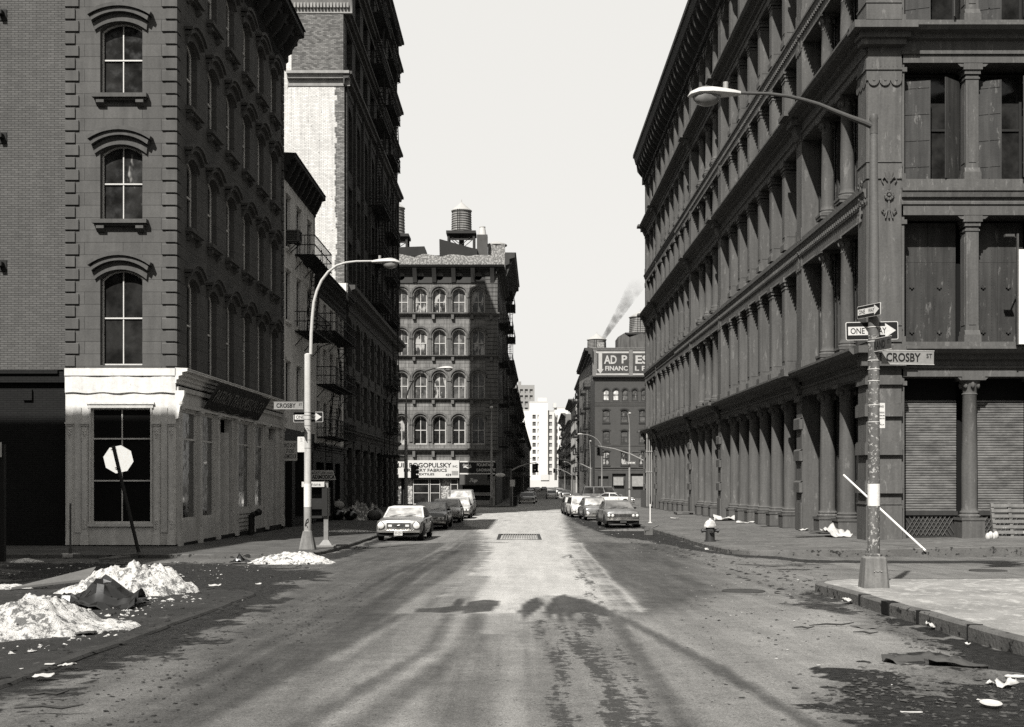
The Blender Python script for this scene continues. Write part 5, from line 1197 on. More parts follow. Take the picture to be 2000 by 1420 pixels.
W2 = thing('grey_tower', 'pale grey brick tower rising behind the white tower', 'building', (X(1008, 720), 720, gz(700)))  # tower's own pale grey
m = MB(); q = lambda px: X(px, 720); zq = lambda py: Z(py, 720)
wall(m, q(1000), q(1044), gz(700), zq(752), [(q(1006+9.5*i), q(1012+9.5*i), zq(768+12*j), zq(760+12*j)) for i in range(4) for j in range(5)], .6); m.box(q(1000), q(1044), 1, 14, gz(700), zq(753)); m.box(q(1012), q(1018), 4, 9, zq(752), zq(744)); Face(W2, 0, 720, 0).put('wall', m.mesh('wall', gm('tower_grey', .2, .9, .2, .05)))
m = MB(); m.box(X(985,600), X(1110,600), 600, 601, gz(600), Z(938, 600)); m.box(X(1056, 600), X(1072, 600), 599.5, 600, Z(938,600), Z(927,600)); tag(ob('boundary_wall', m.mesh('wall', WT2), None), 'low pale wall crossing the far end of the street in front of the towers', 'wall')
# --- buildings behind the camera: they shade the corner shopfront ---
for nm, lb, a, b, c, d, h in (('corner_block', 'brick block across the side street behind the viewer on the left', -48, -18.6, -14, 20.6, 24.3), ('rear_block', 'plain dark block behind the viewer on the right', 13, 40, -60, 3, 22), ('rear_block', 'dark block behind the viewer on the far left', -60, -30, -90, -40, 20)):
    B_ = thing(nm, lb, 'building', (a, c, 0)); f = Face(B_, a, c, 0)
    m = MB(); wall(m, 0, b-a, 0, h, [(1.5+3*i, 2.9+3*i, 1+3.8*j, 3.2+3.8*j) for i in range(int((b-a)/3)-1) for j in range(5)], .3); m.box(0.01, b-a-.01, .31, d-c-.31, 0, h-.1); f.put('wall', m.mesh('wall', DB4))
    for (xx_, yy_, rz_, L_) in ((b, c, 90, d-c), (a, d, -90, d-c), (b, d, 180, b-a)):
        m = MB(); wall(m, 0, L_, 0, h, [(1.5+3*i, 2.9+3*i, 1+3.8*j, 3.2+3.8*j) for i in range(int(L_/3)-1) for j in range(5)], .3); Face(B_, xx_, yy_, R(rz_)).put('wall', m.mesh('wall', DB4))
# ---------------- street lamps, signs and other furniture ----------------
GALV = gm('galvanised_steel', .19, .55, .3, 3, .5, spec=.3, metal=.1, peel=(.36, .10)); GALD = gm('flaking_pole_paint', .07, .7, .5, 3, .9, speck=(22, .56, .30)); ARM = gm('weathered_arm', .055, .6, .4, 3); CONC = gm('stained_base', .12, .8, .5, 1.5, .9)
LHW = gm('lamp_housing', .36, .45, .12, 4); LGL = glass('lamp_lens', .12, .1, .02)
def head(parent, loc, rz, L=.86):
    """cobra head pointing along -x from its joint"""
    m = MB(); st = [(0, .05, .05, 0), (.1, .07, .09, 0), (.3, .10, .14, 0), (.55, .12, .19, 0), (.8, .10, .17, 0), (.95, .06, .10, -.02), (1.0, .01, .02, -.04)]
    rings = []
    for t, hz, hy, dz in st: rings.append([(-t*L, hy*math.cos(a*math.pi/7), dz + hz*math.sin(a*math.pi/7)*(1. if a <= 7 else .35)) for a in range(14)])
    m.loft(rings); h = ob('lamp_head', clean(m.mesh('lamp_head', LHW)), parent, loc, rz)
    m = MB(); m.ell((-L*.64, 0, -.035), (.24, .15, .17), 14, 8); ob('lens', m.mesh('lens', LGL), h)
    m = MB(); m.cyl((-L*.28, 0, .08), (-L*.28, 0, .2), .045); ob('photocell', m.mesh('photocell', GALV), h); return h
def band(parent, r, z, h, mat, name='painted_band'): m = MB(); m.lathe([(r, z), (r, z+h)], n=16); return ob(name, m.mesh(name, mat), parent)
# right foreground lamp
d = 20.2; px_, pz = X(1706.5, d), gz(d) + .15
lr = thing('street_lamp', 'nearest street lamp with flaking pole, stained tapered base and arm reaching left', 'street lamp', (px_, d, pz), group='street lamps')
zz = lambda py: Z(py, d) - pz
m = MB(); m.lathe([(.10, zz(1090)), (.098, zz(1000)), (.0915, zz(655))], n=20); pole = ob('pole', m.mesh('pole', GALD), lr)
m = MB(); m.lathe([(.0915, zz(655)), (.085, zz(500)), (.058, zz(230)), (.058, zz(226))], n=20); ob('upper_pole', m.mesh('upper_pole', gm('dull_pole', .075, .6, .25, 2, .5, spec=.2)), lr)
m = MB(); m.lathe([(.066, zz(262)), (.066, zz(236)), (.075, zz(232)), (.06, zz(224)), (.02, zz(222))], n=16); ob('cap', m.mesh('cap', gm('cap_steel', .07, .5)), lr)
m = MB(); b = .215; t = .175; h = zz(1086)
for s_, z0, z1 in ((1, 0, h),): m.loft([[(x*b, y*b, 0) for x, y in ((-1,-.82),(-.82,-1),(.82,-1),(1,-.82),(1,.82),(.82,1),(-.82,1),(-1,.82))], [(x*t, y*t, h-.03) for x, y in ((-1,-.82),(-.82,-1),(.82,-1),(1,-.82),(1,.82),(.82,1),(-.82,1),(-1,.82))], [(x*t*.8, y*t*.8, h) for x, y in ((-1,-.82),(-.82,-1),(.82,-1),(1,-.82),(1,.82),(.82,1),(-.82,1),(-1,.82))]])
ob('base', m.mesh('base', CONC), lr)
m = MB()
for k in range(8): a = k*math.pi/4+.4; m.cyl((.12*math.cos(a), .12*math.sin(a), h), (.12*math.cos(a), .12*math.sin(a), h+.04), .015, n=6)
m.lathe([(.14, h), (.14, h+.03), (.11, h+.05)], n=14); ob('flange', m.mesh('flange', GALD), lr)
A = lambda x, y: (X(x, d) - px_, 0, zz(y))
m = MB(); m.tube([A(1705,247), A(1690,240), A(1660,229), (A(1630,217)), A(1600,204), A(1570,195), A(1540,188), A(1500,183), A(1443,181.5)], [.055,.05,.042,.038,.033,.031,.029,.027,.025], 10); ob('arm', m.mesh('arm', ARM), lr)
head(lr, A(1446, 184), 0, .88)
band(lr, .102, zz(988), zz(945)-zz(988), gm('white_band', .5, .6, .08))
m = MB()
for py in (722, 745, 792, 825, 705, 668, 640): m.lathe([(.101, zz(py)), (.101, zz(py)+.012)], n=16)
ob('straps', m.mesh('straps', signw), lr)
m = MB()
for k in range(5): m.box(-.06+.03*k, -.04+.03*k, -.21, -.20, h*.52+.01*(k%2), h*.52+.02); 
m.box(-.03, -.02, -.206, -.19, h*.4, h*.65); ob('scratch', m.mesh('scratch', signdim), lr)
# left lamp
d = 36.8; px_, pz = X(601, d), gz(d) + .12
ll = thing('street_lamp', 'pale street lamp at the left kerb corner carrying street signs, arm curving right', 'street lamp', (px_, d, pz), group='street lamps')
zz = lambda py: Z(py, d) - pz; A = lambda x, y: (X(x, d) - px_, 0, zz(y))
m = MB(); m.lathe([(.115, zz(1045)), (.105, zz(900)), (.10, zz(692)), (.04, zz(690))], n=18); ob('lower_pole', m.mesh('lower_pole', gm('pale_pole', .36, .55, .25, 2, .5, speck=(6, .66, .1))), ll)
m = MB(); m.tube([A(607,692), A(608,650), A(610,620), A(613,590), A(619,568), A(628,548), A(641,531), A(657,519), A(675,513), A(695,510.5), A(728,510)], [.052,.05,.048,.046,.044,.042,.04,.038,.034,.03,.026], 10); ob('arm', m.mesh('arm', LHW), ll)
head(ll, A(726, 512), R(180), .88)
m = MB(); b = .24; t = .16; h = zz(1037); oc = ((-1,-.75),(-.75,-1),(.75,-1),(1,-.75),(1,.75),(.75,1),(-.75,1),(-1,.75))
m.loft([[(x*b, y*b, 0) for x, y in oc], [(x*t, y*t, h-.14) for x, y in oc], [(x*t*.8, y*t*.8, h) for x, y in oc]]); ob('base', m.mesh('base', CONC), ll)
band(ll, .118, zz(990), zz(945)-zz(990), gm('white_band', .5)); band(ll, .117, zz(1036), zz(990)-zz(1036), gm('grey_band', .2, .7, .3, 4))
m = MB(); m.tube([(-.06,-.122,zz(1027)), (-.02,-.124,zz(1016)), (.03,-.124,zz(1012)), (.03,-.124,zz(1019)), (-.04,-.124,zz(1023)), (.02,-.124,zz(1030))], .012, 5); ob('scrawl', m.mesh('scrawl', ink), ll)
m = MB()
for py in (806, 812, 820, 832, 842, 860, 876): m.lathe([(.108, zz(py)), (.108, zz(py)+.02)], n=16)
ob('straps', m.mesh('straps', GALV), ll)
def lamp_mid(d, px, top, tipx, tipy, label, base_py=None, group='street lamps', curve=.5, th=1.):
    pz = gz(d) + .12; x0 = X(px, d); t = thing('street_lamp', label, 'street lamp', (x0, d, pz), group=group)
    zz = lambda py: Z(py, d) - pz; dx = X(tipx, d) - x0
    m = MB(); m.lathe([(.13*th, 0), (.11*th, .1), (.10*th, zz(top)*.45), (.07*th, zz(top)*.75), (.05*th, zz(top)*.85)], n=12); ob('pole', m.mesh('pole', GALV), t)
    m = MB(); zt = zz(tipy); z1 = zz(top)*.83; pts = [(0, 0, z1)] + [(dx*(1-math.cos(a*math.pi/16)), 0, z1 + (zt-z1)*math.sin(a*math.pi/16)) for a in range(1, 9)]
    m.tube(pts, .04*th, 8); ob('arm', m.mesh('arm', GALV), t)
    if abs(dx) > .3: head(t, (dx, 0, zt), 0 if dx < 0 else R(180), .8)
    else: m = MB(); m.ell((0, -.3, zt), (.17, .45, .13), 10, 6); ob('lamp_head', m.mesh('lamp_head', LHW), t)
    m = MB(); m.lathe([(.22*th, 0), (.15*th, .9)], n=8); ob('base', m.mesh('base', CONC), t); return t
l3 = lamp_mid(68, 793, 740, 858, 719, 'second lamp on the left kerb with curved arm over the parked cars')
lc = lamp_mid(123.5, 960, 800, 960.5, 796, 'thin lamp post on the far corner in front of the luncheonette')
lamp_mid(135, 1229.5, 812, 1225, 808, 'lamp post beyond the cast iron building with one way sign', th=1.1)
lamp_mid(178, 1175.5, 858, 1138, 848, 'lamp with long arm in front of the brick corner building')
lamp_mid(185, 1153, 890, 1151, 862, 'bare grey pole left of the long armed lamp')
lamp_mid(230, 1000, 862, 1017, 858, 'far lamp at left against the dark fire escapes')
lamp_mid(290, 1022, 900, 1040, 895, 'farthest lamp on the left near the white tower')
lamp_mid(280, 1117, 905, 1104, 902, 'distant lamp on the right row')
lamp_mid(360, 1103, 920, 1093, 917, 'most distant lamp on the right row')
# traffic signals
def signal(parent, loc, rz=0, s=1.):
    m = MB(); m.box(-.15*s, .15*s, -.14*s, .14*s, 0, .95*s); o = ob('signal_head', m.mesh('signal_head', gm('signal_case', .03, .5)), parent, loc, rz)
    m = MB()
    for k in range(3): m.lathe([(.13*s, 0), (.13*s, .22*s)], n=10) if False else m.tube([(0, -.14*s, (.17+.3*k)*s), (0, -.34*s, (.17+.3*k)*s)], .12*s, 10, False)
    ob('visor', m.mesh('visor', gm('signal_case', .03)), o); return o
def mast(d, px, base_py, x1, y1, x2, y2, label, sig=True):
    pz = gz(d) + .1; x0 = X(px, d); t = thing('traffic_signal', label, 'traffic signal', (x0, d, pz), group='traffic signals on mast arms'); zz = lambda py: Z(py, d) - pz
    m = MB(); m.lathe([(.12, 0), (.1, zz(y1)+.2)], n=10); ob('pole', m.mesh('pole', gm('mast_grey', .07, .6)), t)
    dx = X(x2, d) - x0; m = MB(); m.tube([(0, 0, zz(y1)-.1), (dx*.3, 0, zz(y1)+(zz(y2)-zz(y1))*.42), (dx*.65, 0, zz(y1)+(zz(y2)-zz(y1))*.8), (dx, 0, zz(y2))], [.08,.065,.05,.035], 8); ob('mast_arm', m.mesh('mast_arm', GALV), t)
    if sig: signal(t, (dx, -.05, zz(y2)-1.05), 0); signal(t, (dx+(.32 if dx < 0 else -.32), .1, zz(y2)-1.1), R(90))
    return t
mast(126, 997.5, 985, 997, 918, 1048, 903, 'signal on a mast arm from the left far corner')
mast(131, 1258, 985, 1258, 898, 1168, 871, 'signal mast arching left from the cast iron building corner')
mast(180, 1156, 970, 1154, 915, 1093, 896, 'second mast arm at right reaching toward the white tower')
mast(260, 1118, 960, 1118, 928, 1082, 914, 'small distant mast arm on the right')
ts = thing('kerb_signal', 'dark three light signal strapped to the second left lamp', 'traffic signal', (X(800, 67.6), 67.6, Z(936, 67.6))); signal(ts, (.22, 0, 0), R(75), .85)
# ---- signs ----
def rrect(m, x0, x1, z0, z1, r, y0, y1):
    pts = []
    for cx, cz, a0 in ((x1-r, z1-r, 0), (x0+r, z1-r, 90), (x0+r, z0+r, 180), (x1-r, z0+r, 270)):
        for k in range(5): a = R(a0 + 22.5*k); pts.append((cx + r*math.cos(a), cz + r*math.sin(a)))
    m.prism(pts, y0, y1); return m
def one_way(loc, rz, w, label, rx_=0, flip=False):
    h = w*.345; t = tag(ob('one_way_sign', None, None, loc, rot=(0, rx_, rz)), label, 'sign', 'one way signs')
    m = MB(); rrect(m, -w/2, w/2, -h/2, h/2, w*.03, 0, .012); ob('panel', m.mesh('panel', signw), t)
    m = MB(); rrect(m, -w/2+w*.014, w/2-w*.014, -h/2+w*.014, h/2-w*.014, w*.022, -.004, .001); ob('black_field', m.mesh('black_field', ink), t)
    m = MB(); s = -1 if flip else 1; a = [(-w*.455, -h*.235), (w*.25, -h*.235), (w*.25, -h*.40), (w*.455, 0), (w*.25, h*.40), (w*.25, h*.235), (-w*.455, h*.235)]
    a = [(x*s, z) for x, z in a]; a = a if s > 0 else a[::-1]; m.prism(a, -.008, -.003); ob('arrow', clean(m.mesh('arrow', signw)), t)
    for tx, xc, tw in (('ONE', -.275, .27), ('WAY', .135, .27)):
        ob('lettering', txt(tx, w*tw, h*.33, ink, .0, .012), t, (w*xc*(s if not flip else 1), -.0105, 0))
    return t
one_way((X(1703, 20.36), 20.36, Z(646, 20.36)), 0, .885, 'large one way sign behind the nearest lamp pole, pointing right', R(-1.2))
one_way((X(1700, 20.0), 20.1, Z(607, 20.1)), R(-68), .60, 'small one way sign turned edge-on above the larger one')
one_way((X(602, 37.0), 37.0, Z(814.5, 37.0)), 0, .905, 'one way sign behind the left corner lamp pole', R(-.6))
one_way((X(1232, 134.6), 134.6, Z(904, 134.6)), 0, 1.0, 'distant one way sign with arrow pointing left', 0, True)
def street_sign(loc, rz, w, h, s1, s2, label, mat=None, rx_=0):
    t = tag(ob('street_name_sign', None, None, loc, rot=(0, rx_, rz)), label, 'sign', 'street name signs')
    m = MB(); m.box(-w/2, w/2, 0, .01, -h/2, h/2); ob('panel', m.mesh('panel', mat or gm('name_sign', .17, .5, .2, 3)), t)
    m = MB(); m.box(-w/2-.006, w/2+.006, -.006, .014, -h/2-.012, -h/2); m.box(-w/2-.006, w/2+.006, -.006, .014, h/2, h/2+.012); ob('edging', m.mesh('edging', gm('name_edge', .3)), t)
    ob('lettering', txt(s1, w*.66, h*.68, ink, 0, .022), t, (-w*.085, -.006, 0))
    if s2: ob('lettering', txt(s2, w*.11, h*.34, ink, 0, .01), t, (w*.41, -.006, h*.14))
    return t
street_sign((X(1773, 20.15), 20.15, Z(698, 20.15)), 0, .87, .215, 'CROSBY', 'ST', 'street name sign reading sideways from the nearest lamp pole', rx_=R(.8))
street_sign((X(563.5, 36.85), 36.85, Z(792, 36.85)), 0, .89, .20, 'CROSBY', 'ST', 'street name sign left of the pale corner lamp')
street_sign((X(1717, 20.0), 19.95, Z(673, 20.0)), R(-74), .62, .2, 'GRAND', 'ST', 'dim street name sign turned nearly edge-on at the nearest lamp', gm('name_dim', .04, .5))
street_sign((X(590.5, 36.8), 36.7, Z(835, 36.8)), R(-80), .6, .27, 'GRAND', 'ST', 'small dark edge-on sign under the left one way sign', gm('name_dim', .04, .5))
street_sign((X(1243, 134.5), 134.5, Z(884, 134.5)), 0, 1.0, .28, 'BROADWAY', None, 'dim street name sign on the far right corner lamp', gm('name_dim', .04, .5))
def paper_sign(d, x0, x1, y0, y1, label, lines, name='parking_sign', mat=None):
    w, h = (x1-x0)*d/F, (y1-y0)*d/F; t = tag(ob(name, None, None, (X((x0+x1)/2, d), d, Z((y0+y1)/2, d))), label, 'sign')
    m = MB(); rrect(m, -w/2, w/2, -h/2, h/2, w*.08, 0, .01); ob('panel', m.mesh('panel', mat or signw), t)
    for s_, hw_, hh, zc in lines: ob('lettering', txt(s_, w*hw_, h*hh, ink, 0, .01), t, (0, -.005, h*zc))
    return t
paper_sign(20.18, 1717, 1728.5, 787, 836, 'narrow white parking notice on the right side of the nearest lamp pole', [('NO', .6, .08, .36), ('PARKING', .8, .07, .12), ('8AM-6PM', .8, .05, 0), ('MON-FRI', .8, .05, -.12), ('<->', .7, .05, -.36)])
paper_sign(36.75, 581, 596, 853, 883, 'blank white notice on the left side of the pale corner lamp', [('NO', .2, .06, .36), ('STOPPING', .25, .04, .22)])
t = paper_sign(56.9, 552.5, 580.5, 861, 900, 'white gallery sign with hand painted capitals on the corner building end', [('GRACE GALLERY', .86, .22, .28), ('STUDIO', .6, .2, 0), ('ADIMODICA', .86, .24, -.27)], 'gallery_sign')
d = 60.0; t = tag(ob('sculpture_sign', None, None, (X(632, d), d, Z(928, d))), 'white slanted sculpture studio sign with black capitals behind the pale lamp', 'sign')
w_, h_ = 48*d/F, 19*d/F; m = MB(); m.prism([(-w_/2, -h_/2), (w_/2, -h_/2), (w_/2-.13, h_/2), (-w_/2, h_/2)], 0, .05); ob('panel', m.mesh('panel', signw), t)
m = MB(); m.prism([(-w_/2-.02, -h_/2-.02), (w_/2+.02, -h_/2-.02), (w_/2-.11, h_/2+.02), (-w_/2-.02, h_/2+.02)], .02, .06); ob('frame', m.mesh('frame', ink), t)
ob('lettering', txt('SCULPTURE', w_*.56, h_*.26, ink, 0, .02), t, (-w_*.2, -.006, h_*.24)); ob('lettering', txt('STUDIO', w_*.24, h_*.18, ink, 0, .02), t, (w_*.26, -.006, h_*.2)); ob('lettering', txt('ADIMODICA', w_*.92, h_*.42, ink, 0, .03), t, (-w_*.01, -.006, -h_*.18))
# white banner at right edge
d = 40.3; t = tag(ob('white_banner', None, None, (X(1988, d), d, Z(580, d))), 'tall white banner sign with pale letters cut off at the right edge', 'banner')
m = MB(); m.box(0, 1.9, -.06, 0, -1.58, 1.58); ob('panel', m.mesh('panel', gm('banner_white', .5, .6, .05)), t)
for i, c in enumerate('FORSALE'[:4]): ob('lettering', txt('L', .28, .4, gm('banner_grey', .36), 0, .04), t, (.22, -.07, 1.0 - i*.7)) if False else None
m = MB(); m.box(-.05, -.0, -.08, .02, -1.6, 2.1); m.tube([(-.1, -.1, 1.95), (-.45, -.5, 1.95)], .025, 6); m.box(-.65, -.35, -.6, -.45, 1.9, 1.98); ob('bracket', m.mesh('bracket', ARM), t)
# bent stop sign seen from behind
d = 33.6; pb = G(273.5, 1089, .04); d = pb[1]; pz = gz(d) + .03
ss = thing('stop_sign', 'leaning octagonal sign seen from its bare pale back on a tilted dark post', 'sign', (pb[0], d, pz))
q0 = (0, 0, 0); q1 = (X(221, d) - pb[0], 0, Z(870, d) - pz)
m = MB(); m.tube([q0, q1], .05, 8); m.box(-.01, .01, -.01, .01, 0, .1); ob('post', m.mesh('post', gm('post_dark', .018, .6)), ss)
cx_, cz_ = X(228.5, d) - pb[0], Z(897, d) - pz; rr_ = 28.5*d/F; m = MB(); th = math.atan2(q1[2], q1[0]) - math.pi/2
m.prism([(rr_*math.cos(th + R(22.5+45*k)), rr_*math.sin(th + R(22.5+45*k))) for k in range(8)], -.008, .008); ob('sign_back', m.mesh('sign_back', gm('bare_aluminium', 1.25, .16, .05, 3, metal=1, bump=.05)), ss, (cx_, .12, cz_), rot=(R(-10), 0, R(15)))
m = MB()
for t_ in (.985, .80): m.ell((q1[0]*t_, -.06, q1[2]*t_), (.09,.02,.02), 8, 4)
ob('bolts', m.mesh('bolts', ARM), ss)
# post with weighted base
pb = G(137.5, 1088, .03); pz = gz(pb[1]) + .03
t = thing('base_post', 'thin grey post standing in a round pale drum base at left', 'post', (pb[0], pb[1], pz))
m = MB(); m.lathe([(.25, 0), (.25, .08), (.24, .1)], n=20); ob('drum_base', m.mesh('drum_base', gm('drum_white', .3, .7, .4, 3)), t)
m = MB(); m.tube([(0,0,.1), (0,0,Z(983, pb[1])-pz)], .028, 8); m.cyl((0,0,.1), (0,0,.25), .05, n=8); ob('post', m.mesh('post', gm('post_grey', .06, .6, .3, 4)), t)
pb = G(4.5, 1097, .03); pz = gz(pb[1]) + .03; t = thing('dark_post', 'black street post with an edge-on plate at the left edge', 'post', (pb[0], pb[1], pz))
m = MB(); m.box(-.07, .07, -.07, .07, 0, Z(868, pb[1]) - pz); ob('post', m.mesh('post', gm('post_dark', .018)), t)
m = MB(); m.box(-.03, .02, -.32, -.08, Z(893, pb[1])-pz, Z(864, pb[1])-pz); ob('plate', m.mesh('plate', signw), t)
# fire hydrant
pb = G(1387, 1057, .17); pz = gz(pb[1]) + .15 + .02*(pb[0]-6.25)
hy = thing('fire_hydrant', 'dark stubby fire hydrant with worn pale bonnet near the right kerb', 'fire hydrant', (pb[0], pb[1], pz))
HB = gm('hydrant_black', .02, .5, .4, 5, spec=.4); m = MB(); m.lathe([(.20, 0), (.20, .05), (.165, .06), (.155, .5), (.17, .52)], n=20); ob('barrel', m.mesh('barrel', HB), hy)
m = MB(); m.lathe([(.215, .50), (.215, .56), (.20, .58), (.185, .63), (.15, .70), (.09, .75), (.04, .765), (.04, .80), (.02, .81)], n=20); ob('bonnet', m.mesh('bonnet', gm('hydrant_bonnet', .26, .5, .4, 6, peel=(.5, .5))), hy)
for a, L_ in ((180, .24), (0, .24), (-90, .22)):
    c_, s_ = math.cos(R(a)), math.sin(R(a)); m = MB(); m.tube([(c_*.12, s_*.12, .38), (c_*L_, s_*L_, .38)], .055, 10); m.tube([(c_*L_, s_*L_, .38), (c_*(L_+.06), s_*(L_+.06), .38)], .075, 8); m.tube([(c_*(L_+.06), s_*(L_+.06), .38), (c_*(L_+.09), s_*(L_+.09), .38)], .025, 5); ob('nozzle', m.mesh('nozzle', HB), hy)
# stake pipe on the right pavement
pb = G(1270, 1021, .17); pz = gz(pb[1])+.16; m = MB(); m.tube([(0,0,0),(0,0,1.02)], .04, 8); m.lathe([(.12,0),(.12,.03),(.05,.05)], n=10); tag(ob('white_stake', m.mesh('stake', gm('white_band', .5)), None, (pb[0], pb[1], pz)), 'thin white pipe standing on the right pavement beside the parked coupe', 'post')
# fallen leaning sign post
pb = G(1808, 1074, .2); d0 = pb[1]; z0_ = gz(d0)+.17; d1 = 38.4
t = thing('leaning_pole', 'slim white pole tilting steeply to the left behind the nearest lamp', 'pole', (pb[0], d0, z0_))
m = MB(); m.tube([(0,0,0), (X(1648, d1)-pb[0], d1-d0, Z(928, d1)-z0_)], .033, 10); ob('shaft', m.mesh('shaft', gm('white_band', .5)), t); 
# telephone booth
d = 38.6; x0, x1 = X(597, d), X(641, d); pz = gz(d)+.12; t = thing('phone_booth', 'open street telephone booth on a single leg behind the pale corner lamp', 'phone booth', (x0, d, pz)); zz = lambda py: Z(py, d) - pz; W_ = x1-x0
m = MB(); m.box(0, .03, 0, .6, zz(1010), zz(952)); m.box(W_-.2, W_-.03, 0, .6, zz(1008), zz(952)); m.box(.03, W_-.2, .5, .6, zz(1010), zz(952)); m.box(.1, W_-.25, .3, .5, zz(995), zz(965)); m.box(0, W_-.2, 0, .6, zz(1012), zz(1008)); ob('hood', m.mesh('hood', gm('booth_dark', .02, .5, .3, 4)), t)
m = MB(); m.box(-.12, W_-.12, -.04, .64, zz(951), zz(941)); ob('sign_box', m.mesh('sign_box', gm('booth_sign', .38, .5, .1)), t); ob('lettering', txt('phone', .36, .12, gm('booth_grey', .16), 0, .01), t, (W_*.42, -.05, zz(946.5)))
m = MB(); m.box(W_-.16, W_-.02, .1, .22, 0, zz(940)); ob('leg', m.mesh('leg', gm('booth_leg', .16, .5, .3, 3)), t); m = MB(); m.prismz([(W_-.42,-.15),(W_+.25,-.15),(W_+.18,.45),(W_-.36,.45)], 0, .05); m.hexa([(W_-.3,.0,.05),(W_+.12,.0,.05),(W_+.12,.35,.05),(W_-.3,.35,.05),(W_-.17,.09,.22),(W_-.01,.09,.22),(W_-.01,.23,.22),(W_-.17,.23,.22)]); ob('foot_plate', m.mesh('foot_plate', gm('booth_leg', .16)), t)
# litter basket and post at the far left corner
t = thing('litter_basket', 'small dark wire litter basket by the far corner kerb', 'litter basket', (X(1005, 124), 124.8, gz(124)+.14)); m = MB(); m.lathe([(.28, 0), (.34, .95)], n=12, caps=False); [m.lathe([(.30+.02*k, .1+.27*k), (.30+.02*k, .15+.27*k)], n=12) for k in range(4)]; ob('basket', m.mesh('basket', FEM), t)
t = thing('bus_stop_sign', 'pale bus stop plate on a thin post at the far left corner', 'sign', (X(1001, 124), 124.2, gz(124)+.14)); m = MB(); m.tube([(0,0,0),(0,0,2.6)], .04, 6); ob('post', m.mesh('post', GALV), t); m = MB(); m.box(-.25, .25, -.04, -.01, 2.0, 2.7); ob('plate', m.mesh('plate', signw), t)
t = tag(ob('round_shop_sign', None, None, (X(977, 128.3), 128.2, Z(928, 128.2))), 'oval pale shop sign jutting out under the luncheonette corner', 'sign'); m = MB(); m.ell((0,0,0), (.55,.08,.22), 14, 6); ob('panel', m.mesh('panel', signw), t)
# manhole covers
MHC = gm('cover_iron', .05, .6, .4, 4, metal=.3)
for px, py, r, lb in ((1452, 1155, .38, 'thin round manhole cover in the light asphalt at right'), (1930, 1115, .42, 'round manhole cover on the side street at far right')):
    g_ = G(px, py); m = MB(); m.lathe([(r, -.02), (r, .008), (r*.93, .008), (r*.93, .003), (r*.02, .004)], n=28); tag(ob('manhole_cover', m.mesh('cover', MHC), None, (g_[0], g_[1], gz(g_[1])+.006)), lb, 'manhole cover')
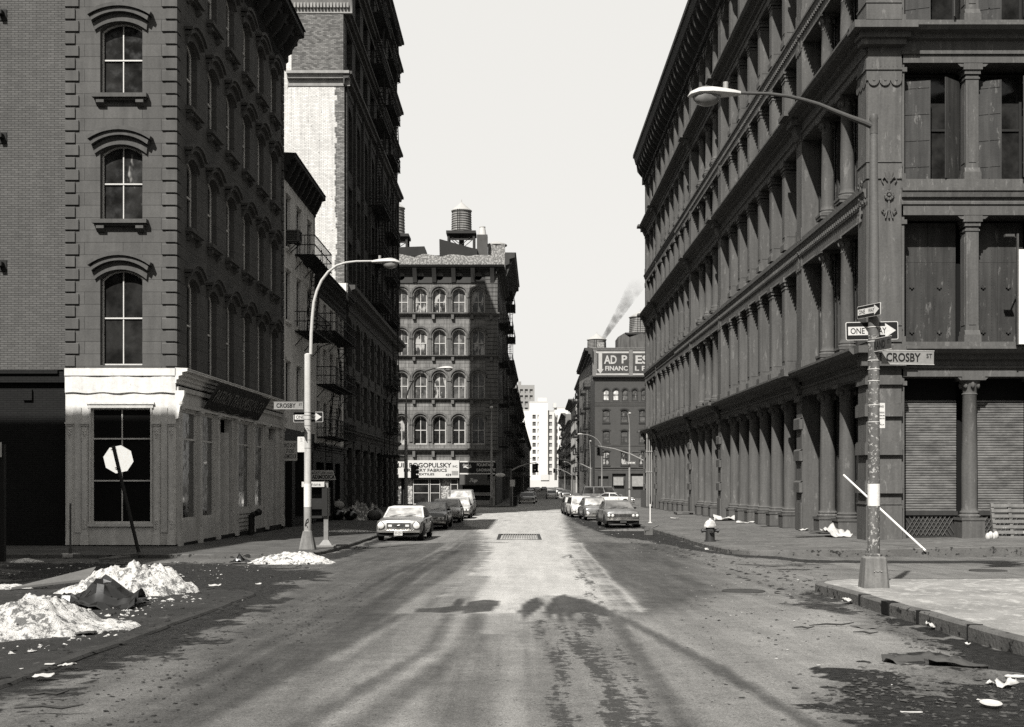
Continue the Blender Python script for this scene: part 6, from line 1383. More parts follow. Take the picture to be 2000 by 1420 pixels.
# ---------------- cars ----------------
CHR = paint('chrome', .45, .18, .9, 0, .15); TYR = gm('tyre_rubber', .012, .8, .3, 6); CGL = glass('car_glass', .02, .04, .02); CGL2 = glass('windscreen_glass', .26, .10, .02)
LNS = paint('lamp_lens_clear', .4, .15, .0, .6, .2); BLK = gm('car_black', .010, .6, .2, 4)
def car(name, label, loc, rz, mat, L=4.6, W=1.78, H=1.32, hood=.86, belt=.90, trunk=.88, c=(1.35, 2.05, 3.25, 4.0), lamps='round2', grille=(.42, .60, .50), roof=None, plate='', glassm=None, wag=0, rear=False, ride=.22, chin=True, lampr=.10):
    t = thing(name, label, 'car', loc, rz, 'cars parked or driving on the street'); hw = W/2; roof = roof or mat
    # lower body, front at y=0
    def ring(y, w, zb, zt, crown=.03, tuck=.08):
        return [(-w+tuck, y, zb), (-w+.01, y, zb+(zt-zb)*.25), (-w, y, zb+(zt-zb)*.6), (-w+.03, y, zt-.07), (-w+.14, y, zt), (-w*.45, y, zt+crown), (w*.45, y, zt+crown), (w-.14, y, zt), (w-.03, y, zt-.07), (w, y, zt-(zt-zb)*.4), (w-.01, y, zb+(zt-zb)*.25), (w-tuck, y, zb)]
    st = [(.0, hw*.90, ride+.16, hood-.16), (.06, hw*.96, ride+.1, hood-.07), (.3, hw*.99, ride+.05, hood-.02), (c[0]*.6, hw, ride, hood+.01), (c[0], hw, ride, belt), (c[1], hw, ride, belt), (c[2], hw, ride, belt), (c[3], hw, ride, belt if wag else trunk+.02), (L-.3, hw*.98, ride+.03, trunk), (L-.05, hw*.95, ride+.12, trunk-.08), (L, hw*.90, ride+.18, trunk-.2)]
    m = MB(); m.loft([ring(*s) for s in st]); ob('body', clean(m.mesh('body', mat, 40)), t)
    # cabin
    a, b, cc_, d_ = c; zr = H; wi, wo = hw*.76, hw*.90; zb_ = belt - .01
    lo = [(-wo, a, zb_), (wo, a, zb_), (wo, d_, zb_), (-wo, d_, zb_)]; hi = [(-wi, b, zr-.03), (wi, b, zr-.03), (wi, cc_, zr-.03), (-wi, cc_, zr-.03)]; tp = [(-wi*.8, b+.15, zr+.01), (wi*.8, b+.15, zr+.01), (wi*.8, cc_-.15, zr+.01), (-wi*.8, cc_-.15, zr+.01)]
    m = MB(); m.loft([lo, hi, tp]); ob('cabin', clean(m.mesh('cabin', roof, 25)), t)
    def pane(nm, p, inset=.07, off=.012, g=None):
        P4 = [Vector(q) for q in p]; cn = sum(P4, Vector()) / 4; nrm = (P4[1]-P4[0]).cross(P4[3]-P4[0]).normalized(); w1 = (P4[1]-P4[0]).length; h1 = (P4[3]-P4[0]).length
        Q = []
        for q in P4:
            v = q - cn; ex = (P4[1]-P4[0]).normalized(); ey = (v - ex*v.dot(ex)); Q.append(cn + ex*v.dot(ex)*(1-2*inset/w1) + ey*(1-2*inset/h1) + nrm*off)
        m = MB(); m.poly([tuple(q) for q in Q]); ob(nm, m.mesh(nm, g or CGL), t)
    pane('windscreen', [lo[0], lo[1], hi[1], hi[0]], g=glassm); pane('rear_window', [lo[2], lo[3], hi[3], hi[2]])
    for s in (0, 1):
        p0, p1, q0, q1 = (lo[1], lo[2], hi[1], hi[2]) if s else (lo[0], lo[3], hi[0], hi[3]); n_ = 3 if wag else 2
        for k in range(n_):
            f0, f1 = k/n_, (k+1)/n_; mixp = lambda u, v, f: tuple(u[i]+(v[i]-u[i])*f for i in range(3))
            P4 = [mixp(p0, p1, f0), mixp(p0, p1, f1), mixp(q0, q1, f1), mixp(q0, q1, f0)]
            if not s: P4 = [P4[1], P4[0], P4[3], P4[2]]
            pane('side_window', P4, .06)
    # wheels
    for y in (L*.165, L*.80):
        for s in (-1, 1):
            r_ = .315; m = MB(); x = s*(hw-.13); m.tube([(x-.1, 0, 0), (x-.085, 0, 0), (x+.085, 0, 0), (x+.1, 0, 0)], [r_-.04, r_, r_, r_-.04], 20)
            w_ = ob('wheel', m.mesh('tyre', TYR), t, (0, y, r_)); m = MB(); m.tube([(x+s*.085, 0, 0), (x+s*.106, 0, 0)], [.19, .16], 14); ob('rim', m.mesh('rim', CHR), w_)
            m = MB(); m.tube([(s*(hw-.04), y, r_+.02), (s*(hw+.006), y, r_+.02)], .38, 20) if False else m.loft([[(s*(hw-.3), y+.40*math.cos(k*math.pi/12), r_+.40*math.sin(k*math.pi/12)) for k in range(13)]+[(s*(hw-.3), y-.4, ride), (s*(hw-.3), y+.4, ride)], [(s*(hw+.008), y+.38*math.cos(k*math.pi/12), r_+.38*math.sin(k*math.pi/12)) for k in range(13)]+[(s*(hw+.008), y-.38, ride-.01), (s*(hw+.008), y+.38, ride-.01)]])
            ob('wheel_arch', m.mesh('wheel_arch', BLK), t)
            w_.location = (s*.012, y, r_)
    # front
    zf = (ride + hood)/2; g0, g1, gw = grille; yf = -.012
    m = MB(); m.box(-hw*gw, hw*gw, yf-.01, .08, g0, g1); gr = ob('grille', m.mesh('grille', BLK), t); m = MB(); k = g0 + .03
    while k < g1 - .01: m.box(-hw*gw+.01, hw*gw-.01, yf-.02, yf-.008, k, k+.008); k += .035
    for a_, b_, c_, e_ in ((-hw*gw, hw*gw, g1-.012, g1+.012), (-hw*gw, hw*gw, g0-.012, g0+.012), (-hw*gw-.012, -hw*gw+.012, g0, g1), (hw*gw-.012, hw*gw+.012, g0, g1)): m.box(a_, b_, yf-.03, yf, c_, e_)
    ob('grille_trim', m.mesh('grille_trim', CHR), gr); zl = (g0+g1)/2 + .01
    xs = {'round2': [hw*.76], 'round4': [hw*.60, hw*.82], 'rect': [hw*.68]}[lamps]; lr_ = lampr if lamps != 'round4' else .075
    for x in xs:
        for s in (-1, 1):
            m = MB()
            if lamps == 'rect': m.box(s*x-.15, s*x+.15, yf-.02, .05, zl-.07, zl+.07)
            else: m.tube([(s*x, .09, zl), (s*x, yf-.03, zl), (s*x, yf-.055, zl)], [lr_*1.05, lr_, lr_*.6], 16)
            h_ = ob('headlight', m.mesh('headlight', LNS), t); m = MB(); m.tube([(s*x, .08, zl), (s*x, yf-.035, zl)], lr_*1.22, 16, False) if lamps != 'rect' else m.box(s*x-.17, s*x+.17, yf-.012, .05, zl-.09, zl+.09); ob('headlight_ring', m.mesh('headlight_ring', CHR if lamps != 'rect' else BLK), h_)
    m = MB(); m.loft([[(-hw*.97, .12+o, z), (-hw*.90, -.06+o, z), (-hw*.5, -.11+o, z), (hw*.5, -.11+o, z), (hw*.90, -.06+o, z), (hw*.97, .12+o, z)] for z, o in ((g0-.17, .05), (g0-.16, 0), (g0-.08, -.01), (g0-.05, .05))], False, False); m.box(-hw*.9, hw*.9, -.05, .05, g0-.16, g0-.06); ob('bumper', clean(m.mesh('bumper', CHR, 50)), t)
    m = MB(); m.loft([[(-hw*.97, L-.12-o, z), (-hw*.90, L+.06-o, z), (hw*.90, L+.06-o, z), (hw*.97, L-.12-o, z)] for z, o in ((g0-.15, .05), (g0-.14, 0), (g0-.04, 0), (g0-.01, .05))], False, False); ob('rear_bumper', clean(m.mesh('rear_bumper', CHR, 50)), t)
    if chin: m = MB(); m.box(-hw*.86, hw*.86, -.0, .3, ride-.02, g0-.12); ob('valance', m.mesh('valance', BLK), t)
    for s in (-1, 1): m = MB(); m.box(s*hw*.74-.17, s*hw*.74+.17, L-.03, L+.012, trunk-.3, trunk-.18); ob('tail_light', m.mesh('tail_light', gm('tail_lens', .06, .4)), t)
    m = MB(); s = 1; m.ell((hw*.98, a+.25, belt+.05), (.09, .05, .05), 8, 5); ob('wing_mirror', m.mesh('wing_mirror', BLK), t)
    m = MB(); [m.tube([(x, a+.01, belt+.03), (x+.42, a+.10, belt+.10)], .009, 4) for x in (-.55, .05)]; ob('wipers', m.mesh('wipers', BLK), t)
    m = MB(); m.box(-.16, .16, -.135, -.12, g0-.27, g0-.11); p_ = ob('number_plate', m.mesh('number_plate', signw if plate else gm('plate_dull', .04, .5)), t)
    if plate: ob('lettering', txt(plate, .28, .09, ink, 0, .01), p_, (0, -.138, g0-.19))
    m = MB(); [m.box(s*(hw-.02)-.02, s*(hw-.02)+.022, c[0]+.25, c[2]-.1, z, z+.012) for s in (-1, 1) for z in (ride+.18,)]; m.box(-hw-.003, hw+.003, c[0]+.2, c[0]+.21, ride+.1, belt-.08); m.box(-hw-.003, hw+.003, c[2]+.05, c[2]+.06, ride+.1, belt-.08); ob('door_seam', m.mesh('door_seam', BLK), t)
    return t
def cg(px0, px1, py): g0, g1 = G(px0, py), G(px1, py); return ((g0[0]+g1[0])/2, g0[1], gz(g0[1]) + .0)
Pm = lambda n, a, **k: paint(n, a, **k)
g_ = G(780, 1056); c1 = car('coupe', 'silver grey compact coupe with white vinyl roof, nearest car at the left kerb', (-4.58, g_[1]-.5, gz(g_[1])), R(-2), Pm('silver_paint', .13, metal=.3), L=4.45, W=1.80, H=1.29, hood=.84, belt=.88, c=(1.45, 2.1, 3.0, 3.7), grille=(.50, .70, .50), roof=Pm('vinyl_white', .34, rough=.6, coat=0), plate='397-GZW', glassm=CGL2, lampr=.125)
for s in (-1, 1):
    m = MB(); m.box(s*.33-.07, s*.33+.07, -.05, -.02, .56, .64); ob('grille_lamp', m.mesh('grille_lamp', LNS), c1)
m = MB(); m.ell((0, -.05, .605), (.07,.01,.02), 8, 4); m.ell((.05, -.05, .62), (.03,.01,.015), 6, 4); ob('grille_badge', m.mesh('grille_badge', CHR), c1)
car('coupe', 'dark fastback coupe with twin round headlights behind the silver coupe', (-4.5, 59.2, gz(59.2)), R(-1), Pm('slate_paint', .06), L=5.0, W=1.92, H=1.30, hood=.86, c=(1.5, 2.3, 3.1, 4.3), lamps='round4', grille=(.48, .62, .86), glassm=CGL2)
car('sedan', 'pale sedan with rectangular lamps, third in the left row', (-4.35, 71.0, gz(71)), R(0), Pm('pale_paint', .34), L=4.9, W=1.88, H=1.38, lamps='rect', grille=(.50, .68, .92), glassm=CGL2)
car('sedan', 'light sedan squeezed between third car and the wagon van', (-4.15, 80.5, gz(80)), R(0), Pm('light_paint', .24), L=4.9, W=1.88, H=1.42, lamps='round4', grille=(.50, .66, .9), glassm=CGL2)
car('wagon_van', 'tall grey wagon van at the end of the left row', (-4.3, 89.0, gz(89)), R(0), Pm('grey_paint', .11), L=5.2, W=2.0, H=1.92, hood=1.12, belt=1.14, trunk=1.14, c=(1.1, 1.7, 4.95, 5.15), wag=1, lamps='round2', grille=(.62, .86, .9), glassm=CGL2, ride=.3)
car('coupe', 'mid grey coupe with four round headlights, nearest car at the right kerb', (5.32, 61.6, gz(61.6)), R(3), Pm('drab_paint', .075, coat=.2), L=4.7, W=1.76, H=1.36, hood=.90, belt=.94, c=(1.45, 2.05, 3.2, 3.9), lamps='round4', grille=(.54, .72, .88), glassm=glass('dusty_glass', .08, .12, .02))
car('fastback', 'rounded dark fastback with one round headlight each side, second in right row', (5.0, 76.2, gz(76)), R(4), Pm('dull_paint', .07), L=4.3, W=1.66, H=1.44, hood=.86, belt=.92, trunk=.8, c=(1.2, 1.8, 2.7, 3.9), lamps='round2', grille=(.42, .50, .45), glassm=CGL2)
car('station_wagon', 'white station wagon behind the dark fastback at right', (4.55, 84.2, gz(84)), R(3), Pm('white_paint', .34), L=4.7, W=1.75, H=1.45, c=(1.2, 1.8, 4.2, 4.55), wag=1, lamps='round2', glassm=CGL2)
car('sedan', 'small dark car last in the right hand row', (4.35, 92.5, gz(92)), R(2), Pm('dark_paint', .035), L=4.4, W=1.7, H=1.4, lamps='round2', glassm=CGL2)
def farcar(name, label, px0, px1, d, rz, mat, **k): return car(name, label, (X((px0+px1)/2, d) + (0), d + (4.8 if rz else 0), gz(d)), R(rz), mat, **k)
farcar('sedan', 'grey sedan seen from behind, driving away at left beyond the avenue', 1014, 1045, 146, 180, Pm('mid_paint', .12), L=5.2, W=1.95, H=1.4)
farcar('sedan', 'darker sedan just ahead of the departing grey sedan', 1022, 1048, 157, 180, Pm('dull_paint', .07), L=5, W=1.9, H=1.4)
farcar('sedan', 'small pale car alone in the middle of the distant street', 1067, 1089, 196, 180, Pm('white_paint', .34), L=4.7, W=1.8, H=1.4)
for i, (a, b, d, mt) in enumerate(((1091, 1106, 235, 'dull_paint'), (1100, 1114, 215, 'dark_paint'), (1088, 1099, 270, 'light_paint'), (1030, 1042, 300, 'pale_paint'), (1044, 1055, 340, 'white_paint'), (1058, 1068, 360, 'dark_paint'))):
    farcar('sedan', ['grey car far off by the right kerb', 'dark car by the right kerb below the long armed lamp', 'light car farthest at the right kerb', 'pale car far off at the left side', 'white car near the end of the street', 'dark speck of a car before the far wall'][i], a, b, d, 180 if i > 2 else 0, MATS[mt])
t = car('delivery_van', 'boxy grey van parked across by the brick corner building', (X(1215, 150), 150, gz(150)), R(90), MATS['dull_paint'], L=5.0, W=2.0, H=2.1, hood=1.15, belt=1.2, trunk=1.2, c=(.8, 1.3, 4.7, 4.95), wag=1)
car('sedan', 'white car crossing near the far right corner', (X(1238, 140), 141, gz(140)), R(75), MATS['white_paint'], L=4.6, W=1.8, H=1.38)
# ---------------- snow, rubbish and small things ----------------
def snow_mat():
    m = bpy.data.materials.new('dirty_snow'); nt, p = nodes(m); n = N(nt); g = n.geo()
    s1 = n.noise(g, 9, 8, .8); s2 = n.noise(g, 2.2, 5, .7); fine = n.noise(g, 40, 4, .7)
    col = n.math('MULTIPLY', n.ramp(fine, .3, .7, .8, 1.1), .42); t = n.ramp(n.math('ADD', n.math('MULTIPLY', s1, .65), n.math('MULTIPLY', s2, .35)), .497, .545)
    col = n.mix(n.math('MULTIPLY', t, .9), col, .045); n.link(n.tint(col), p.inputs['Base Color']); p.inputs['Roughness'].default_value = .7
    p.inputs['Subsurface Weight'].default_value = 0; n.link(n.bump(n.math('ADD', fine, n.math('MULTIPLY', s1, 2)), .9, .03), p.inputs['Normal']); return m
SNOW = snow_mat()
def pile(name, label, cx, cy, z, rx_, ry_, h, seed, mat=None, peak=(0, 0), cat='snow pile', n=90, lump=.3, edge=.25, th=0):
    xs = np.linspace(-1.25, 1.25, n); xx, yy = np.meshgrid(xs, xs); c_, s_ = math.cos(th), math.sin(th)
    r = np.hypot(xx - peak[0]*(1-np.hypot(xx, yy)), yy - peak[1]*(1-np.hypot(xx, yy))); rad = 1 + edge*2*(fbm(xx*1.7+seed, yy*1.7+5, 3, seed) - .5)
    q = np.clip(1 - r/rad, -.3, 1); hh = np.where(q > 0, q**.75, q*.6)
    wx, wy = xx*rx_, yy*ry_; lum = (fbm(wx*2.6, wy*2.6, 5, seed+3) - .5)*lump*1.5 + (fbm(wx*12, wy*12, 3, seed+9) - .5)*lump*.55
    zz = hh*h*(1 + lum*1.1) + lum*np.clip(q*4, 0, 1)*.22*h - .02 + np.where(q < 0, q*.3, 0)
    vx, vy = wx*c_ - wy*s_, wx*s_ + wy*c_; v = np.stack([vx.ravel(), vy.ravel(), zz.ravel()], 1); keep = (q > -.12).ravel(); idx = -np.ones(len(v), int); 
    i = np.arange(n*n).reshape(n, n); qd = np.stack([i[:-1, :-1], i[:-1, 1:], i[1:, 1:], i[1:, :-1]], -1).reshape(-1, 4); qd = qd[keep[qd].all(1)]; us = np.unique(qd); idx[us] = np.arange(len(us))
    m = MB(); m.v = [tuple(a) for a in v[us]]; m.f = [tuple(a) for a in idx[qd]]
    return tag(ob(name, m.mesh(name, mat or SNOW, 60), None, (cx, cy, z)), label, cat, 'dirty snow piles' if cat == 'snow pile' else None)
def PG(px, py, h=0): g = G(px, py, h); return g[0], g[1]
x, y = PG(240, 1158, .03); pile('snow_pile', 'largest peaked heap of dirty snow with a tarp in front', x+.05, y+.2, gz(y)+.02, 1.0, .85, .60, 3, peak=(.35, 0), lump=.6, edge=.5)
x, y = PG(60, 1238, .03); pile('snow_pile', 'low wide snow heap running off the left edge', x-.2, y+.45, gz(y)+.02, 1.0, 1.35, .34, 8, peak=(-.1, .2), lump=.7, edge=.55)
x, y = PG(572, 1092, .1); pile('snow_pile', 'flattish snow heap at the foot of the pale corner lamp', x, y, gz(y)+.02, 1.0, .75, .30, 5, lump=.5, edge=.4)
x, y = PG(8, 1148, .03); pile('snow_pile', 'small flat remnant of snow at the left edge behind the wide heap', x, y, gz(y)+.02, .42, .5, .14, 12, lump=.6, edge=.5)
x, y = PG(50, 1095, .03); pile('snow_pile', 'thin snow strip along the far kerb at left', x, y, gz(y)+.02, .42, .5, .09, 14)
x, y = PG(620, 1018+0, 0) if False else (0, 0)
# scattered crumbs of snow and dirt
def crumbs(name, label, poly, nn, r0, r1, mat, flat_=.5, seed=1, hh=.03):
    rg = random.Random(seed); pg = [PG(a, b) for a, b in poly]; xs = [p[0] for p in pg]; ys = [p[1] for p in pg]; m = MB(); k = 0; tries = 0
    while k < nn and tries < nn*40:
        tries += 1; x, y = rg.uniform(min(xs), max(xs)), rg.uniform(min(ys), max(ys))
        if sdpoly(np.array([x]), np.array([y]), pg)[0] > 0: continue
        k += 1; r = r0 + (r1-r0)*rg.random()**2.5; a = rg.random()*6; vs = []
        nn_ = 5; z = gz(y) + hh
        for j in range(nn_): q = r*rg.uniform(.5, 1.2); vs.append((x + q*math.cos(a+j*1.257)*1.0, y + q*math.sin(a+j*1.257), z + rg.uniform(-.003, r*.25)))
        top = (x + rg.uniform(-r, r)*.3, y + rg.uniform(-r, r)*.3, z + r*flat_); n0 = len(m.v); m.v += vs + [top]; m.f += [(n0+j, n0+(j+1) % nn_, n0+nn_) for j in range(nn_)]
    return stuff(name, m.mesh(name, mat), label)
DRT = gm('dirt_clods', .02, .9, .4, 4); LIT = gm('pale_litter', .34, .8, .3, 5)
crumbs('snow_crumbs', 'scattered bits of dirty snow around the left heaps', [(95,1165),(330,1145),(395,1175),(300,1195),(230,1245),(150,1275),(0,1285),(0,1225),(150,1215)], 420, .008, .055, SNOW, .5, 2, .03)
crumbs('snow_scatter', 'sparse flecks of snow along the far left kerb', [(0,1098),(420,1100),(520,1112),(420,1150),(330,1130),(0,1130)], 110, .008, .05, SNOW, .5, 23, .03)
crumbs('snow_clods', 'dark clods embedded in the left snow heaps', [(20,1190),(110,1200),(140,1245),(20,1250)], 60, .01, .05, DRT, .5, 22, .16)
crumbs('dirt_clods', 'dark dirt clods and grit on the left side', [(0,1100),(640,1100),(560,1160),(480,1230),(300,1300),(0,1400)], 1500, .008, .06, DRT, .5, 3, .028)
crumbs('dirt_crumbs', 'dark grit over the lower left asphalt', [(0,1400),(320,1262),(560,1180),(720,1130),(700,1200),(480,1330),(300,1420),(0,1420)], 700, .006, .03, DRT, .3, 13, .004)
crumbs('gutter_debris', 'leaves and scraps along the right gutter', [(1180,1032),(1262,1030),(1390,1078),(1600,1098),(1640,1150),(1660,1185),(1560,1175),(1350,1095),(1230,1060)], 700, .01, .09, gm('gutter_dirt', .022, .9, .5, 3), .3, 4, .006)
crumbs('gutter_scraps', 'grit and scraps in the wet near gutter at right', [(1650,1170),(1735,1205),(1900,1290),(2000,1350),(2000,1420),(1620,1420),(1560,1385),(1700,1290),(1800,1280)], 1300, .005, .045, gm('gutter_dirt2', .05, .9, .6, 5), .4, 5, .002)
crumbs('left_gutter_debris', 'scraps in the gutter beside the silver coupe', [(655,1080),(745,1050),(735,1062),(690,1085),(640,1092)], 160, .01, .09, gm('gutter_dirt', .022), .4, 6, .01)
crumbs('asphalt_grit', 'small pebbles and dark flecks over the right asphalt', [(1400,1100),(1640,1110),(1700,1250),(1600,1420),(1420,1420),(1300,1250)], 600, .006, .035, gm('gutter_dirt', .022), .3, 7, .002)
crumbs('pale_crumbs', 'tiny pale scraps of paper strewn in the gutters', [(1100,1005),(1262,1030),(1640,1150),(1990,1340),(1990,1420),(1500,1300),(1230,1070)], 130, .012, .05, LIT, .3, 8, .006)
crumbs('pale_crumbs_left', 'tiny pale scraps strewn on the left ground', [(0,1090),(700,1080),(640,1110),(330,1250),(0,1420)], 40, .012, .04, LIT, .3, 9, .03)
def sheet(name, label, cat, px, py, w, d_, rz, mat, seed, crump=.05, lift=.0, n=14, h=0, tilt=0, curl=0.):
    x, y = PG(px, py, h); m = MB(); rg = np.random.RandomState(seed); xs = np.linspace(-.5, .5, n); xx, yy = np.meshgrid(xs, xs)
    zz = (fbm(xx*3+seed, yy*3, 3, seed) - .35)*crump*2 + np.abs(xx)**2*curl + tilt*(yy+.5)*d_
    ex = 1 + .25*(fbm(xx*2+9, yy*2+seed, 2, seed) - .5)
    v = np.stack([(xx*w*ex).ravel(), (yy*d_*ex).ravel(), np.maximum(zz, .004).ravel() + lift], 1); i = np.arange(n*n).reshape(n, n); q = np.stack([i[:-1, :-1], i[:-1, 1:], i[1:, 1:], i[1:, :-1]], -1).reshape(-1, 4)
    m.v = [tuple(a) for a in v]; m.f = [tuple(a) for a in q]; me = m.mesh(name, mat, 25); o = tag(ob(name, me, None, (x, y, gz(y) + h), R(rz)), label, cat)
    sd = o.modifiers.new('thickness', 'SOLIDIFY'); sd.thickness = .006; return o
TARP = gm('black_tarp', .008, .22, .3, 4, spec=.5, bump=.05); CARD = gm('cardboard', .10, .85, .3, 3); CARDD = gm('wet_cardboard', .05, .8, .4, 3); PAP = gm('paper_white', .36, .8, .12, 5)
sheet('tarp', 'crumpled shiny black plastic sheet in front of the largest snow heap', 'tarp', 190, 1187, 1.15, .8, 8, TARP, 3, .30, 0, 12, .03, .12)
def crumple(name, label, px, py, w, d_, rz, hgt, seed, mat, cat, peak=.1):
    x, y = PG(px, py, .03); n = 18; a = np.linspace(-.5, .5, n); u, v = np.meshgrid(a, a)
    r = 1 - (np.abs(np.sin(u*8 + 3.2*v + seed)) * .5 + np.abs(np.sin(u*5.1 - 8.3*v + seed*2)) * .5)
    z = hgt*(np.exp(-((u-peak)/.22)**2 - ((v-.15)/.35)**2)*.5 + r*.62*np.exp(-(u/.45)**2-(v/.6)**2)) + (fbm(u*6+seed, v*6, 3, seed)-.5)*hgt*.35
    z = np.maximum(z, .01 + .02*fbm(u*5, v*5, 2, seed+1)); X_ = (u + (fbm(u*3, v*3+9, 2, seed)-.5)*.25)*w; Y_ = (v + (fbm(u*3+7, v*3, 2, seed)-.5)*.25)*d_
    m = MB(); m.v = [tuple(q) for q in np.stack([X_.ravel(), Y_.ravel(), z.ravel()], 1)]; i = np.arange(n*n).reshape(n, n); m.f = [tuple(q) for q in np.stack([i[:-1, :-1], i[:-1, 1:], i[1:, 1:], i[1:, :-1]], -1).reshape(-1, 4)]
    return tag(ob(name, m.mesh(name, mat, 8), None, (x, y, gz(y)+.03), R(rz)), label, cat)
crumple('plastic_sheet', 'crumpled black plastic standing in stiff folds against the snow heap', 192, 1180, 1.25, .55, 5, .46, 5, TARP, 'plastic sheet')
m = MB(); x, y = PG(118, 1148, .03); m.hexa([(-.75,-.35,.0),(.5,-.15,.12),(.55,.35,.3),(-.45,.1,.02),(-.75,-.35,.035),(.5,-.15,.16),(.55,.35,.34),(-.45,.1,.055)]); tag(ob('wooden_board', m.mesh('board', gm('board_grey', .09, .85, .3, 3)), None, (x, y, gz(y)+.04), R(8)), 'flat grey board propped on the back of the snow heap', 'board')
for i, (px, py, w, d_, rz, lb, mt) in enumerate(((215, 1094, .55, .12, 30, 'short loose timber on the far kerb at left', CARD), (235, 1096, .5, .14, 10, 'second short timber beside the first on the kerb', CARD), (255, 1092, .6, .1, -12, 'thin splintered board end near the leaning sign foot', CARD))):
    x, y = PG(px, py, .03); m = MB(); m.box(-w/2, w/2, -d_/2, d_/2, 0, .06); o = tag(ob('loose_timber', m.mesh('timber', mt), None, (x, y, gz(y)+.05+.03*i), R(rz), rot=(.1, -.12, R(rz))), lb, 'timber')
x, y = PG(470, 1101, .0); crumple('rubbish_bag', 'small lumpy black rubbish bag on the road left of the lamp snow heap', 470, 1099, .55, .45, 0, .24, 9, TARP, 'rubbish bag', 0)
for i, (px, py, w, d_, rz, lb, mt, cr) in enumerate(((85, 1321, .28, .2, 5, 'white paper scrap low in the left corner', PAP, .03), (132, 1299, .2, .2, -10, 'pale scrap lying above the other at lower left', PAP, .03), (97, 1297, .14, .1, 0, 'small white paper chip at lower left', PAP, .01),
    (160, 1235, .36, .5, 10, 'dark flattened card on the snow edge', CARDD, .03), (420, 1144, .35, .3, 5, 'snowy white scrap on the road right of heap', PAP, .05), (505, 1141, .18, .18, 0, 'little white scrap near the middle left road', PAP, .03),
    (1690, 1225, .22, .3, 20, 'pale flat card on the light asphalt', CARD, .02), (1965, 1341, .26, .2, 0, 'crumpled white paper in the wet corner', PAP, .09), (1935, 1335, .12, .1, 30, 'white chip beside the crumpled paper', PAP, .03), (1985, 1322, .3, .1, -10, 'white strip at the right edge gutter', PAP, .02),
    (1655, 1175, .16, .25, 40, 'white torn cup on the kerb corner', PAP, .08), (1820, 1224, .2, .2, 30, 'pale crumpled scrap under the near kerb', PAP, .08), (1890, 1258, .08, .08, 0, 'white bit in the near gutter', PAP, .03), (1780, 1391, .26, .06, 0, 'thin white stick scrap in the puddle', PAP, .01),
    (1795, 1293, .7, .35, 20, 'crushed dark wet cardboard in the near gutter', CARDD, .10), (1870, 1300, .55, .3, -15, 'second crushed dark card next to the wet one', CARDD, .10), (1380, 1074, .18, .2, 10, 'white scrap against the right kerb', PAP, .08), (1112, 1000, .5, .7, 0, 'white crumpled rag by the last car at right', PAP, .2))):
    sheet('paper_scrap' if mt is PAP else 'card_scrap', lb, 'litter', px, py, w*(.62 if mt is PAP else 1), d_*(.62 if mt is PAP else 1), rz, mt, 20+i, cr, .0, 8, .004 if px > 300 else .04)
m = MB(); x, y = PG(1935, 1382); m.lathe([(.02, .02), (.05, .015), (.08, .035), (.084, .035), (.05, .006)], n=20); tag(ob('paper_plate', m.mesh('plate', PAP), None, (x, y, gz(y)+.005), rot=(R(8), 0, 0)), 'small round white plate in the wet patch at lower right', 'plate')
for px, py, w, rz, lb in ((1625, 1224, .62, 12, 'thin bare stick on the light asphalt'), (1570, 1230, .25, -20, 'short bent twig left of the stick'), (1690, 1240, .3, -35, 'twig crossing the pale flat card'), (95, 1389, .5, 3, 'thin dark stick at the bottom left'), (95, 1362, .3, 20, 'short dark stick above the bottom left one'), (360, 1162, .28, -30, 'dark twig right of largest snow heap'), (1560, 1115, .5, -8, 'thin stick on the side street mouth')):
    x, y = PG(px, py, .03 if px < 400 else 0); m = MB(); m.tube([(-w/2,0,.02),(-w*.1,.03,.03),(w*.2,-.01,.02),(w/2,.02,.04)], [.006,.012,.012,.006], 6); tag(ob('stick', m.mesh('stick', gm('twig', .035)), None, (x, y, gz(y)+(.035 if px < 400 else .004)), R(rz)), lb, 'stick')
# cardboard and papers by the cast iron building
def pz_r(x, y): return .15 + .02*max(0, x-6.25)
for i, (px, py, w, d_, rz, lb, mt, cr, ti) in enumerate(((1600, 1047, 1.9, .7, 5, 'broad flat dark cardboard beside the second big column', CARDD, .04, 0), (1635, 1048, .9, .8, 12, 'large white sheet tossed on the cardboard by the corner pier', PAP, .30, .25), (1612, 1042, 1.2, .4, -20, 'dark folded card under the white sheet', CARDD, .10, .1), (1568, 1036, .4, .4, 0, 'small white crumple at a column foot', PAP, .12, 0),
    (1515, 1028, 1.3, .5, 0, 'dark flat card farther along the column feet', CARDD, .03, 0), (1420, 1016, 1.5, 1.6, 0, 'white crumpled rags heaped by the columns', PAP, .40, 0), (1455, 1021, .9, .8, 0, 'pale torn papers right of crumpled rags', PAP, .12, 0), (1383, 1003, 1.2, 1.2, 0, 'bright white sheet leaning on the flat crate', PAP, .45, .3),
    (1885, 1084, .7, .5, 0, 'crumpled white cloth in the side street gutter', PAP, .10, 0), (1318, 1012, .5, .6, 0, 'small scraps before the far columns', PAP, .05, 0))):
    x, y = PG(px, py, .25 if px != 1885 else 0); o = sheet('loose_sheet', lb, 'litter', px, py, w, d_, rz, mt, 60+i, cr, 0, 10, .27 if px != 1885 else .02, ti)
t = thing('flat_crate', 'flat wooden crate lying on the right pavement under a white sheet', 'crate', (*PG(1352, 1005, .25), gz(73)+.2), R(0)); m = MB()
for k in range(6): m.box(-1.2, 1.2, -.9+k*.32, -.7+k*.32, .12, .16)
for k in (-1.1, 0, 1.1): m.box(k-.05, k+.05, -.9, .9, 0, .12)
ob('slats', m.mesh('slats', CARD), t)
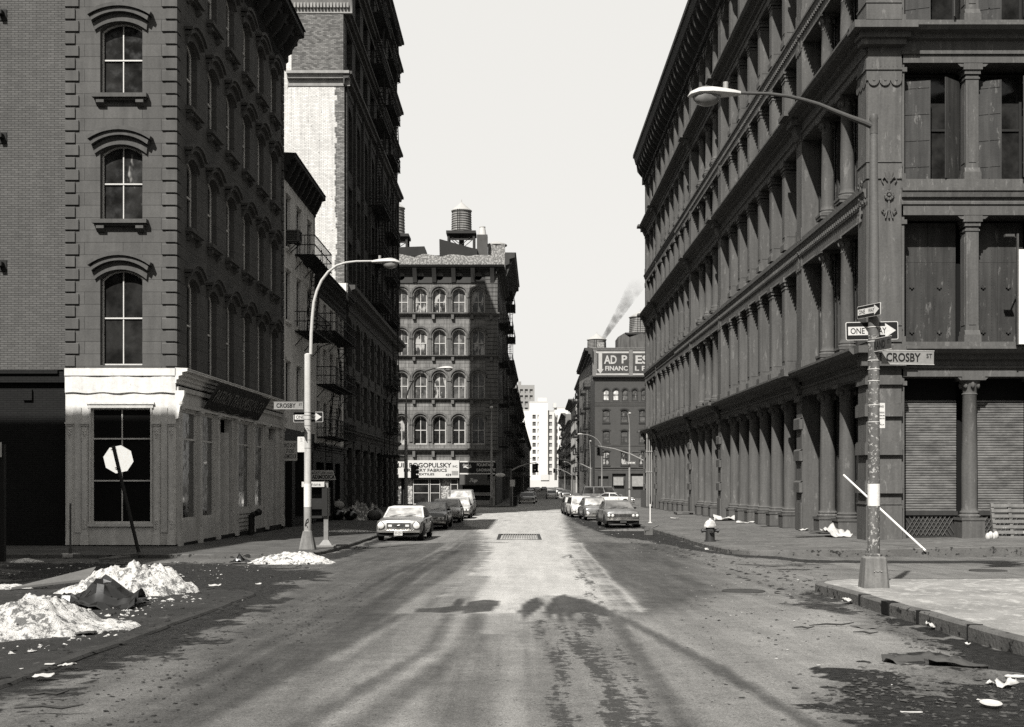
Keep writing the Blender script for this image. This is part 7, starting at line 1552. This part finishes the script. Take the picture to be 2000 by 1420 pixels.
# pallet leaning on the roller shutter
t = thing('pallet', 'worn wooden pallet leaning on the roller shutter at right edge', 'pallet', (X(1945, 40.3), 40.45, EYE-2.1+.03), rot=(R(-14), 0, R(0)))
PWD = gm('pallet_wood', .11, .9, .4, 2, .3, speck=(3, .62, .25)); m = MB()
for k in range(7): m.box(-.0, 1.25, -.03, 0, .02+k*.185, .13+k*.185); ob('slat', m.mesh('slat', PWD), t); m = MB()
for k in (0, .58, 1.15): m = MB(); m.box(k, k+.1, 0, .1, 0, 1.26); ob('bearer', m.mesh('bearer', PWD), t)
m = MB()
for k in range(4): m.ell((.1*k, .03*k, .12+.05*(k%2)), (.09,.1,.14), 8, 6)
tag(ob('rags', m.mesh('rags', PAP, 60), None, (X(1925, 40.5), 40.3, EYE-2.08)), 'small pile of pale rags beside the leaning pallet', 'rags')
# rubbish heap by the tall block
x, y = -9.6, 74; pile('rubbish_heap', 'mound of bagged and loose rubbish against the tall block wall', x, y, gz(y)+.1, 1.7, 1.5, 1.05, 21, gm('rubbish', .16, .7, .7, 2.2, speck=(4, .52, .5)), cat='rubbish heap', n=60, lump=.9)
for i, (dx, dy, r, mt, lb) in enumerate(((-1.4, -.9, .42, TARP, 'black bag at the left of the rubbish heap'), (-.5, -1.3, .36, TARP, 'black bag in front of the rubbish heap'), (.9, -1.1, .40, gm('grey_bag', .09, .5), 'grey bag at the right of rubbish heap'), (-1.35, -.6, .34, PAP, 'white bag on top of the left black bag'))):
    m = MB(); m.ell((0,0,r*.8), (r*1.1, r, r*.85), 12, 8); m.tube([(0,0,r*1.55),(.05,0,r*1.9)], [.07,.1], 6); tag(ob('rubbish_bag', m.mesh('bag', mt, 60), None, (x+dx, y+dy, gz(y)+.11 + (.62 if i == 3 else 0))), lb, 'rubbish bag')
pile('snow_remnant', 'thin dirty snow strip on the left pavement behind the silver coupe', -7.6, 53.5, gz(53)+.1, 1.3, 1.0, .12, 31, cat='snow')
pile('gutter_snow', 'low grimy snow ridge in the right gutter before the coupe', 5.4, 58.2, gz(58), 1.6, 1.2, .1, 33, gm('grimy_ice', .12, .7, .5, 3, speck=(5, .55, .02)), cat='snow')
m = MB(); m.box(-.15, .15, -.12, .12, 0, .3); m.box(-.22, -.02, -.14, -.12, .2, .34); m.tube([(.1,0,.28),(.5,.1,.42)], .03, 5); x, y = PG(1271, 1046, .0); tag(ob('broken_box', m.mesh('box', CARD), None, (x-.1, y, gz(y)+.02), R(15)), 'small broken box standing in the right gutter', 'box')
